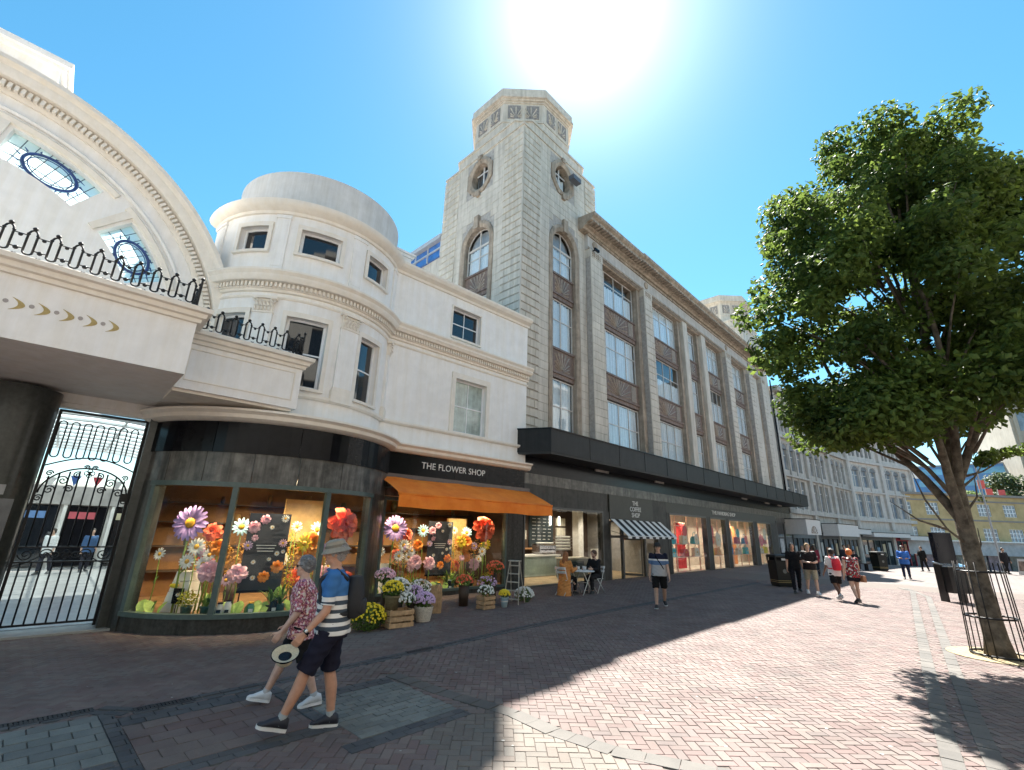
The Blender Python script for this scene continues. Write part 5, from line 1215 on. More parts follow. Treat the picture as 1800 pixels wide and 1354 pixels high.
limbs = [([(-.04, 2.0, 0), (-.35, 3.0, -.25), (-.75, 4.05, -.6), (-1.4, 4.9, -.9), (-2.3, 5.9, -1.0)], .10), ([(-.04, 2.3, 0), (-.3, 3.2, .35), (-.8, 4.6, 1.0), (-1.3, 6.4, 1.4), (-1.5, 8.6, 1.2)], .095),
         ([(-.02, 2.5, 0), (.3, 3.4, .3), (.8, 4.6, .8), (1.6, 6.0, 1.2), (2.6, 7.6, 1.2)], .10), ([(0, 2.9, 0), (-.15, 4.2, -.4), (-.4, 6.0, -.8), (-.5, 8.0, -.7), (-.3, 10.6, -.3)], .09),
         ([(.02, 3.1, 0), (.4, 4.4, -.5), (.9, 5.6, -1.1), (1.6, 7.0, -1.4), (1.9, 8.8, -1.2)], .085), ([(.03, 3.5, 0), (.35, 5.0, .1), (.6, 7.0, .5), (.75, 9.5, .5), (.95, 11.0, .3)], .075), ([(-.04, 2.7, 0), (-.6, 3.6, .1), (-1.3, 4.3, .3), (-2.2, 4.6, .3)], .05)]
for pts, r0 in limbs:
    P_ = [tp(*p) for p in pts]; n = len(P_)
    # gentle curve through the points
    fine = []
    for i in range(n-1):
        for k in range(4):
            t = k/4; p0, p1, p2, p3 = P_[max(i-1, 0)], P_[i], P_[i+1], P_[min(i+2, n-1)]
            fine.append(.5*((2*p1)+(-p0+p2)*t+(2*p0-5*p1+4*p2-p3)*t*t+(-p0+3*p1-3*p2+p3)*t**3))
    fine.append(P_[-1]); m_ = len(fine)
    MB().tube(fine, [r0*(1-.85*i/(m_-1)) for i in range(m_)], 8).build('limb', bark, tree, smooth=True)
CL = [(-2.9, 6.83), (-1.99, 6.08), (-2.16, 4.75), (-1.38, 5.14), (-1.13, 6.24), (-.56, 5.28), (-.71, 4.6), (.04, 4.95), (.17, 5.87), (.63, 5.5), (.66, 5.0), (.96, 6.23), (-1.58, 7.56), (-.78, 7.5), (-.08, 7.08), (.48, 6.8), (1.0, 7.35), (-1.66, 9.25), (-1.51, 9.9), (-1.87, 8.45), (-.9, 8.82), (-.21, 8.5), (.39, 8.13), (.93, 8.39), (-.52, 10.2), (-.31, 11.1), (-.04, 11.65), (.22, 10.05), (.56, 9.52), (.55, 10.8), (.67, 11.2), (.97, 10.0), (1.11, 10.95), (1.19, 9.07), (1.31, 9.3), (-2.61, 5.84), (-1.7, 4.4), (-.68, 8.25), (.23, 9.01), (.85, 9.51),
      (1.7, 6.2), (1.8, 7.4), (1.8, 8.6), (2.4, 6.6), (2.5, 7.8), (2.3, 9.2), (3.0, 7.2), (1.5, 5.6), (1.75, 9.9), (-2.3, 7.6), (-1.2, 4.85), (1.15, 11.5), (1.1, 12.0), (1.2, 10.5), (1.7, 10.4), (1.6, 11.0), (2.2, 10.2), (-2.3, 4.35), (-1.9, 4.1), (-.1, 12.05), (.65, 11.6), (1.45, 10.0), (1.9, 9.4)]
LEFT = [(-3.25, 6.75), (-3.05, 6.2), (-3.15, 5.55), (-2.75, 5.1), (-2.85, 7.25), (-2.55, 4.6), (-2.9, 4.75), (-2.35, 8.3), (-2.15, 9.0), (-1.95, 9.7), (-2.5, 7.9), (-2.05, 4.05), (-2.6, 6.4), (-3.3, 6.1), (-3.0, 4.4), (-2.45, 4.1), (-1.5, 4.0), (-1.0, 4.15), (-.4, 4.3), (.35, 4.4), (.95, 4.5), (-2.4, 9.4), (-2.6, 8.8), (-1.3, 10.6), (-.9, 10.9)]
cs = []; tips = []
for i, (l, z) in enumerate(CL):
    lim = math.sqrt(max(.3, 1-((l-.2)/3.4)**2-((z-7.2)/5.0)**2))*2.3
    for k in range(3):
        f_ = rnd.uniform(-lim, lim) if k else (-1 if i % 2 else 1)*lim*rnd.uniform(.3, .9)
        zf = z+rnd.uniform(-.12, .12); sc0 = (13+f_)/13.0            # a clump in front of or behind the trunk keeps its place in the crown
        r_ = rnd.uniform(.55, .85)*(.72 if z > 10.2 or l < -2.4 else 1)
        c_ = tp(l*(1+.5*(sc0-1)), 2+(zf-2)*(1+.75*(sc0-1)), f_); cs.append((tuple(c_), r_, .72)); tips.append(c_)
for i, (l, z) in enumerate(LEFT):
    c_ = tp(l, z, rnd.uniform(-.35, .35)); cs.append((tuple(c_), rnd.uniform(.38, .55), .7)); tips.append(c_)
for i, c_ in enumerate(tips):
    if i % 3 == 0:
        z = max(3.4, c_.z*.78); st_ = tp(.02+.25*(c_.dot(rl)), z, .3*c_.dot(rf)); md = st_.lerp(c_, .5)+Vector((0, 0, .12))
        MB().tube([st_, md, c_], [.035, .022, .006], 5).build('branch', bark, tree, smooth=True)
rg = np.random.default_rng(5)
leaves('crown', clump_pts(cs, 980, rg, .42), .14, leafmat('tree_leaf', (.024, .054, .013), (.125, .185, .036), .46), tree, 3, .5)
# a few low twigs
for pts in ([(-.05, 1.9, 0), (-.5, 2.2, -.1), (-.85, 2.75, -.15), (-.95, 3.3, -.1)], [(-.5, 2.2, -.1), (-1.1, 2.35, -.2), (-1.6, 2.7, -.2)], [(.03, 1.7, 0), (.22, 1.95, .05), (.24, 2.25, .05)], [(.0, 2.5, 0), (.35, 2.85, 0), (.4, 3.3, 0)], [(.05, 3.2, 0), (.9, 3.4, .3), (1.7, 3.75, .5), (2.4, 3.9, .6)], [(.05, 3.5, 0), (.7, 4.0, .3), (1.4, 4.6, .4)], [(.05, 3.0, 0), (.5, 3.25, .1), (.8, 3.6, .1)]):
    MB().tube([tp(*p) for p in pts], [.03]+[.018]*(len(pts)-2)+[.005], 5).build('branch', bark, tree, smooth=True)
cs2 = [(tuple(tp(*p)), .22, .6) for p in ((2.3, 3.95, .6), (1.5, 3.8, .5), (1.8, 3.9, .5), (2.8, 4.0, .6), (1.5, 4.6, .4), (.9, 3.6, .2), (1.2, 3.75, .4))]
leaves('leaf_sprays', clump_pts(cs2, 1300, rg, .3), .14, MATS['tree_leaf'], tree, 4, .5)
# iron guard
tg = thing('tree_guard', 'black iron tree guard of upright bars and hoops around the trunk', 'tree guard', TB, 0)
for z, r_ in ((.04, .40), (.66, .36), (1.45, .34)):
    MB().tube([(r_*math.cos(t), r_*math.sin(t), z) for t in frange(0, 2*math.pi, 24)[:-1]], .018, 6, closed=True).build('hoop', irn, tg, smooth=True)
for i in range(12):
    a = 2*math.pi*i/12+.12*(1 if i % 2 else -1); MB().tube([(.40*math.cos(a), .40*math.sin(a), 0), (.35*math.cos(a), .35*math.sin(a), 1.62)], .011, 6).build('upright', irn, tg, smooth=True)
MB().slab([(.75*math.cos(t), .75*math.sin(t)) for t in frange(0, 2*math.pi, 28)[:-1]], .0, .012).build('soil_bed', M('dry_soil', (.30, .24, .14), .95, .35, 12, bump=.5), tg)
# background trees behind the yellow building
def bgtree(x, y, z0, h_, r_, lab, seed, c1, c2):
    t = thing('background_tree', lab, 'tree', (x, y, z0), 0, 'trees behind the yellow building'); g_ = np.random.default_rng(seed)
    MB().tube([(0, 0, 0), (.2, .1, h_*.5), (.1, 0, h_*.8)], [.35, .25, .08], 7).build('trunk', bark, t)
    cc = [((g_.uniform(-r_, r_)*.7, g_.uniform(-r_, r_)*.7, h_*.62+g_.uniform(-.3, .36)*h_), r_*g_.uniform(.35, .55), .8) for _ in range(14)]
    leaves('crown', clump_pts(cc, 130, g_, .4), .5, leafmat('bg_leaf_%d' % seed, c1, c2, .3), t, seed, .2)
bgtree(93, .9, -1, 10.2, 2.6, 'light green tree just behind the street tree trunk', 11, (.09, .15, .03), (.17, .24, .06))
bgtree(101, -6.6, -1, 12.6, 3.8, 'dark bushy tree above the yellow building at right', 12, (.035, .06, .025), (.06, .09, .035))
bgtree(92, 6.2, -1, 9.6, 2.2, 'small pale green tree seen between the terrace and trunk', 13, (.09, .15, .04), (.15, .22, .06))
for i, (x, y, z) in enumerate(((93.5, -2.2, 8.2), (93.2, -3.4, 8.0), (93.0, -1.6, 9.4))):
    t = thing('red_flag', 'small red flag hanging above the yellow roof, %s of three' % ['lowest middle', 'rightmost', 'uppermost'][i], 'flag', (94.5, y, 6.2), 0, 'red flags over the roof')
    MB().tube([(0, 0, 0), (0, 0, z-6.2+1.3)], .04, 5).build('pole', M('flag_pole', (.5, .5, .5), .4), t)
    MB().box(-.02, .02, -.7, 0, z-6.2, z-6.2+1.2).build('cloth', M('red_cloth', (.55, .10, .10), .8), t)
# ------------------------------------------------------------------ street furniture
def bin_(x, y, rz, s, lab):
    t = thing('litter_bin', lab, 'litter bin', (x, y, gz(x, y)), rz, 'dark litter bins')
    g_ = M('bin_green_black', (.010, .013, .012), .5, .2, 8, spec=.3); w_ = .36*s; hh = 1.28*s
    ring = lambda k, z: [(-k, -k, z), (k, -k, z), (k, k, z), (-k, k, z)]
    mb = MB(); mb.rings([ring(w_*.84, 0), ring(w_*.84, .05), ring(w_*.88, .06), ring(w_*.97, hh*.80)]); bevel(mb.build('body', g_, t), .015)
    mb = MB(); mb.rings([ring(w_*.8, hh*.80), ring(w_*.8, hh*.90)]); mb.build('aperture', M('bin_dark', (.004, .004, .004), .9), t)
    mb = MB(); mb.rings([ring(w_*1.03, hh*.90), ring(w_*1.05, hh*.93), ring(w_*.95, hh*.98), ring(w_*.5, hh)]); bevel(mb.build('lid', g_, t), .012)
    for sx in (-1, 1):
        for sy in (-1, 1): MB().box(sx*w_*.92-.03, sx*w_*.92+.03, sy*w_*.92-.03, sy*w_*.92+.03, hh*.78, hh*.91).build('lid_post', g_, t)
    mb = MB(); mb.rings([ring(w_*.90, hh*.13), ring(w_*.905, hh*.145)]); mb.rings([ring(w_*.91, hh*.18), ring(w_*.915, hh*.195)]); mb.build('gold_band', M('bin_gold', (.35, .27, .10), .4), t)
    MB().box(-.10, .10, -w_*1.06, -w_*1.0, hh*.82, hh*.88).build('label_plate', M('plate_white', (.6, .6, .58), .6), t)
    MB().lathe([(.07, -.004), (.085, -.004), (.085, .004), (.07, .004)], 20, (0, -w_*.945, hh*.48), ax='y').build('roundel', M('bin_roundel', (.12, .13, .12), .5), t)
bin_(23.45, 6.35, R(-46), 1.0, 'large dark litter bin with gold bands beside the man in black')
bin_(42.6, 5.2, R(-40), .98, 'dark litter bin further up the street behind the group')
k_ = thing('information_kiosk', 'tall black kiosk with a slanted metal ledge standing behind the tree', 'kiosk', (23.5, .95, 0), R(-46))
kb = M('kiosk_black', (.010, .011, .013), .3, .2, coat=.2)
bevel(MB().box(-.34, .34, -.10, .10, 1.22, 2.30).build('upper_panel', M('kiosk_screen', (.012, .013, .020), .15), k_), .015)
mb = MB(); mb.rings([[(-.40, -.50, 1.16), (.40, -.50, 1.16), (.40, .12, 1.24), (-.40, .12, 1.24)], [(-.40, -.50, 1.18), (.40, -.50, 1.18), (.40, .12, 1.30), (-.40, .12, 1.30)]]); mb.build('slanted_ledge', M('ledge_steel', (.55, .62, .68), .2, .1, metal=.7), k_)
bevel(MB().box(-.33, .33, -.40, .14, .30, 1.15).build('lower_cabinet', kb, k_), .02)
MB().box(-.36, -.28, -.14, .14, 0, 1.22).build('side_post', kb, k_); MB().box(.28, .36, -.14, .14, 0, 1.22).build('side_post', kb, k_)
# lamp far right over the roofs
t = thing('street_lamp', 'slim street lamp with a flat grey head above the yellow building roof', 'street lamp', (62, -1.2, -.6), R(130))
MB().tube([(0, 0, 0), (0, 0, 9.7), (.2, 0, 10.0), (1.0, 0, 10.1)], [.09, .06, .05, .04], 8).build('post', M('lamp_grey', (.25, .26, .27), .5), t); MB().box(.6, 2.1, -.14, .14, 10.05, 10.17).build('lamp_head', MATS['lamp_grey'], t)
# advertising board by the far shops
t = thing('advertising_board', 'white framed pavement board outside the far shops at right', 'advertising board', (49.2, -2.05, -.01), R(-120))
for s in (-1, 1):
    o = MB().box(-.3, .3, -.015, .015, 0, 1.05).build('board', M('board_white', (.6, .58, .55), .6), t, loc=(0, s*.22, 0), rot=(R(12)*s, 0, 0)); MB().box(-.24, .24, -.02, .02, .25, .9).build('poster', M('board_poster', (.25, .18, .14), .6, .5, 5), o)
# ------------------------------------------------------------------ unseen row across the street, added to bounce sunlight, mirrored in the shop glass
def opposite(x0, x1, h_, m, lab):
    t = thing('bounce_building', lab, 'building', (x0, -7.2, 0), 0)
    P = lambda u, v, d: (u, -d, v)
    L_ = x1-x0; n = int(L_/3.2); ops = []
    for i in range(n):
        a = (i+.5)*L_/n-.65
        for k in range(int((h_-5)/3.6)): ops.append((a, a+1.3, 5.0+3.6*k, 7.2+3.6*k))
    wall_grid(MB(), P, 0, L_, 4.0, h_, ops, .2).build('wall', m, t)
    for a, b, c, d in ops: MB().box(a, b, -.25, -.2, c, d).build('window', darkglass, t)
    MB().box(0, L_, -.1, .35, 3.2, 4.0).build('shop_fascia', black, t)
    for i in range(n): a = i*L_/n; MB().box(a+.15, a+L_/n-.15, -.12, -.05, 0, 3.2).build('shop_window', darkglass, t); MB().box(a-.15, a+.15, -.1, .1, 0, 3.2).build('shop_pier', m, t)
    MB().box(-.1, L_+.1, -.2, .6, h_-.4, h_).build('cornice', m, t); MB().box(0, L_, -8, -.3, 0, h_-.2).build('body', m, t)
opposite(-34, -8, 19, M('opposite_cream', (.74, .70, .63), .7, .06, 2), 'unseen cream rendered building behind the viewpoint, added to bounce sunlight')
opposite(-8, 16, 20, M('opposite_stone', (.66, .61, .53), .75, .08, 2), 'unseen pale stone building across from the store, added to bounce sunlight')
opposite(16, 50, 18, M('opposite_white', (.78, .76, .72), .7, .05, 2), 'unseen white rendered building beyond the street tree, added to bounce sunlight')
# ------------------------------------------------------------------ flowers, planters and the shop window displays
def flat(name, c, rough=.6, var=.12, sc=12, **k): return M(name, c, rough, var, sc, **k)
PET = dict(purple=flat('petal_purple', (.42, .26, .62), col2=(.52, .36, .70)), white=flat('petal_white', (.80, .79, .74)), orange=flat('petal_orange', (.85, .26, .03), col2=(.90, .34, .05)), red=flat('petal_coral', (.82, .12, .05), col2=(.88, .20, .09)),
           pink=flat('petal_pink', (.80, .42, .52), col2=(.85, .55, .62)), yellow=flat('petal_yellow', (.82, .62, .03)), lilac=flat('petal_lilac', (.60, .42, .62)), blue=flat('petal_blue', (.42, .66, .78)))
gold_c = flat('flower_centre', (.75, .40, .03)); stemm = flat('stem_green', (.22, .34, .06)); leafg = flat('big_leaf', (.30, .46, .08), col2=(.42, .58, .14)); leafd = flat('deep_leaf', (.07, .16, .04))
def petal_mesh(key, L_, w_, curl=.12, n=4):
    mb = MB(); rs = []
    for i in range(n+1):
        t = i/n; hw = w_*.5*(math.sin(math.pi*(.12+.80*t))**.7); z = curl*L_*(math.sin(t*math.pi*.9))-curl*.6*L_*t*t
        rs.append([(-hw, L_*t, z), (0, L_*t, z-.12*w_), (hw, L_*t, z)])
    return mb.rings(rs, False, False).data('petal', PET[key], True)
pcache = {}
def daisy(parent, c, d, key, ctr=gold_c, n=17, face=(0, -1, .15), part='flower_head', individual=True):
    r = d/2; q = Vector(face).to_track_quat('Z', 'Y')
    ce = MB().ball((0, 0, 0), r*.32, 12, 6, (1, 1, .55)).build(part, ctr, parent, True, loc=c); ce.rotation_mode = 'QUATERNION'; ce.rotation_quaternion = q
    k = ('d', key, round(r, 2))
    if k not in pcache: pcache[k] = petal_mesh(key, r*.80, r*.30)
    for i in range(n):
        o = bpy.data.objects.new('petal', pcache[k]); link(o, ce); a = 2*math.pi*i/n+rnd.uniform(-.06, .06)
        o.location = (-math.sin(a)*r*.22, math.cos(a)*r*.22, 0); o.rotation_euler = (rnd.uniform(-.05, .2), rnd.uniform(-.2, .2), a)
    return ce
def peony(parent, c, d, key, face=(0, -1, .2), part='flower_head', layers=5):
    r = d/2; q = Vector(face).to_track_quat('Z', 'Y')
    ce = MB().ball((0, 0, r*.12), r*.34, 10, 6).build(part, PET[key], parent, True, loc=c); ce.rotation_mode = 'QUATERNION'; ce.rotation_quaternion = q
    k = ('p', key, round(r, 2))
    if k not in pcache: pcache[k] = petal_mesh(key, r*.80, r*.62, .22)
    for l in range(layers):
        n = 7+l*1
        for i in range(n):
            o = bpy.data.objects.new('petal', pcache[k]); link(o, ce); a = 2*math.pi*(i+.5*(l % 2))/n+rnd.uniform(-.2, .2); t = l/(layers-1)
            o.location = (-math.sin(a)*r*.10, math.cos(a)*r*.10, r*(.28-.26*t)); o.rotation_euler = (R(62-58*t)+rnd.uniform(-.12, .12), rnd.uniform(-.2, .2), a); s = .62+.38*t; o.scale = (s, s, s)
    return ce
def stem(parent, pts, r=.012): return MB().tube(pts, r, 6).build('stem', stemm, parent, True)
def leafblade(parent, c, L_, w_, yaw, pitch, mat=None):
    mb = MB(); rs = []
    for i in range(7):
        t = i/6; hw = w_*.5*math.sin(math.pi*(.06+.94*t))**.8; z = .25*L_*math.sin(t*2.2); rs.append([(-hw, L_*t, z+.1*hw), (0, L_*t, z-.15*hw), (hw, L_*t, z+.1*hw)])
    o = mb.rings(rs, False, False).build('leaf', mat or leafg, parent, True, loc=c); o.rotation_euler = (pitch, 0, yaw); return o
def fthing(name, lab, cat, p, group=None, rz=FROT): return thing(name, lab, cat, p, rz, group)
def display(tagw, place, group):
    """place(u, d) -> world point on the display floor; u 0..1 across the window, d = metres behind the glass; also the yaw"""
    def T(name, lab, cat, u, d): p, rz = place(u, d); return thing(name, lab+' in the '+tagw, cat, p, rz, None)
    # giant purple daisy
    t = T('giant_daisy', 'giant purple paper daisy on a tall stem', 'flower', .13, .45); stem(t, [(0, 0, 0), (-.03, 0, .9), (.02, -.02, 1.75)], .022); daisy(t, (.02, -.06, 1.80), .74, 'purple', n=21)
    stem(t, [(-.02, 0, .75), (.2, 0, 1.0), (.33, -.02, 1.18)], .016); MB().ball((.36, -.02, 1.24), .10, 10, 6, (.8, .8, 1.4)).build('bud', PET['lilac'], t, True)
    # white hive box
    t = T('white_hive_box', 'white tapered box with a bee and a black placard', 'box', .12, .75)
    k = lambda w_, z: [(-w_, -w_, z), (w_, -w_, z), (w_, w_, z), (-w_, w_, z)]
    for i in range(4): mb = MB(); mb.rings([k(.27-.03*i, .20*i), k(.245-.03*i, .20*i+.19)]); mb.build('tier', whitep, t)
    MB().box(-.02, .20, -.33, -.315, .18, .48).build('placard', black, t); daisy(t, (.09, -.33, .36), .10, 'white', n=9); MB().tube([(.09, -.32, 0), (.09, -.32, .2)], .01, 5).build('placard_post', black, t)
    b = MB().ball((-.08, -.26, .52), .06, 10, 6, (1.7, .8, .8)).build('bee', PET['yellow'], t, True); MB().ball((-.02, -.27, .58), .04, 8, 4, (1.6, .3, 1)).build('wing', PET['white'], b)
    # white daisies and rose
    for i, (u, z, s) in enumerate(((.20, 1.32, .36), (.17, 1.02, .32), (.245, .98, .3), (.265, 1.16, .27))):
        t = T('white_daisy', ['large white daisy beside the purple daisy', 'low white daisy above the hive box', 'white daisy next to the pink rose', 'upper right white daisy over the rose'][i], 'flower', u, .35); stem(t, [(0, 0, 0), (.03, 0, z*.5), (0, 0, z-.03)]); daisy(t, (0, -.02, z), s, 'white', n=15)
    t = T('pink_rose', 'large pale pink rose bloom', 'flower', .285, .3); stem(t, [(0, 0, 0), (0, 0, .75)], .016); peony(t, (0, -.02, .84), .52, 'pink', layers=4)
    t = T('orange_dahlia', 'dark orange dahlia behind the white daisies', 'flower', .20, .75); stem(t, [(0, 0, 0), (0, 0, .95)]); peony(t, (0, 0, 1.02), .40, 'red', layers=3)
    # dark poster board with pinned flowers and text
    t = T('flower_poster', 'dark poster board with pinned flowers and white text', 'poster', .50, .42); MB().box(-.42, .42, -.015, .015, .45, 2.05).build('board', M('poster_navy', (.030, .034, .045), .6), t); MB().box(-.44, .44, -.012, .02, .40, .45).build('board_foot', black, t)
    for x in (-.35, .35): MB().tube([(x, .02, 0), (x, .02, .42)], .015, 5).build('leg', black, t)
    for x, z, s, key, kind in ((-.30, 1.75, .30, 'pink', 'p'), (-.10, 1.92, .24, 'pink', 'p'), (.30, 1.95, .17, 'white', 'd'), (-.36, 1.36, .20, 'lilac', 'd'), (.33, 1.42, .18, 'pink', 'd'), (.24, 1.20, .11, 'white', 'd'), (-.34, .78, .2, 'white', 'd'), (-.20, 1.02, .10, 'white', 'd'), (-.16, .70, .12, 'white', 'd'), (.05, .72, .27, 'orange', 'p'), (.29, .92, .30, 'orange', 'p'), (.06, 1.75, .10, 'white', 'd'), (.10, 1.08, .09, 'white', 'd'), (-.25, 1.52, .16, 'pink', 'p'), (.36, 1.24, .09, 'white', 'd')):
        (peony if kind == 'p' else daisy)(t, (x, -.03, z), s, key, face=(0, -1, 0), **({'layers': 3} if kind == 'p' else {'n': 12}))
    for i in range(3): MB().box(-.20+.02*i, .20-.02*i, -.019, -.015, 1.36-.06*i, 1.375-.06*i).build('text_line', MATS['sign_white'], t)
    # right: orange blooms
    t = T('orange_bloom', 'big orange marigold bloom', 'flower', .72, .5); stem(t, [(0, 0, 0), (.04, 0, .6), (0, 0, 1.25)], .02); peony(t, (0, -.03, 1.38), .70, 'orange')
    t = T('coral_bloom', 'giant coral red bloom on a tall stem', 'flower', .88, .35); stem(t, [(0, 0, 0), (.05, 0, .8), (0, 0, 1.68)], .024); peony(t, (0, -.03, 1.86), .95, 'red'); leafblade(t, (.03, 0, 1.2), .35, .07, R(-50), R(40)); leafblade(t, (.02, 0, 1.05), .35, .07, R(120), R(45))
    t = T('pink_tulip', 'small pink heart shaped bloom', 'flower', .68, .3); stem(t, [(0, 0, 0), (0, 0, .85)]); peony(t, (0, -.02, .93), .22, 'pink', layers=3)
    t = T('yellow_spray', 'tall spray of small yellow flowers', 'flower', .62, .5)
    g_ = np.random.default_rng(3)
    leaves('yellow_blossom', clump_pts([((0, 0, 1.0), .16, 2.2), ((.05, 0, .6), .2, 1.5), ((0, 0, 1.6), .12, 2)], 2500, g_, .2), .05, leafmat('yellow_blossom', (.62, .40, .02), (.75, .60, .05), .3), t, 5); stem(t, [(0, 0, 0), (0, 0, 1.7)])
    # many smaller blooms filling the glass
    pal = [('white', 'd'), ('orange', 'p'), ('pink', 'p'), ('yellow', 'd'), ('lilac', 'd'), ('white', 'd'), ('red', 'p'), ('blue', 'd')]
    spots = [(.03, 1.15), (.09, .62), (.24, 1.62), (.30, 1.32), (.33, .62), (.37, 1.75), (.40, .80), (.61, 1.05), (.64, 1.78), (.67, 1.42), (.70, .66), (.76, .95), (.79, 1.30), (.80, 1.72), (.84, .70), (.87, 1.12), (.93, .85), (.95, 1.35), (.97, .55), (.56, .58)]
    WH = ['lowest', 'low', 'middle', 'high', 'highest']
    for i, (u, z) in enumerate(spots):
        key, kd = pal[(i*3) % 8]; s_ = .26+.13*((i*7) % 4)/3
        t = T('paper_flower', '%s paper %s, %s small bloom from left' % ({'red': 'coral', 'orange': 'orange'}.get(key, key), 'daisy' if kd == 'd' else 'peony', ['first', 'second', 'third', 'fourth', 'fifth', 'sixth', 'seventh', 'eighth', 'ninth', 'tenth', 'eleventh', 'twelfth', 'thirteenth', 'fourteenth', 'fifteenth', 'sixteenth', 'seventeenth', 'eighteenth', 'nineteenth', 'twentieth'][i]), 'flower', u, .3+.5*((i*5) % 3)/2)
        stem(t, [(0, 0, 0), (.03, 0, z*.5), (0, 0, z-.03)], .010)
        (daisy(t, (0, -.02, z), s_, key, n=13) if kd == 'd' else peony(t, (0, -.02, z), s_*1.3, key, layers=3)); leafblade(t, (0, 0, z*.5), .16, .05, R(50*(i % 7)), R(40), leafd)
    # foliage row along the sill
    for i, (u, s, key) in enumerate(((.30, .30, 'fern'), (.56, .40, 'fern'), (.60, .42, 'fern'), (.76, .34, 'fern'), (.22, .30, 'bush'), (.92, .3, 'bush'))):
        t = T('green_fern' if key == 'fern' else 'potted_bush', ['small fern left of the poster', 'spreading bright fern below the poster', 'second bright fern below the orange bloom', 'fern under the orange bloom', 'bushy yellow flowering plant by the hive', 'bushy plant below the coral bloom'][i], 'plant', u, .28)
        MB().lathe([(.08, 0), (.11, .16), (.12, .17), (.10, .17), (.09, .03)], 14).build('pot', dwood if i % 2 else M('pot_teal', (.06, .16, .15), .4), t, True)
        if key == 'fern':
            for j in range(22): leafblade(t, (0, 0, .15), s*rnd.uniform(.7, 1.2), .06, rnd.uniform(0, 6.28), R(rnd.uniform(10, 65)), leafg if j % 3 else leafd)
        else: leaves('foliage', clump_pts([((0, 0, .30), .22, .8)], 6000, g_, .3), .05, leafmat('mixed_leaf', (.10, .20, .03), (.55, .50, .05), .3), t, 6+i)
    for i, u in enumerate((.05, .10, .40, .45, .52, .66, .70)):
        t = T('broad_leaf', ['broad green leaf at the far left', 'second broad green leaf at left', 'broad leaf right of the first pane', 'yellow green leaf before the poster', 'broad leaf under the poster', 'broad leaf right of the poster', 'large leaf before the orange bloom'][i], 'leaf', u, .16)
        leafblade(t, (-.1, 0, .0), .34, .2, R(rnd.uniform(-70, 70)), R(35)); leafblade(t, (.05, .02, 0), .28, .18, R(rnd.uniform(-70, 70)), R(45), leafd if i % 3 == 0 else leafg)
    for i, u in enumerate((.36, .39, .48, .57)):
        t = T('glass_jar', ['white labelled jar left of the poster', 'taller white labelled jar by the poster', 'green glass jar below the poster', 'dark jar with a white dome right of the poster'][i], 'jar', u, .2)
        MB().lathe([(.065, 0), (.07, .02), (.07, .16+.05*(i % 2)), (.05, .2+.05*(i % 2)), (.05, .23+.05*(i % 2))], 14).build('body', [whitep, whitep, M('jar_green', (.03, .16, .10), .2), black][i], t, True); MB().lathe([(.0, .25+.05*(i % 2)), (.055, .245+.05*(i % 2)), (.055, .22+.05*(i % 2))], 12).build('lid', [black, black, gold_c, whitep][i], t)
        MB().box(-.04, .04, -.074, -.068, .06, .12).build('label', black if i < 2 else whitep, t)
    # dried arrangement behind
    for i, u in enumerate((.06, .32, .80, .96)):
        t = T('dried_arrangement', ['dried brown bouquet at the far left back', 'dried brown bouquet behind the rose', 'dried bouquet behind the coral bloom', 'dried brown bouquet at the right back'][i], 'bouquet', u, 1.3)
        MB().lathe([(.09, 0), (.13, .3), (.10, .5)], 14).build('vase', dwood, t, True)
        leaves('dried_flowers', clump_pts([((0, 0, .95), .36, 1.1), ((.2, 0, 1.3), .22, 1), ((-.2, 0, 1.2), .24, 1)], 900, g_, .2), .09, leafmat('dried_leaf', (.22, .11, .02), (.55, .32, .08), .3), t, 20+i)
def place_bow(u, d):
    a = R(-61+94*u); r_ = SR-.03-d; p = fW(SCx+r_*math.sin(a), SCy-r_*math.cos(a), .11); return p, FROT+a*.9
def place_flat(u, d): return fW(-5.62+4.55*u, .05+d, .11), FROT-R(12)
display('bow window', place_bow, 'bow display')
display('window under the awning', place_flat, 'flat display')
# ------------------------------------------------------------------ plants on the pavement
pine = M('pale_pine', (.46, .29, .15), .7, .22, 9, col2=(.52, .34, .19), streak=.15, objrand=.08)
def gpos(x, y, dz=0): return (x, y, gz(x, y)+dz)
g_ = np.random.default_rng(9)
def mum(lab, x, y, r_, col, green=((.05, .10, .02), (.13, .20, .04)), z0=0, cat='plant', pot=None, dens=1.0, flat_=.75, name='chrysanthemum_plant'):
    t = thing(name, lab, cat, (x, y, gz(x, y)+z0), 0)
    if pot: pot(t)
    hz = r_*flat_*.9
    leaves('foliage', clump_pts([((0, 0, hz), r_, flat_)], 5200*dens/max(.4, r_), g_, .45), .05, leafmat('mum_leaf', *green, .3), t, 31)
    k = int(260*dens); fl = MB()
    for i in range(k):
        th = rnd.uniform(0, 6.28); ph = math.asin(rnd.uniform(-.15, 1)); q = (r_*1.02*math.cos(ph)*math.cos(th), r_*1.02*math.cos(ph)*math.sin(th), hz+r_*flat_*1.02*math.sin(ph)); fl.ball(q, .021+.006*rnd.random(), 6, 3)
    tag(fl.build('blossom', PET[col] if isinstance(col, str) else col, t), kind='stuff'); return t
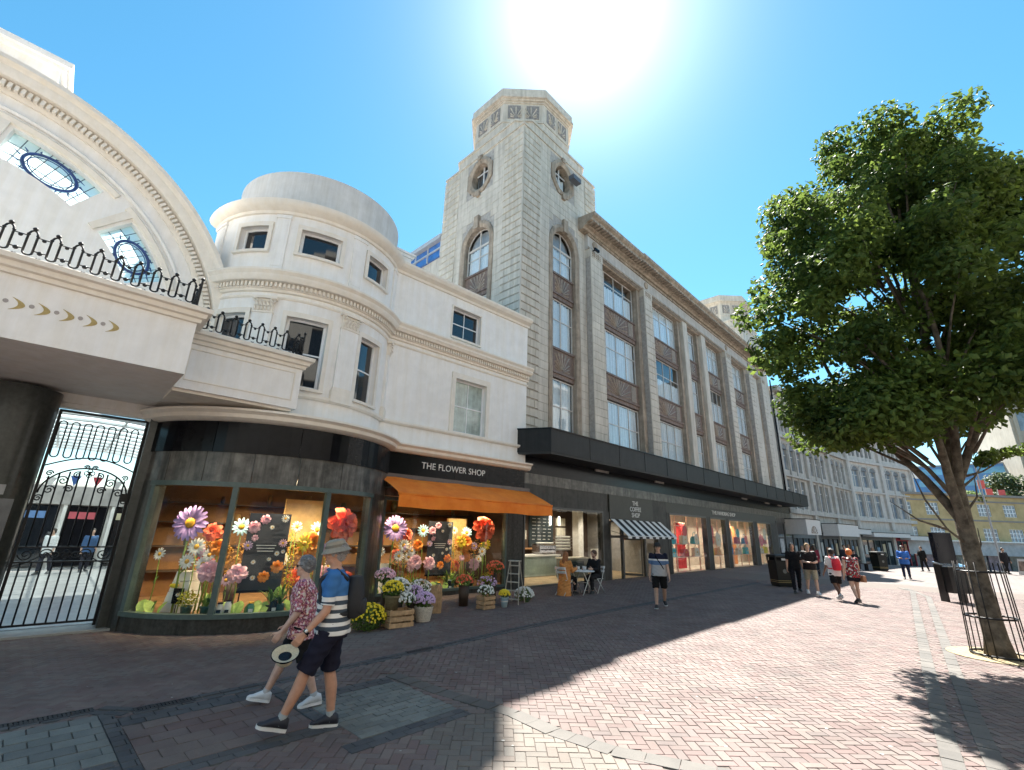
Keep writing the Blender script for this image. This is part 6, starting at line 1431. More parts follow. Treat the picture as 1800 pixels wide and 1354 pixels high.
def crate(lab, x, y, L_, W_, H_, rz, rows=3, upright=False):
    t = thing('wooden_crate', lab, 'crate', gpos(x, y), rz, 'pine crates outside the flower shop')
    th = .014; sl = H_/rows*.72
    def slat(nm, bx): MB().box(*bx).build(nm, pine, t)
    for i in range(rows):
        z = i*H_/rows+.012
        slat('slat', (-L_/2, L_/2, -W_/2, -W_/2+th, z, z+sl)); slat('slat', (-L_/2, L_/2, W_/2-th, W_/2, z, z+sl)); slat('slat', (-L_/2, -L_/2+th, -W_/2+th, W_/2-th, z, z+sl)); slat('slat', (L_/2-th, L_/2, -W_/2+th, W_/2-th, z, z+sl))
    for sx in (-1, 1):
        for sy in (-1, 1): slat('corner_post', (sx*(L_/2-.035)-.018, sx*(L_/2-.035)+.018, sy*(W_/2-.035)-.018, sy*(W_/2-.035)+.018, 0, H_))
    slat('base_board', (-L_/2+th, L_/2-th, -W_/2+th, W_/2-th, .01, .022)); return t
CA = R(-46)
mum('round yellow chrysanthemum bush on the paving beside the wooden crate', 5.72, 9.55, .36, 'yellow')
crate('pine slatted crate holding the planters beside the yellow bush', 6.30, 9.32, .56, .40, .36, CA+R(38))
def pot_c(t): MB().lathe([(.13, -.26), (.17, 0), (.18, .02), (.15, .02)], 16).build('pot', M('pot_moss', (.16, .13, .07), .8, .3, 20), t, True)
mum('yellow green chrysanthemum planter standing on the front crate', 6.18, 9.42, .22, 'yellow', z0=.60, pot=pot_c, dens=.7)
mum('leafy green plant with a cream bud on the front crate', 6.46, 9.30, .19, PET['white'], z0=.38, dens=.25)
mum('white flowering hydrangea standing behind the crate', 6.55, 9.85, .32, 'white', z0=.45, dens=.8, pot=lambda t: MB().lathe([(.14, -.45), (.19, .05)], 16).build('pot', dwood, t, True))
mum('pale pink hydrangea above the white one in the shop window corner', 6.30, 9.98, .22, 'pink', z0=.82, dens=.6, pot=lambda t: MB().tube([(0, 0, -.8), (0, 0, .1)], .05, 8).build('pot_stand', dwood, t))
mum('dark pink heather between the crates', 6.95, 9.72, .20, 'lilac', z0=.42, dens=.5, pot=lambda t: MB().lathe([(.12, -.42), (.16, .05)], 14).build('pot', dwood, t, True))
mum('green and white trailing plant behind the wicker basket', 7.32, 9.98, .26, 'white', z0=.4, dens=.35, pot=lambda t: MB().lathe([(.12, -.4), (.16, .05)], 14).build('pot', dwood, t, True))
# wicker basket
t = thing('wicker_basket', 'white wicker basket planted with pink heather', 'basket', gpos(6.98, 9.34), 0)
wick = M('white_wicker', (.62, .56, .47), .8, .2, 30)
for j in range(11):
    z = .012+.028*j; r_ = .145+.055*j/10; MB().tube([((r_+.006*(1 if (k+j) % 2 else -1))*math.cos(2*math.pi*k/28), (r_+.006*(1 if (k+j) % 2 else -1))*math.sin(2*math.pi*k/28), z) for k in range(28)], .014, 5, closed=True).build('weave', wick, t, True)
for k in range(14): a = 2*math.pi*k/14; MB().tube([(.145*math.cos(a), .145*math.sin(a), 0), (.202*math.cos(a), .202*math.sin(a), .32)], .010, 5).build('stake', wick, t)
MB().lathe([(.001, .25), (.19, .27)], 18).build('soil', dwood, t)
mum('pink purple heather dome growing in the white basket', 6.98, 9.34, .23, 'lilac', z0=.26, dens=.9)
# upright crate
t = crate('pine crate stood on end behind the wicker basket', 7.72, 9.92, .30, .30, .62, CA+R(20), rows=1)
for k in range(6):
    for s in (-1, 1): MB().box(-.15+.05*k+.004, -.15+.05*k+.036, s*.15-.008, s*.15+.008, .0, .62).build('slat', pine, t)
crate('small pine crate with green plants near the step ladder', 9.06, 9.50, .40, .30, .32, CA+R(46))
mum('green leafy plant growing from the small pine crate', 9.06, 9.50, .21, PET['white'], z0=.26, dens=.2)
mum('reddish leafy plant on the window ledge above the small crate', 8.9, 10.2, .22, PET['red'], z0=.45, dens=.3, pot=lambda t: MB().lathe([(.12, -.45), (.15, .05)], 14).build('pot', dwood, t, True))
mum('coral and green plant at the top of the step ladder', 10.05, 10.2, .24, PET['red'], z0=.75, dens=.4, pot=lambda t: MB().tube([(0, 0, -.75), (0, 0, .1)], .05, 8).build('pot_stand', dwood, t))
mum('bushy dark green plant left of the step ladder', 9.6, 10.05, .26, 'lilac', z0=.35, dens=.2, pot=lambda t: MB().lathe([(.12, -.36), (.15, .05)], 14).build('pot', dwood, t, True))
t = thing('flower_bucket', 'pale blue metal bucket of yellow flowers by the ladder', 'bucket', gpos(9.66, 9.42), 0)
MB().lathe([(.075, 0), (.115, .24), (.12, .245), (.108, .24), (.07, .01)], 18).build('pail', M('pail_blue', (.45, .62, .70), .4), t, True); MB().lathe([(.101, .13), (.104, .16)], 18).build('label_band', whitep, t)
mum('clump of yellow flowers in the pale blue bucket', 9.66, 9.42, .14, 'yellow', z0=.22, dens=.5)
mum('white flowering bush on the paving right of the step ladder', 10.85, 9.78, .27, 'white', dens=.6)
# step ladder
t = thing('step_ladder', 'weathered grey wooden step ladder outside the flower shop', 'ladder', gpos(10.35, 9.72), R(-70))
lw = M('weathered_wood', (.40, .36, .30), .8, .25, 14)
for s in (-1, 1):
    MB().tube([(s*.23, -.22, 0), (s*.14, .0, 1.12)], .018, 6).build('rail', lw, t); MB().tube([(s*.21, .30, 0), (s*.14, .03, 1.10)], .014, 6).build('back_leg', lw, t)
for i in range(5):
    q = (i+.6)/5.2; y = -.22+.22*q; z = 1.12*q; w_ = .23-.09*q; MB().box(-w_, w_, y-.05, y+.06, z-.01, z+.012).build('tread', lw, t)
MB().box(-.17, .17, -.08, .10, 1.10, 1.13).build('top_plate', lw, t)
# ------------------------------------------------------------------ cafe table and chairs
wpaint = M('white_painted_metal', (.70, .69, .66), .45, .06)
t = thing('bistro_table', 'round white folding bistro table between the seated couple', 'table', (13.72, 9.78, 0), R(10)); TBL = t
MB().lathe([(.001, .70), (.40, .70), (.42, .71), (.42, .725), (.40, .735), (.001, .735)], 28).build('table_top', wpaint, t, True)
for s in (-1, 1):
    for e in (-1, 1): MB().tube([(e*.36, s*.20, 0), (-e*.30, s*.20, .70)], .014, 6).build('leg', wpaint, t, True)
    MB().tube([(-.0+s*.0, -.20, .36), (0, .20, .36)], .01, 6).build('cross_bar', wpaint, t)
def bistro_chair(lab, x, y, rz):
    t = thing('folding_chair', lab, 'chair', (x, y, 0), rz, 'white folding bistro chairs')
    for s in (-1, 1):
        MB().tube([(s*.19, .22, 0), (s*.19, -.10, .50), (s*.19, -.22, .86)], .013, 6).build('leg', wpaint, t, True); MB().tube([(s*.175, -.26, 0), (s*.175, .18, .46)], .013, 6).build('leg', wpaint, t, True)
    for i in range(5): y_ = -.15+.075*i; MB().box(-.19, .19, y_, y_+.055, .450, .468).build('seat_slat', wpaint, t)
    for z in (.66, .78): o = MB().box(-.20, .20, -.012, .012, 0, .075).build('back_slat', wpaint, t, loc=(0, -.13-(z-.5)*.33-.01, z), rot=(R(-18)*-1, 0, 0))
bistro_chair('white folding chair under the woman in the tan coat', 13.02, 9.98, R(-90))
bistro_chair('white folding chair under the man in black', 14.46, 9.72, R(90))
for i, (dx, dy, lab) in enumerate(((-.12, .05, 'white takeaway cup nearest the woman on the bistro table'), (.10, -.06, 'white cup in the middle of the bistro table'), (.22, .10, 'white cup nearest the man on the bistro table'))):
    t = thing('coffee_cup', lab, 'cup', (13.72+dx, 9.78+dy, .736), 0, 'cups on the bistro table'); MB().lathe([(.03, 0), (.042, .11), (.038, .11), (.03, .01)], 14).build('cup_body', whitep, t, True); MB().lathe([(.001, .122), (.044, .12), (.044, .108)], 14).build('cup_lid', whitep, t, True)
# ------------------------------------------------------------------ handbag shop displays
HBC = [(.05, .42, .48), (.80, .62, .02), (.04, .22, .48), (.62, .05, .06), (.75, .36, .18), (.72, .60, .48), (.80, .68, .55), (.45, .06, .10)]
pinkf = M('display_frame_peach', (.75, .50, .38), .5)
for wi, (a, b) in enumerate(HB):
    nm = ['first', 'second', 'third', 'fourth'][wi]
    t = thing('display_stand', 'peach tubular display stand in the %s handbag shop window' % nm, 'display stand', fS(a, .5, 0), 0, 'peach display stands'); w_ = b-a
    n = 3 if w_ > 3 else 2
    for i in range(n+1): MB().box(.15+(w_-.3)*i/n-.03, .15+(w_-.3)*i/n+.03, -.03, .03, 0, 3.0).build('post', pinkf, t)
    for z in (.75, 1.45, 2.45): MB().box(.15, w_-.15, -.2, .2, z, z+.035).build('shelf', pinkf, t)
    for i in range(n):
        cx_ = .15+(w_-.3)*(i+.5)/n; z = 2.95
        d = thing('paper_disc', 'hanging %s paper disc, %s from left, in the %s handbag shop window' % (['teal', 'coral', 'cream'][(i+wi) % 3], ['first', 'second', 'third'][i], nm), 'paper disc', fS(a+cx_, .3, 1.75+.45*((i+wi) % 2)), 0, 'paper discs')
        r_ = .30+.15*((i*2+wi) % 2); MB().lathe([(.01, -.01), (r_, -.01), (r_, .01), (.01, .01)], 24, ax='y').build('disc', M('disc_%d' % ((i+wi) % 3), [HBC[0], (.75, .14, .14), HBC[6]][(i+wi) % 3], .7), d); MB().tube([(0, 0, r_), (0, 0, 2.95-1.75-.45*((i+wi) % 2))], .006, 4).build('thread', pinkf, d)
        for j, zb in enumerate((.785, 1.485)):
            c_ = HBC[(i*3+j*2+wi) % 8]
            hb = thing('handbag', '%s handbag on the %s shelf, %s from left, %s handbag shop window' % (['teal', 'yellow', 'blue', 'red', 'orange', 'beige', 'cream', 'burgundy'][(i*3+j*2+wi) % 8], ['lower', 'upper'][j], ['first', 'second', 'third'][i], nm), 'handbag', fS(a+cx_, .42, zb), 0, 'handbags on the shelves')
            mt = M('bag_%d' % ((i*3+j*2+wi) % 8), c_, .4, .1)
            if (i+j) % 2: bevel(MB().prism([(-.42, 0), (.42, 0), (.34, .30), (.18, .42), (-.18, .42), (-.34, .30)], -.12, .12).build('bag_body', mt, hb), .03)
            else: bevel(MB().prism([(-.34, 0), (.34, 0), (.30, .46), (-.30, .46)], -.12, .12).build('bag_body', mt, hb), .03)
            MB().tube([(-.18, 0, .40)]+[(-.18*math.cos(t_), 0, .42+.26*math.sin(t_)) for t_ in frange(0, math.pi, 10)]+[(.18, 0, .40)], .018, 6).build('bag_handle', mt, hb, True); MB().box(-.05, .05, -.135, -.12, .2, .27).build('clasp', gold_c, hb)
    t = thing('draped_banner', 'tall %s banner hanging behind the %s handbag display' % (['red', 'pink', 'orange', 'pale blue'][wi], nm), 'banner', fS(a+w_*.62, 1.2, .05), 0)
    curtain(lambda u, v, d_: (u, d_, v), 0, w_*.3, 0, 2.6, 0).build('cloth', M('banner_%d' % wi, [(.55, .04, .04), (.70, .45, .45), (.75, .32, .12), (.50, .66, .74)][wi], .8), t); MB().tube([(-.05, 0, 2.62), (w_*.3+.05, 0, 2.62)], .02, 6).build('rod', pinkf, t)
# ------------------------------------------------------------------ people
def fuse(mb, name, mat, parent, vox=.012, it=3, wrinkle=0.0, seed=1):
    tmp = bpy.data.objects.new(name+'_tmp', mb.data(name+'_tmp')); COL.objects.link(tmp)
    r_ = tmp.modifiers.new('r', 'REMESH'); r_.mode = 'VOXEL'; r_.voxel_size = vox
    if it: s = tmp.modifiers.new('s', 'SMOOTH'); s.factor = .5; s.iterations = it
    dg = bpy.context.evaluated_depsgraph_get(); me = bpy.data.meshes.new_from_object(tmp.evaluated_get(dg)); bpy.data.objects.remove(tmp)
    if wrinkle:
        n = len(me.vertices); co = np.empty(n*3, np.float32); me.vertices.foreach_get('co', co); co = co.reshape(-1, 3); nn = np.empty(n*3, np.float32); me.vertices.foreach_get('normal', nn); nn = nn.reshape(-1, 3)
        ph = seed*1.7; w_ = np.sin(co[:, 2]*38+co[:, 0]*21+ph)*np.sin(co[:, 1]*27-co[:, 2]*13+ph*2)+.6*np.sin(co[:, 2]*71-co[:, 0]*44+ph)
        co = co+nn*(w_*wrinkle)[:, None]; me.vertices.foreach_set('co', co.ravel())
    me.materials.clear(); me.materials.append(mat); me.polygons.foreach_set('use_smooth', [True]*len(me.polygons)); me.update()
    o = bpy.data.objects.new(name, me); link(o, parent); return o
def cap(mb, p0, r0, p1, r1, ends=(1, 1), n=12):
    mb.tube([p0, p1], [r0, r1], n)
    if ends[0]: mb.ball(p0, r0, n, 8)
    if ends[1]: mb.ball(p1, r1, n, 8)
def loft(mb, secs, n=20, tilt=None):
    rs = []
    for (c, rx, ry) in secs: rs.append([(c[0]+rx*math.cos(t), c[1]+ry*math.sin(t), c[2]) for t in [2*math.pi*k/n for k in range(n)]])
    mb.rings(rs)
def figure(label, loc, rz, H=1.74, legs=None, arms=None, lean=0.0, head=(0, 0), skin=(.50, .30, .21), hair=(.05, .035, .025), hairstyle='short', hat=None,
           top=None, sleeve=.9, topw=1.0, tz=.06, bottom=None, blen=.8, skirt=False, shoe=(.02, .02, .022), sole=(.7, .7, .7), sock=None, vox=.012, glasses=False, backpack=None, strap=None, bag=None, group='people in the street', bulk=1.0, seat=None, coat=None, extra=None):
    t = thing('person', label, 'person', loc, rz, group)
    V3 = Vector; legs = legs or {1: (8, 5, 0), -1: (-8, 12, 0)}; arms = arms or {1: (-8, 12, 6), -1: (8, 12, 6)}
    u = V3((0, math.sin(R(lean)), math.cos(R(lean)))); pel = V3((0, 0, .53*H)); J = {}
    nb = pel+u*.285*H; J['neck'] = nb; J['head'] = nb+u*.085*H+V3((0, .012*H, .012*H))
    low = 9
    for s in (1, -1):
        a, k, f = legs[s][:3]; o_ = legs[s][3] if len(legs[s]) > 3 else 2
        hp = pel+V3((s*.055*H, 0, -.015*H)); d = V3((s*math.sin(R(o_)), math.sin(R(a)), -math.cos(R(a)))).normalized(); kn = hp+d*.245*H
        d2 = V3((s*math.sin(R(o_))*.4, math.sin(R(a-k)), -math.cos(R(a-k)))).normalized(); an = kn+d2*.235*H; fd = V3((s*.12, math.cos(R(f)), math.sin(R(f)))).normalized()
        J['hip', s], J['knee', s], J['ank', s], J['foot', s] = hp, kn, an, fd
        up_ = fd.cross(V3((1, 0, 0))); up_ = -up_ if up_.z < 0 else up_; J['fup', s] = up_
        for q in (-.045*H, .105*H): low = min(low, (an+fd*q-up_*.048*H).z)
    dz = V3((0, 0, -low if seat is None else seat-(pel.z-.055*H)))
    for k_ in list(J):
        if k_[0] not in ('foot', 'fup') if isinstance(k_, tuple) else True: J[k_] = J[k_]+dz
    pel = pel+dz; nb = J['neck']
    for s in (1, -1):
        a, e, o_ = arms[s][:3]; inn = arms[s][3] if len(arms[s]) > 3 else 0
        sh = nb-u*.012*H+V3((s*.102*H*bulk, 0, -.012*H)); d = V3((s*math.sin(R(o_)), math.sin(R(a))*math.cos(R(o_)), -math.cos(R(a))*math.cos(R(o_)))).normalized(); el = sh+d*.178*H
        d2 = V3((s*math.sin(R(o_-inn)), math.sin(R(a+e))*math.cos(R(inn)), -math.cos(R(a+e))*math.cos(R(inn)))).normalized(); wr = el+d2*.148*H; J['sh', s], J['el', s], J['wr', s], J['hd', s] = sh, el, wr, d2
    skm = M('skin_%d' % int(skin[0]*1000), skin, .5, .10, 18, bump=.05, bscale=120); hm = J['head']
    yaw, pit = R(head[0]), R(head[1]); Rm = Matrix.Rotation(yaw, 3, 'Z') @ Matrix.Rotation(pit, 3, 'X'); hs = H/1.75
    hp_ = lambda x, y, z: hm+Rm @ V3((x*hs, y*hs, z*hs))
    mb = MB()
    def tor(z, dx=0): return pel+u*(z*H)
    b_ = bulk
    loft(mb, [(tor(-.06), .05*H*b_, .045*H*b_), (tor(-.04), .088*H*b_, .066*H*b_), (tor(.0), .098*H*b_, .072*H*b_), (tor(.07), .086*H*b_, .066*H*b_), (tor(.15), .092*H*b_, .068*H*b_), (tor(.22), .102*H*b_, .068*H*b_), (tor(.265), .09*H*b_, .055*H), (tor(.285), .05*H, .042*H), (tor(.30), .034*H, .036*H)])
    cap(mb, nb-u*.02*H, .034*H, hp_(0, -.012, -.06), .031*H)
    # head
    mb.ball(hp_(0, 0, .012), .088*hs, 18, 12, (.82, 1.02, 1.16)); mb.ball(hp_(0, .030, -.062), .056*hs, 14, 8, (.92, .95, 1.0)); mb.ball(hp_(0, .066, -.092), .024*hs, 10, 6)
    cap(mb, hp_(0, .082, .018), .010*hs, hp_(0, .104, -.020), .0145*hs, n=8); mb.ball(hp_(0, .068, .034), .030*hs, 10, 6, (1.7, .7, .45)); mb.ball(hp_(0, .077, -.054), .017*hs, 10, 6, (1.5, .8, .8))
    for s in (1, -1): mb.ball(hp_(s*.073, -.008, -.006), .026*hs, 8, 6, (.4, .8, 1.25)); mb.ball(hp_(s*.038, .060, -.022), .026*hs, 8, 6)
    for s in (1, -1):
        hp, kn, an = J['hip', s], J['knee', s], J['ank', s]; cap(mb, hp, .056*H*b_, kn, .033*H); cf = kn.lerp(an, .32); cap(mb, kn, .032*H, cf+V3((0, -.008*H, 0)), .034*H); cap(mb, cf+V3((0, -.008*H, 0)), .034*H, an, .020*H)
        fd = J['foot', s]; cap(mb, an, .021*H, an+fd*.07*H-J['fup', s]*.03*H, .018*H)
        sh, el, wr, d2 = J['sh', s], J['el', s], J['wr', s], J['hd', s]; mb.ball(sh, .034*H*b_, 12, 8); cap(mb, sh, .030*H*b_, el, .0235*H); cap(mb, el, .024*H, el.lerp(wr, .35), .0235*H); cap(mb, el.lerp(wr, .35), .0235*H, wr, .0150*H)
        # hand: palm, four curled fingers of unequal length and a thumb from the side of the palm
        sd = V3((0, 1, 0)) if abs(d2.y) < .85 else V3((0, 0, 1)); sd = (sd-d2*sd.dot(d2)).normalized(); pn = d2.cross(sd).normalized()*s; pc = wr+d2*.036*H
        for q in (-.016, -.005, .006, .017): cap(mb, wr+d2*.004*H+sd*q*.55*H, .0105*H, wr+d2*.050*H+sd*q*H, .0088*H, n=8)
        for q, ln in ((-.018, .036), (-.0062, .044), (.0058, .046), (.0175, .040)):
            p0 = wr+d2*.052*H+sd*q*H; p1 = p0+(d2*.86-pn*.5).normalized()*ln*.55*H; p2 = p1+(d2*.45-pn*.9).normalized()*ln*.5*H; cap(mb, p0, .0058*H, p1, .0052*H, n=7); cap(mb, p1, .0052*H, p2, .0044*H, n=7)
        p0 = wr+d2*.018*H+sd*.016*H; p1 = p0+(d2*.62+sd*.75-pn*.2).normalized()*.030*H; p2 = p1+(d2*.9+sd*.2-pn*.3).normalized()*.022*H; cap(mb, p0, .0085*H, p1, .0066*H, n=7); cap(mb, p1, .0066*H, p2, .005*H, n=7)
    fuse(mb, 'body', skm, t, min(vox, .0085 if vox < .013 else vox), 2)
    eye = M('eye_dark', (.03, .022, .018), .2); 
    for s in (1, -1): MB().ball(hp_(s*.030, .0795, .012), .0095*hs, 8, 6).build('eye', eye, t, True)
    MB().ball(hp_(0, .0895, -.056), .012*hs, 8, 4, (1.7, .4, .35)).build('mouth', M('lips', (.40, .16, .13), .5), t, True)
    # hair
    hmat = M('hair_%d_%d' % (int(hair[0]*1000), int(hair[2]*1000)), hair, .55, .3, 60, bump=.5, bscale=160)
    if hairstyle != 'bald':
        mb = MB(); mb.ball(hp_(0, -.022, .034), .100*hs, 16, 10, (.92, .99, 1.06)); mb.ball(hp_(0, -.05, -.012), .080*hs, 12, 8, (1.02, .82, 1.05))
        if hairstyle == 'bob':
            mb.ball(hp_(0, -.045, .02), .105*hs, 14, 10, (.98, .92, 1.02))
            for i in range(22): a = rnd.uniform(0, 6.28); z = rnd.uniform(-.05, .09); mb.ball(hp_(.085*math.cos(a)*.98, -.04+.075*math.sin(a)*(1 if math.sin(a) < 0 else .4), z), .026*hs, 8, 5)
        if hairstyle == 'long':
            for s in (1, -1): mb.tube([hp_(s*.06, -.02, .05), hp_(s*.078, -.03, -.05), hp_(s*.085, -.045, -.17), hp_(s*.075, -.05, -.27)], [.04*hs, .04*hs, .042*hs, .02*hs], 10)
            mb.tube([hp_(0, -.06, .05), hp_(0, -.085, -.06), hp_(0, -.095, -.2), hp_(0, -.09, -.29)], [.06*hs, .068*hs, .06*hs, .03*hs], 12)
        fuse(mb, 'hair', hmat, t, .008 if vox < .013 else .013, 1, .0045)
    if hairstyle in ('bob', 'short') and vox < .013:
        mb = MB()
        for i in range(420 if hairstyle == 'bob' else 200):
            a = rnd.uniform(0, 2*math.pi); ph = rnd.uniform(-.5, 1.5); v = Vector((math.cos(ph)*math.cos(a), math.cos(ph)*math.sin(a), math.sin(ph)))
            if v.y > .35 and v.z < .55: continue
            k_ = .098 if hairstyle == 'short' else .103; p0 = Vector((0, -.030, .030))+v*k_; d_ = (Vector((rnd.gauss(0, .4), -.6+rnd.gauss(0, .3), -.8+rnd.gauss(0, .3))) - v*.2).normalized(); d_ = (d_-v*d_.dot(v)*.8).normalized()
            q0, q1, q2 = p0-d_*.012, p0+d_*.014+v*.004, p0+d_*.036+v*rnd.uniform(-.002, .008); mb.tube([hp_(*q0), hp_(*q1), hp_(*q2)], [.005*hs, .0055*hs, .0012*hs], 4)
        tag(mb.build('hair_locks', hmat, t, True), kind='stuff')
    if hat:
        kind, hc = hat; hmt = M('hat_%s_%d' % (kind, int(hc[0]*1000)), hc, .85, .12, 30)
        if kind == 'bucket':
            prof = [(.0, .135), (.060, .13), (.086, .112), (.098, .055), (.101, .050), (.135, .010), (.140, .004), (.134, .004), (.097, .046), (.0, .05)]
        elif kind == 'cap': prof = [(.0, .128), (.05, .122), (.085, .09), (.097, .04), (.094, .036), (.0, .04)]
        m_ = MB().lathe([(r_*hs*1.02, z*hs) for r_, z in prof], 28); o = m_.build('hat', hmt, t, 40, loc=hp_(0, -.012, .012)); o.rotation_euler = (pit-R(8), 0, yaw); o.scale = (.96, 1.08, 1)
        if kind == 'cap': p = MB(); p.slab([(-.075*hs, .05*hs)]+[(.078*hs*math.sin(a), (.075+.10*math.cos(a))*hs) for a in frange(-1.4, 1.4, 10)]+[(.075*hs, .05*hs)], .036*hs, .044*hs); p.build('peak', hmt, o)
        else: MB().lathe([(.100*hs, .052*hs), (.1035*hs, .054*hs), (.1005*hs, .078*hs)], 28).build('hat_band', M('hat_band', tuple(c*.6 for c in hc), .8), o)
    if glasses:
        mb = MB()
        for s in (1, -1): mb.ball(hp_(s*.034, .090, .012), .024*hs, 10, 6, (1.0, .35, .8)); mb.tube([hp_(s*.058, .085, .016), hp_(s*.076, .04, .016), hp_(s*.078, -.01, .010)], .0035*hs, 5)
        mb.tube([hp_(-.014, .098, .016), hp_(.014, .098, .016)], .004*hs, 5); mb.build('sunglasses', M('sunglass_black', (.008, .007, .007), .1), t, True)
    # top
    if top:
        mb = MB(); i_ = .012*H*topw
        loft(mb, [(tor(-tz), .098*H*b_+i_*1.1, .074*H*b_+i_*1.1), (tor(.0), .098*H*b_+i_, .073*H*b_+i_), (tor(.07), .090*H*b_+i_, .069*H*b_+i_), (tor(.15), .094*H*b_+i_, .070*H*b_+i_), (tor(.22), .103*H*b_+i_*.8, .069*H*b_+i_*.8), (tor(.262), .092*H*b_+i_*.5, .056*H+i_*.5), (tor(.282), .056*H, .046*H), (tor(.292), .044*H, .043*H)])
        for s in (1, -1):
            sh, el, wr = J['sh', s], J['el', s], J['wr', s]; mb.ball(sh, .038*H*b_, 12, 8)
            if sleeve is not None:
                if sleeve <= 1: cap(mb, sh, .037*H*b_, sh.lerp(el, sleeve), .036*H, (1, 0))
                else: cap(mb, sh, .037*H*b_, el, .031*H); cap(mb, el, .031*H, el.lerp(wr, sleeve-1), .024*H, (1, 0))
        fuse(mb, 'shirt', top, t, .011 if vox < .013 else vox, 2, .0022*H, rnd.random()*9)
    if coat:
        mb = MB(); i_ = .022*H
        loft(mb, [(tor(-.36), .16*H, .12*H), (tor(-.15), .135*H, .11*H), (tor(.0), .105*H+i_, .08*H+i_), (tor(.12), .09*H+i_, .068*H+i_), (tor(.22), .103*H+i_, .069*H+i_), (tor(.27), .09*H, .06*H), (tor(.295), .05*H, .05*H)])
        for s in (1, -1): cap(mb, J['sh', s], .042*H, J['el', s], .036*H); cap(mb, J['el', s], .036*H, J['wr', s], .030*H, (1, 0))
        fuse(mb, 'coat', coat, t, .012 if vox < .013 else vox, 3, .004*H, 3)
    if bottom:
        mb = MB(); i_ = .010*H
        loft(mb, [(tor(-.075), .085*H*b_+i_, .066*H*b_+i_), (tor(-.03), .096*H*b_+i_, .074*H*b_+i_), (tor(.0), .098*H*b_+i_, .073*H*b_+i_), (tor(.045), .090*H*b_+i_*.8, .068*H*b_+i_*.8)])
        for s in (1, -1):
            hp, kn, an = J['hip', s], J['knee', s], J['ank', s]
            if blen <= 1: cap(mb, hp, .062*H*b_, hp.lerp(kn, blen), .053*H*(1 if not skirt else 1.25), (1, 0))
            else: cap(mb, hp, .062*H*b_, kn, .043*H); cap(mb, kn, .043*H, kn.lerp(an, blen-1), .034*H, (1, 0))
        fuse(mb, 'trousers' if blen > 1 else 'shorts', bottom, t, .011 if vox < .013 else vox, 2, .003*H, rnd.random()*9)
    for s in (1, -1):
        an, fd, up_ = J['ank', s], J['foot', s], J['fup', s]; sd = fd.cross(up_).normalized(); base = an-up_*.048*H
        def fp(f_, x, z): return base+fd*(f_*H)+sd*(x*H)+up_*(z*H)
        def ring(f_, w_, z0, z1, n=12): return [fp(f_, w_*math.cos(a), (z0+z1)/2+(z1-z0)/2*math.sin(a)) for a in [2*math.pi*k/n for k in range(n)]]
        mb = MB(); mb.rings([ring(-.046, .010, .012, .03), ring(-.04, .022, .010, .060), ring(-.015, .026, .010, .074), ring(.015, .026, .010, .070), ring(.05, .028, .010, .050), ring(.08, .028, .010, .032), ring(.10, .022, .010, .026), ring(.108, .010, .012, .02)])
        so = mb.build('shoe', M('shoe_%d' % int(shoe[0]*1000), shoe, .6, .1), t, True)
        pts = [(-.047, .0), (-.044, .018), (-.015, .024), (.02, .023), (.055, .029), (.085, .029), (.106, .017), (.111, 0)]; poly = [(f_, w_) for f_, w_ in pts]+[(f_, -w_) for f_, w_ in pts[::-1]][1:-1]
        m2 = MB(); n = len(poly); m2.rings([[fp(f_, w_, z) for f_, w_ in poly] for z in (0, .004, .016)]); m2.build('sole', M('sole_%d' % int(sole[0]*100), sole, .6), so)
        if sock: mk = MB(); mk.tube([an-up_*.02*H, an, J['knee', s].lerp(an, .86)], [.024*H, .0235*H, .0245*H], 12); mk.build('sock', M('sock_%d' % int(sock[0]*100), sock, .9), t, True)
    if backpack:
        bm = M('backpack_%d' % int(backpack[0]*1000), backpack, .7, .15, 20); mb = MB(); c_ = tor(.145)+V3((0, -.112*H, 0))
        for zz, w_, d_ in ((-.10, .062, .040), (-.08, .078, .052), (.0, .082, .058), (.07, .078, .05), (.105, .06, .035)): pass
        loft(mb, [(c_+V3((0, .0, z*H)), w_*H, d_*H) for z, w_, d_ in ((-.115, .06, .035), (-.10, .076, .05), (-.02, .084, .060), (.07, .080, .052), (.11, .06, .036))], 18); o = mb.build('backpack', bm, t, 50)
        mb = MB(); loft(mb, [(c_+V3((0, -.04*H, z*H)), w_*H, d_*H) for z, w_, d_ in ((-.095, .05, .03), (-.085, .06, .036), (-.03, .062, .038), (-.015, .05, .03))], 16); mb.build('backpack_pocket', bm, o, 50)
        for s in (1, -1): MB().tube([tor(.235)+V3((s*.058*H, -.075*H, .0)), tor(.283)+V3((s*.062*H, -.01*H, .008*H)), tor(.24)+V3((s*.066*H, .078*H, 0)), tor(.14)+V3((s*.085*H, .072*H, 0)), tor(.06)+V3((s*.104*H, .0, 0)), tor(.06)+V3((s*.08*H, -.08*H, 0))], .013*H, 7).build('strap', bm, o, True)
    if strap: MB().tube([tor(.285)+V3((.06*H, -.02*H, .01*H)), tor(.24)+V3((.04*H, .088*H, 0)), tor(.10)+V3((-.05*H, .090*H, 0)), tor(-.02)+V3((-.11*H, .03*H, 0)), tor(.06)+V3((-.05*H, -.09*H, 0)), tor(.24)+V3((.05*H, -.085*H, 0)), tor(.285)+V3((.06*H, -.02*H, .01*H))], .008*H, 6).build('bag_strap', strap, t, True)
    if extra: extra(t, J, tor, H, hp_)
    return t, J
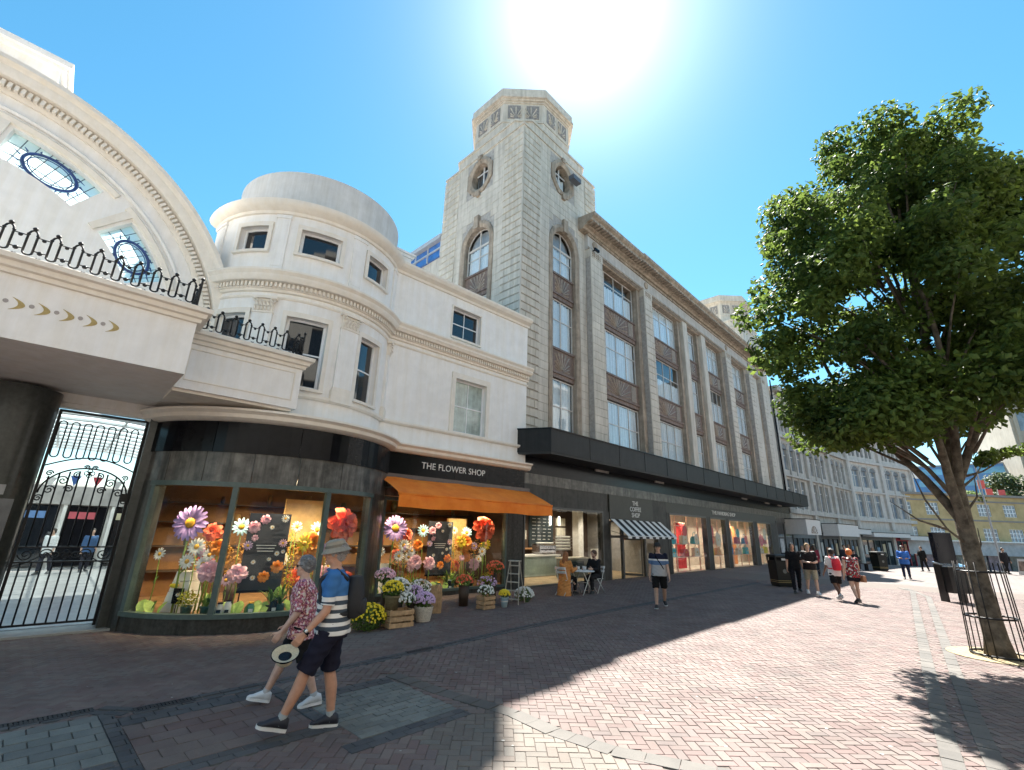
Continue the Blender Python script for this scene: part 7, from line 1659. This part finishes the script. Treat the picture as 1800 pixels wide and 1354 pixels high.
def stripes(name, bands, base, z0=0, period=None, rough=.85):
    """bands: list of (z, colour) steps upward in object space"""
    m = bpy.data.materials.new(name); m.use_nodes = True; T_ = m.node_tree; N = T_.nodes; L = T_.links; b = N['Principled BSDF']; b.inputs['Roughness'].default_value = rough; b.inputs['Specular IOR Level'].default_value = .2
    tc = N.new('ShaderNodeTexCoord'); sx = N.new('ShaderNodeSeparateXYZ'); L.new(tc.outputs['Object'], sx.inputs[0])
    mr = N.new('ShaderNodeMapRange'); zs = [z for z, c in bands]; mr.inputs[1].default_value = zs[0]; mr.inputs[2].default_value = zs[-1]; L.new(sx.outputs['Z'], mr.inputs[0])
    rp = N.new('ShaderNodeValToRGB'); rp.color_ramp.interpolation = 'CONSTANT'; e = rp.color_ramp.elements
    while len(e) < len(bands): e.new(.5)
    for i, (z, c) in enumerate(bands): e[i].position = min(1, max(0, (z-zs[0])/(zs[-1]-zs[0]))); e[i].color = (*c, 1)
    L.new(mr.outputs[0], rp.inputs[0]); L.new(rp.outputs[0], b.inputs['Base Color']); return m
def floral(name, base, c2, c3, sc=38):
    m = bpy.data.materials.new(name); m.use_nodes = True; T_ = m.node_tree; N = T_.nodes; L = T_.links; b = N['Principled BSDF']; b.inputs['Roughness'].default_value = .85
    tc = N.new('ShaderNodeTexCoord'); v = N.new('ShaderNodeTexVoronoi'); v.inputs['Scale'].default_value = sc; L.new(tc.outputs['Object'], v.inputs['Vector']); nz = N.new('ShaderNodeTexNoise'); nz.inputs['Scale'].default_value = sc*.9; L.new(tc.outputs['Object'], nz.inputs['Vector'])
    rp = N.new('ShaderNodeValToRGB'); rp.color_ramp.interpolation = 'CONSTANT'; e = rp.color_ramp.elements; e.new(.5); e.new(.6)
    for i, (p, c) in enumerate(((0, c2), (.42, base), (.52, c3), (.62, base))): e[i].position = p; e[i].color = (*c, 1)
    L.new(nz.outputs['Fac'], rp.inputs[0]); mx = N.new('ShaderNodeMix'); mx.data_type = 'RGBA'; mx.inputs[0].default_value = .35; L.new(rp.outputs[0], mx.inputs[6]); L.new(v.outputs['Color'], mx.inputs[7]); mx.blend_type = 'SOFT_LIGHT'; L.new(mx.outputs[2], b.inputs['Base Color']); return m
cloth = lambda n, c, **k: M('cloth_'+n, c, .9, .12, 24, spec=.2, **k)
navy, wht, blu = (.012, .016, .034), (.72, .72, .70), (.045, .15, .36)
# man of the foreground couple: blue polo, white and charcoal stripes below the chest
bands = [(.0, navy), (.83, wht)]; z = .845; k = 0
while z < 1.215: bands.append((z, (.055, .075, .10) if k % 2 == 0 else wht)); z += .040; k += 1
bands += [(z, blu), (1.8, blu)]
def watch(t, J, tor, H, hp_):
    wr, d2 = J['wr', -1], J['hd', -1]; MB().tube([wr-d2*.02*H, wr-d2*.004*H], .0185*H, 12).build('watch_strap', black, t, True); MB().ball(wr-d2*.012*H+Vector((-.018*H, 0, .006*H)), .010*H, 10, 6, (.5, 1, 1)).build('watch_face', M('watch_steel', (.6, .6, .6), .2, metal=.8), t)
    for s in (1, -1):                                  # white piping on the sleeve hem and collar
        q = J['sh', s].lerp(J['el', s], .80); q2 = J['sh', s].lerp(J['el', s], .83); MB().tube([q, q2], .0385*H, 14).build('sleeve_trim', M('trim_white', wht, .8), t)
    MB().tube([tor(.288)+Vector((.046*H*math.cos(a), .046*H*math.sin(a)+.004, .006*math.sin(a)-.0)) for a in frange(0, 6.283, 18)[:-1]], .007*H, 6, closed=True).build('collar', M('collar_blue', blu, .9), t, True)
MAN_RZ = R(60)
man, MJ = figure('elderly man in a bucket hat, blue striped polo shirt, navy shorts and backpack', (2.62, 5.06, 0), MAN_RZ, 1.80, {-1: (27, 6, 14, 1), 1: (-3, 6, 0, 1)}, {-1: (6, 34, 5, 6), 1: (-4, 20, 8)}, 4, (6, -4), (.50, .27, .18), (.30, .29, .28), 'short', ('bucket', (.28, .25, .20)),
    stripes('striped_polo', bands, blu), .82, 1.5, .05, cloth('navy_shorts', (.014, .015, .030)), .98, False, (.018, .020, .030), (.72, .70, .67), (.30, .32, .32), .0085, True, (.012, .013, .016), bulk=1.10, extra=watch, group='foreground couple')
wom, WJ = figure('elderly woman with grey hair, sunglasses and a pink floral blouse beside the man', (2.70, 5.95, 0), R(62), 1.62, {1: (24, 4, 10, 1), -1: (-12, 14, -6, 1)}, {-1: (4, 30, 4, 4), 1: (4, 26, 8)}, 5, (8, -6), (.56, .36, .28), (.20, .20, .205), 'bob', None,
    floral('floral_blouse', (.55, .22, .26), (.74, .66, .63), (.16, .04, .07)), .98, 1.5, .10, cloth('black_shorts', (.012, .012, .013)), .95, False, (.62, .64, .66), (.75, .75, .75), (.42, .42, .42), .0085, True, group='foreground couple', bulk=1.06)
# sun hat carried between them
q = man.matrix_basis @ (MJ['wr', -1]+MJ['hd', -1]*.12)
t = thing('straw_sun_hat', 'cream straw sun hat with a black band carried low between the couple', 'hat', (q.x-.06, q.y+.04, q.z-.10), R(-46))
m_ = MB(); m_.lathe([(.0, .10), (.06, .098), (.085, .07), (.09, .0), (.145, -.03), (.147, -.035), (.14, -.038), (.085, -.01), (.0, .06)], 30); o = m_.build('brim_and_crown', M('straw', (.56, .50, .36), .9, .15, 60, bump=.3, bscale=120), t, 40); o.rotation_euler = (R(206), R(10), 0); o.scale = (.85, .85, .85)
m_ = MB(); m_.lathe([(.091, .002), (.0925, .004), (.089, .03)], 30); m_.build('band', black, o); m_ = MB(); m_.tube([(.145*math.cos(a), .145*math.sin(a), -.034) for a in frange(0, 6.283, 30)[:-1]], .006, 5, closed=True); m_.build('brim_edge', black, o)
# walker in the shade
wb_ = [(.0, (.42, .42, .43)), (1.13, (.10, .17, .30)), (1.24, (.70, .70, .69)), (1.285, (.012, .014, .03)), (1.9, (.012, .014, .03))]
figure('man in a dark cap, banded navy and grey T-shirt and black shorts walking in shade', (13.05, 6.66, 0), R(118), 1.74, {1: (14, 4, 6), -1: (-14, 20, -8)}, {1: (-6, 14, 7), -1: (6, 16, 7)}, 2, (0, 0), (.48, .30, .22), (.05, .04, .035), 'short', ('cap', (.02, .02, .022)),
    stripes('banded_tshirt', wb_, navy), .75, 1.5, .05, cloth('black_shorts2', (.010, .010, .011)), .92, False, (.012, .012, .013), (.5, .5, .5), None, .011, strap=black, bulk=1.08)
# seated couple at the bistro table
figure('woman with long auburn hair in a tan coat seated at the bistro table', (13.02, 9.97, 0), R(-92), 1.66, {1: (82, 84, 0), -1: (80, 88, 0)}, {1: (28, 78, 4, 12), -1: (28, 80, 4, 12)}, 5, (0, -8), (.52, .34, .26), (.30, .11, .035), 'long', None, None, 1.9, 1.2, .06, cloth('black_trousers', (.012, .012, .013)), 1.9, False, (.02, .02, .02), (.1, .1, .1), None, .012, coat=cloth('tan_coat', (.62, .26, .08)), seat=.47, group='people at the bistro table')
figure('bearded man in a black jacket seated at the bistro table', (14.47, 9.74, 0), R(92), 1.78, {1: (82, 80, 0), -1: (84, 86, 0)}, {1: (30, 60, 4, 10), -1: (32, 62, 4, 10)}, 8, (0, -10), (.48, .30, .22), (.10, .05, .03), 'short', None, cloth('black_jacket', (.014, .014, .016)), 1.95, 1.7, .08, cloth('charcoal_jeans', (.022, .022, .024)), 1.9, False, (.02, .02, .02), (.1, .1, .1), None, .012, seat=.47, group='people at the bistro table',
    extra=lambda t, J, tor, H, hp_: fuse((lambda m: (m.ball(hp_(0, .045, -.078), .050, 12, 8, (1.1, .9, .9)), m)[1])(MB()), 'beard', M('beard', (.10, .05, .03), .8, .3, 60), t, .012, 2))
# group of four at the edge of the shade
figure('man in a black T-shirt and black trousers beside the litter bin', (21.12, 5.22, 0), R(112), 1.80, {1: (16, 4, 8), -1: (-12, 18, -6)}, {1: (10, 12, 9), -1: (-10, 14, 9)}, 2, (0, 0), (.50, .31, .23), (.03, .025, .02), 'short', None, cloth('black_tee', (.012, .012, .014)), .8, 1.5, .06, cloth('black_trousers2', (.012, .012, .016)), 1.92, False, (.012, .012, .012), (.1, .1, .1), None, .014)
def shoulder_stripe(t, J, tor, H, hp_):
    for s in (1, -1): MB().tube([tor(.292)+Vector((s*.05*H, .01*H, .0)), J['sh', s]+Vector((0, .01*H, .040*H)), J['sh', s].lerp(J['el', s], .5)+Vector((s*.038*H, .0, .01*H))], .008*H, 5).build('shoulder_stripe', M('trim_white2', wht, .8), t)
figure('fair haired man in black T-shirt with white shoulder stripes, khaki shorts and white trainers', (21.0, 4.68, 0), R(115), 1.80, {1: (-10, 14, -4), -1: (12, 4, 6)}, {1: (22, 62, 4, 42), -1: (22, 62, 4, 42)}, 2, (0, -8), (.52, .33, .24), (.30, .18, .07), 'short', None, cloth('black_tee2', (.016, .013, .014)), .85, 1.7, .06, cloth('khaki_shorts', (.30, .27, .20)), .96, False, (.70, .70, .70), (.75, .75, .75), (.7, .7, .7), .014, extra=shoulder_stripe, bulk=1.06)
figure('person in a white T-shirt with a red backpack and black shorts seen from behind', (20.15, 3.76, 0), R(-52), 1.68, {1: (16, 6, 4), -1: (-14, 26, -20)}, {1: (-12, 14, 9), -1: (12, 18, 9)}, 2, (0, 0), (.16, .085, .055), (.012, .010, .010), 'bob', None, cloth('white_tee', (.70, .69, .68)), .8, 1.6, .08, cloth('black_shorts3', (.012, .012, .013)), .85, True, (.45, .44, .43), (.7, .7, .7), (.65, .65, .65), .014, backpack=(.55, .02, .045))
figure('person with orange hair in a black and white printed top and short black skirt', (19.84, 3.20, 0), R(-52), 1.68, {1: (10, 8, 0), -1: (-8, 20, -16)}, {1: (8, 30, 10), -1: (-6, 14, 9)}, 2, (0, 0), (.52, .33, .25), (.62, .16, .035), 'bob', None, floral('printed_top', (.014, .014, .016), (.55, .53, .52), (.45, .03, .05), 16), None, 1.3, .08, cloth('black_skirt', (.012, .012, .018)), .55, True, (.03, .03, .03), (.1, .1, .1), None, .014, bulk=1.10,
    extra=lambda t, J, tor, H, hp_: (MB().tube([tor(.27)+Vector((-.08*H, -.05*H, 0)), tor(.05)+Vector((.13*H, -.02*H, 0))], .008*H, 5).build('bag_strap', M('bag_tan', (.35, .17, .09), .6), t), bevel(MB().box(.13*H, .19*H, -.09*H, .05*H, .38*H, .50*H).build('shoulder_bag', MATS['bag_tan'], t), .01)))
figure('man in a bright blue shirt and navy trousers standing in the sun', (34.7, 3.12, 0), R(96), 1.74, {1: (6, 4, 0), -1: (-6, 8, 0)}, {1: (14, 70, 10, 34), -1: (14, 70, 10, 34)}, 2, (0, -10), (.30, .17, .11), (.02, .016, .014), 'short', None, cloth('bright_blue', (.05, .16, .50)), 1.7, 1.8, .10, cloth('navy_trousers', (.018, .024, .055)), 1.92, False, (.03, .03, .03), (.1, .1, .1), None, .02, bulk=1.14)
figure('person in black clothes standing by the red shopfront', (45.2, 3.0, 0), R(60), 1.68, None, {1: (24, 80, 6, 20), -1: (-4, 12, 8)}, 0, (0, 0), (.45, .28, .2), (.05, .03, .02), 'short', None, cloth('black_far', (.014, .014, .014)), 1.6, 1.4, .06, cloth('black_far2', (.013, .013, .014)), 1.92, False, (.02, .02, .02), (.1, .1, .1), None, .024)
figure('person in a dark outfit walking past the far shops at right', (48.6, -1.15, 0), R(130), 1.76, {1: (16, 4, 6), -1: (-14, 16, -6)}, None, 0, (0, 0), (.45, .28, .2), (.05, .03, .02), 'short', None, cloth('dark_far3', (.02, .02, .024)), 1.9, 1.6, .12, cloth('dark_far4', (.014, .014, .015)), 1.92, False, (.02, .02, .02), (.1, .1, .1), None, .024)
figure('shopper in a dark jacket in the shade behind the red backpack', (33.5, 5.6, 0), R(100), 1.72, None, None, 0, (0, 0), (.42, .26, .19), (.04, .03, .02), 'short', None, cloth('dark_jacket', (.03, .035, .05)), 1.9, 1.8, .12, cloth('dark_jeans', (.03, .035, .05)), 1.92, False, (.02, .02, .02), (.1, .1, .1), None, .024)
figure('shopper in a burgundy top in the shade beyond the khaki shorts man', (31.5, 6.7, 0), R(-70), 1.66, None, None, 0, (0, 0), (.42, .26, .19), (.04, .03, .02), 'long', None, cloth('burgundy', (.20, .03, .05)), 1.5, 1.5, .1, cloth('dark_jeans2', (.025, .028, .04)), 1.92, False, (.02, .02, .02), (.1, .1, .1), None, .024)
figure('shopper sitting in dark clothes near the second litter bin', (41.2, 6.4, 0), R(120), 1.70, {1: (82, 84, 0), -1: (80, 86, 0)}, {1: (20, 60, 6, 10), -1: (20, 60, 6, 10)}, 6, (0, 0), (.42, .26, .19), (.03, .02, .02), 'short', None, cloth('black_far5', (.016, .016, .02)), 1.9, 1.6, .1, cloth('dark_jeans3', (.025, .028, .04)), 1.92, False, (.4, .4, .4), (.5, .5, .5), None, .024, seat=.46)
t = thing('street_bench', 'dark timber bench under the seated shopper near the second bin', 'bench', (41.2, 6.4, 0), R(120))
for i in range(4): MB().box(-.8, .8, -.22+.11*i, -.13+.11*i, .41, .45).build('seat_slat', dwood, t)
for s in (-1, 1): MB().box(s*.65-.04, s*.65+.04, -.2, .2, 0, .41).build('leg', black, t)
for i, (x, y, c_, lab) in enumerate(((-12.4, 13.5, (.6, .6, .58), 'visitor in white inside the arcade court, left of the gate'), (-11.2, 14.2, (.05, .10, .2), 'visitor in navy inside the arcade court, middle of the gate'), (-9.6, 13.0, (.20, .32, .45), 'visitor in pale blue inside the arcade court, right of the gate'))):
    q = fW(x, y, -.15); figure(lab, tuple(q), FROT+R(150+40*i), 1.7, None, None, 0, (0, 0), (.45, .28, .2), (.04, .03, .02), 'short', None, cloth('court_%d' % i, c_), 1.5, 1.5, .1, cloth('court_b%d' % i, (.03, .03, .04)), 1.92, False, (.03, .03, .03), (.1, .1, .1), None, .026, group='visitors in the arcade court')
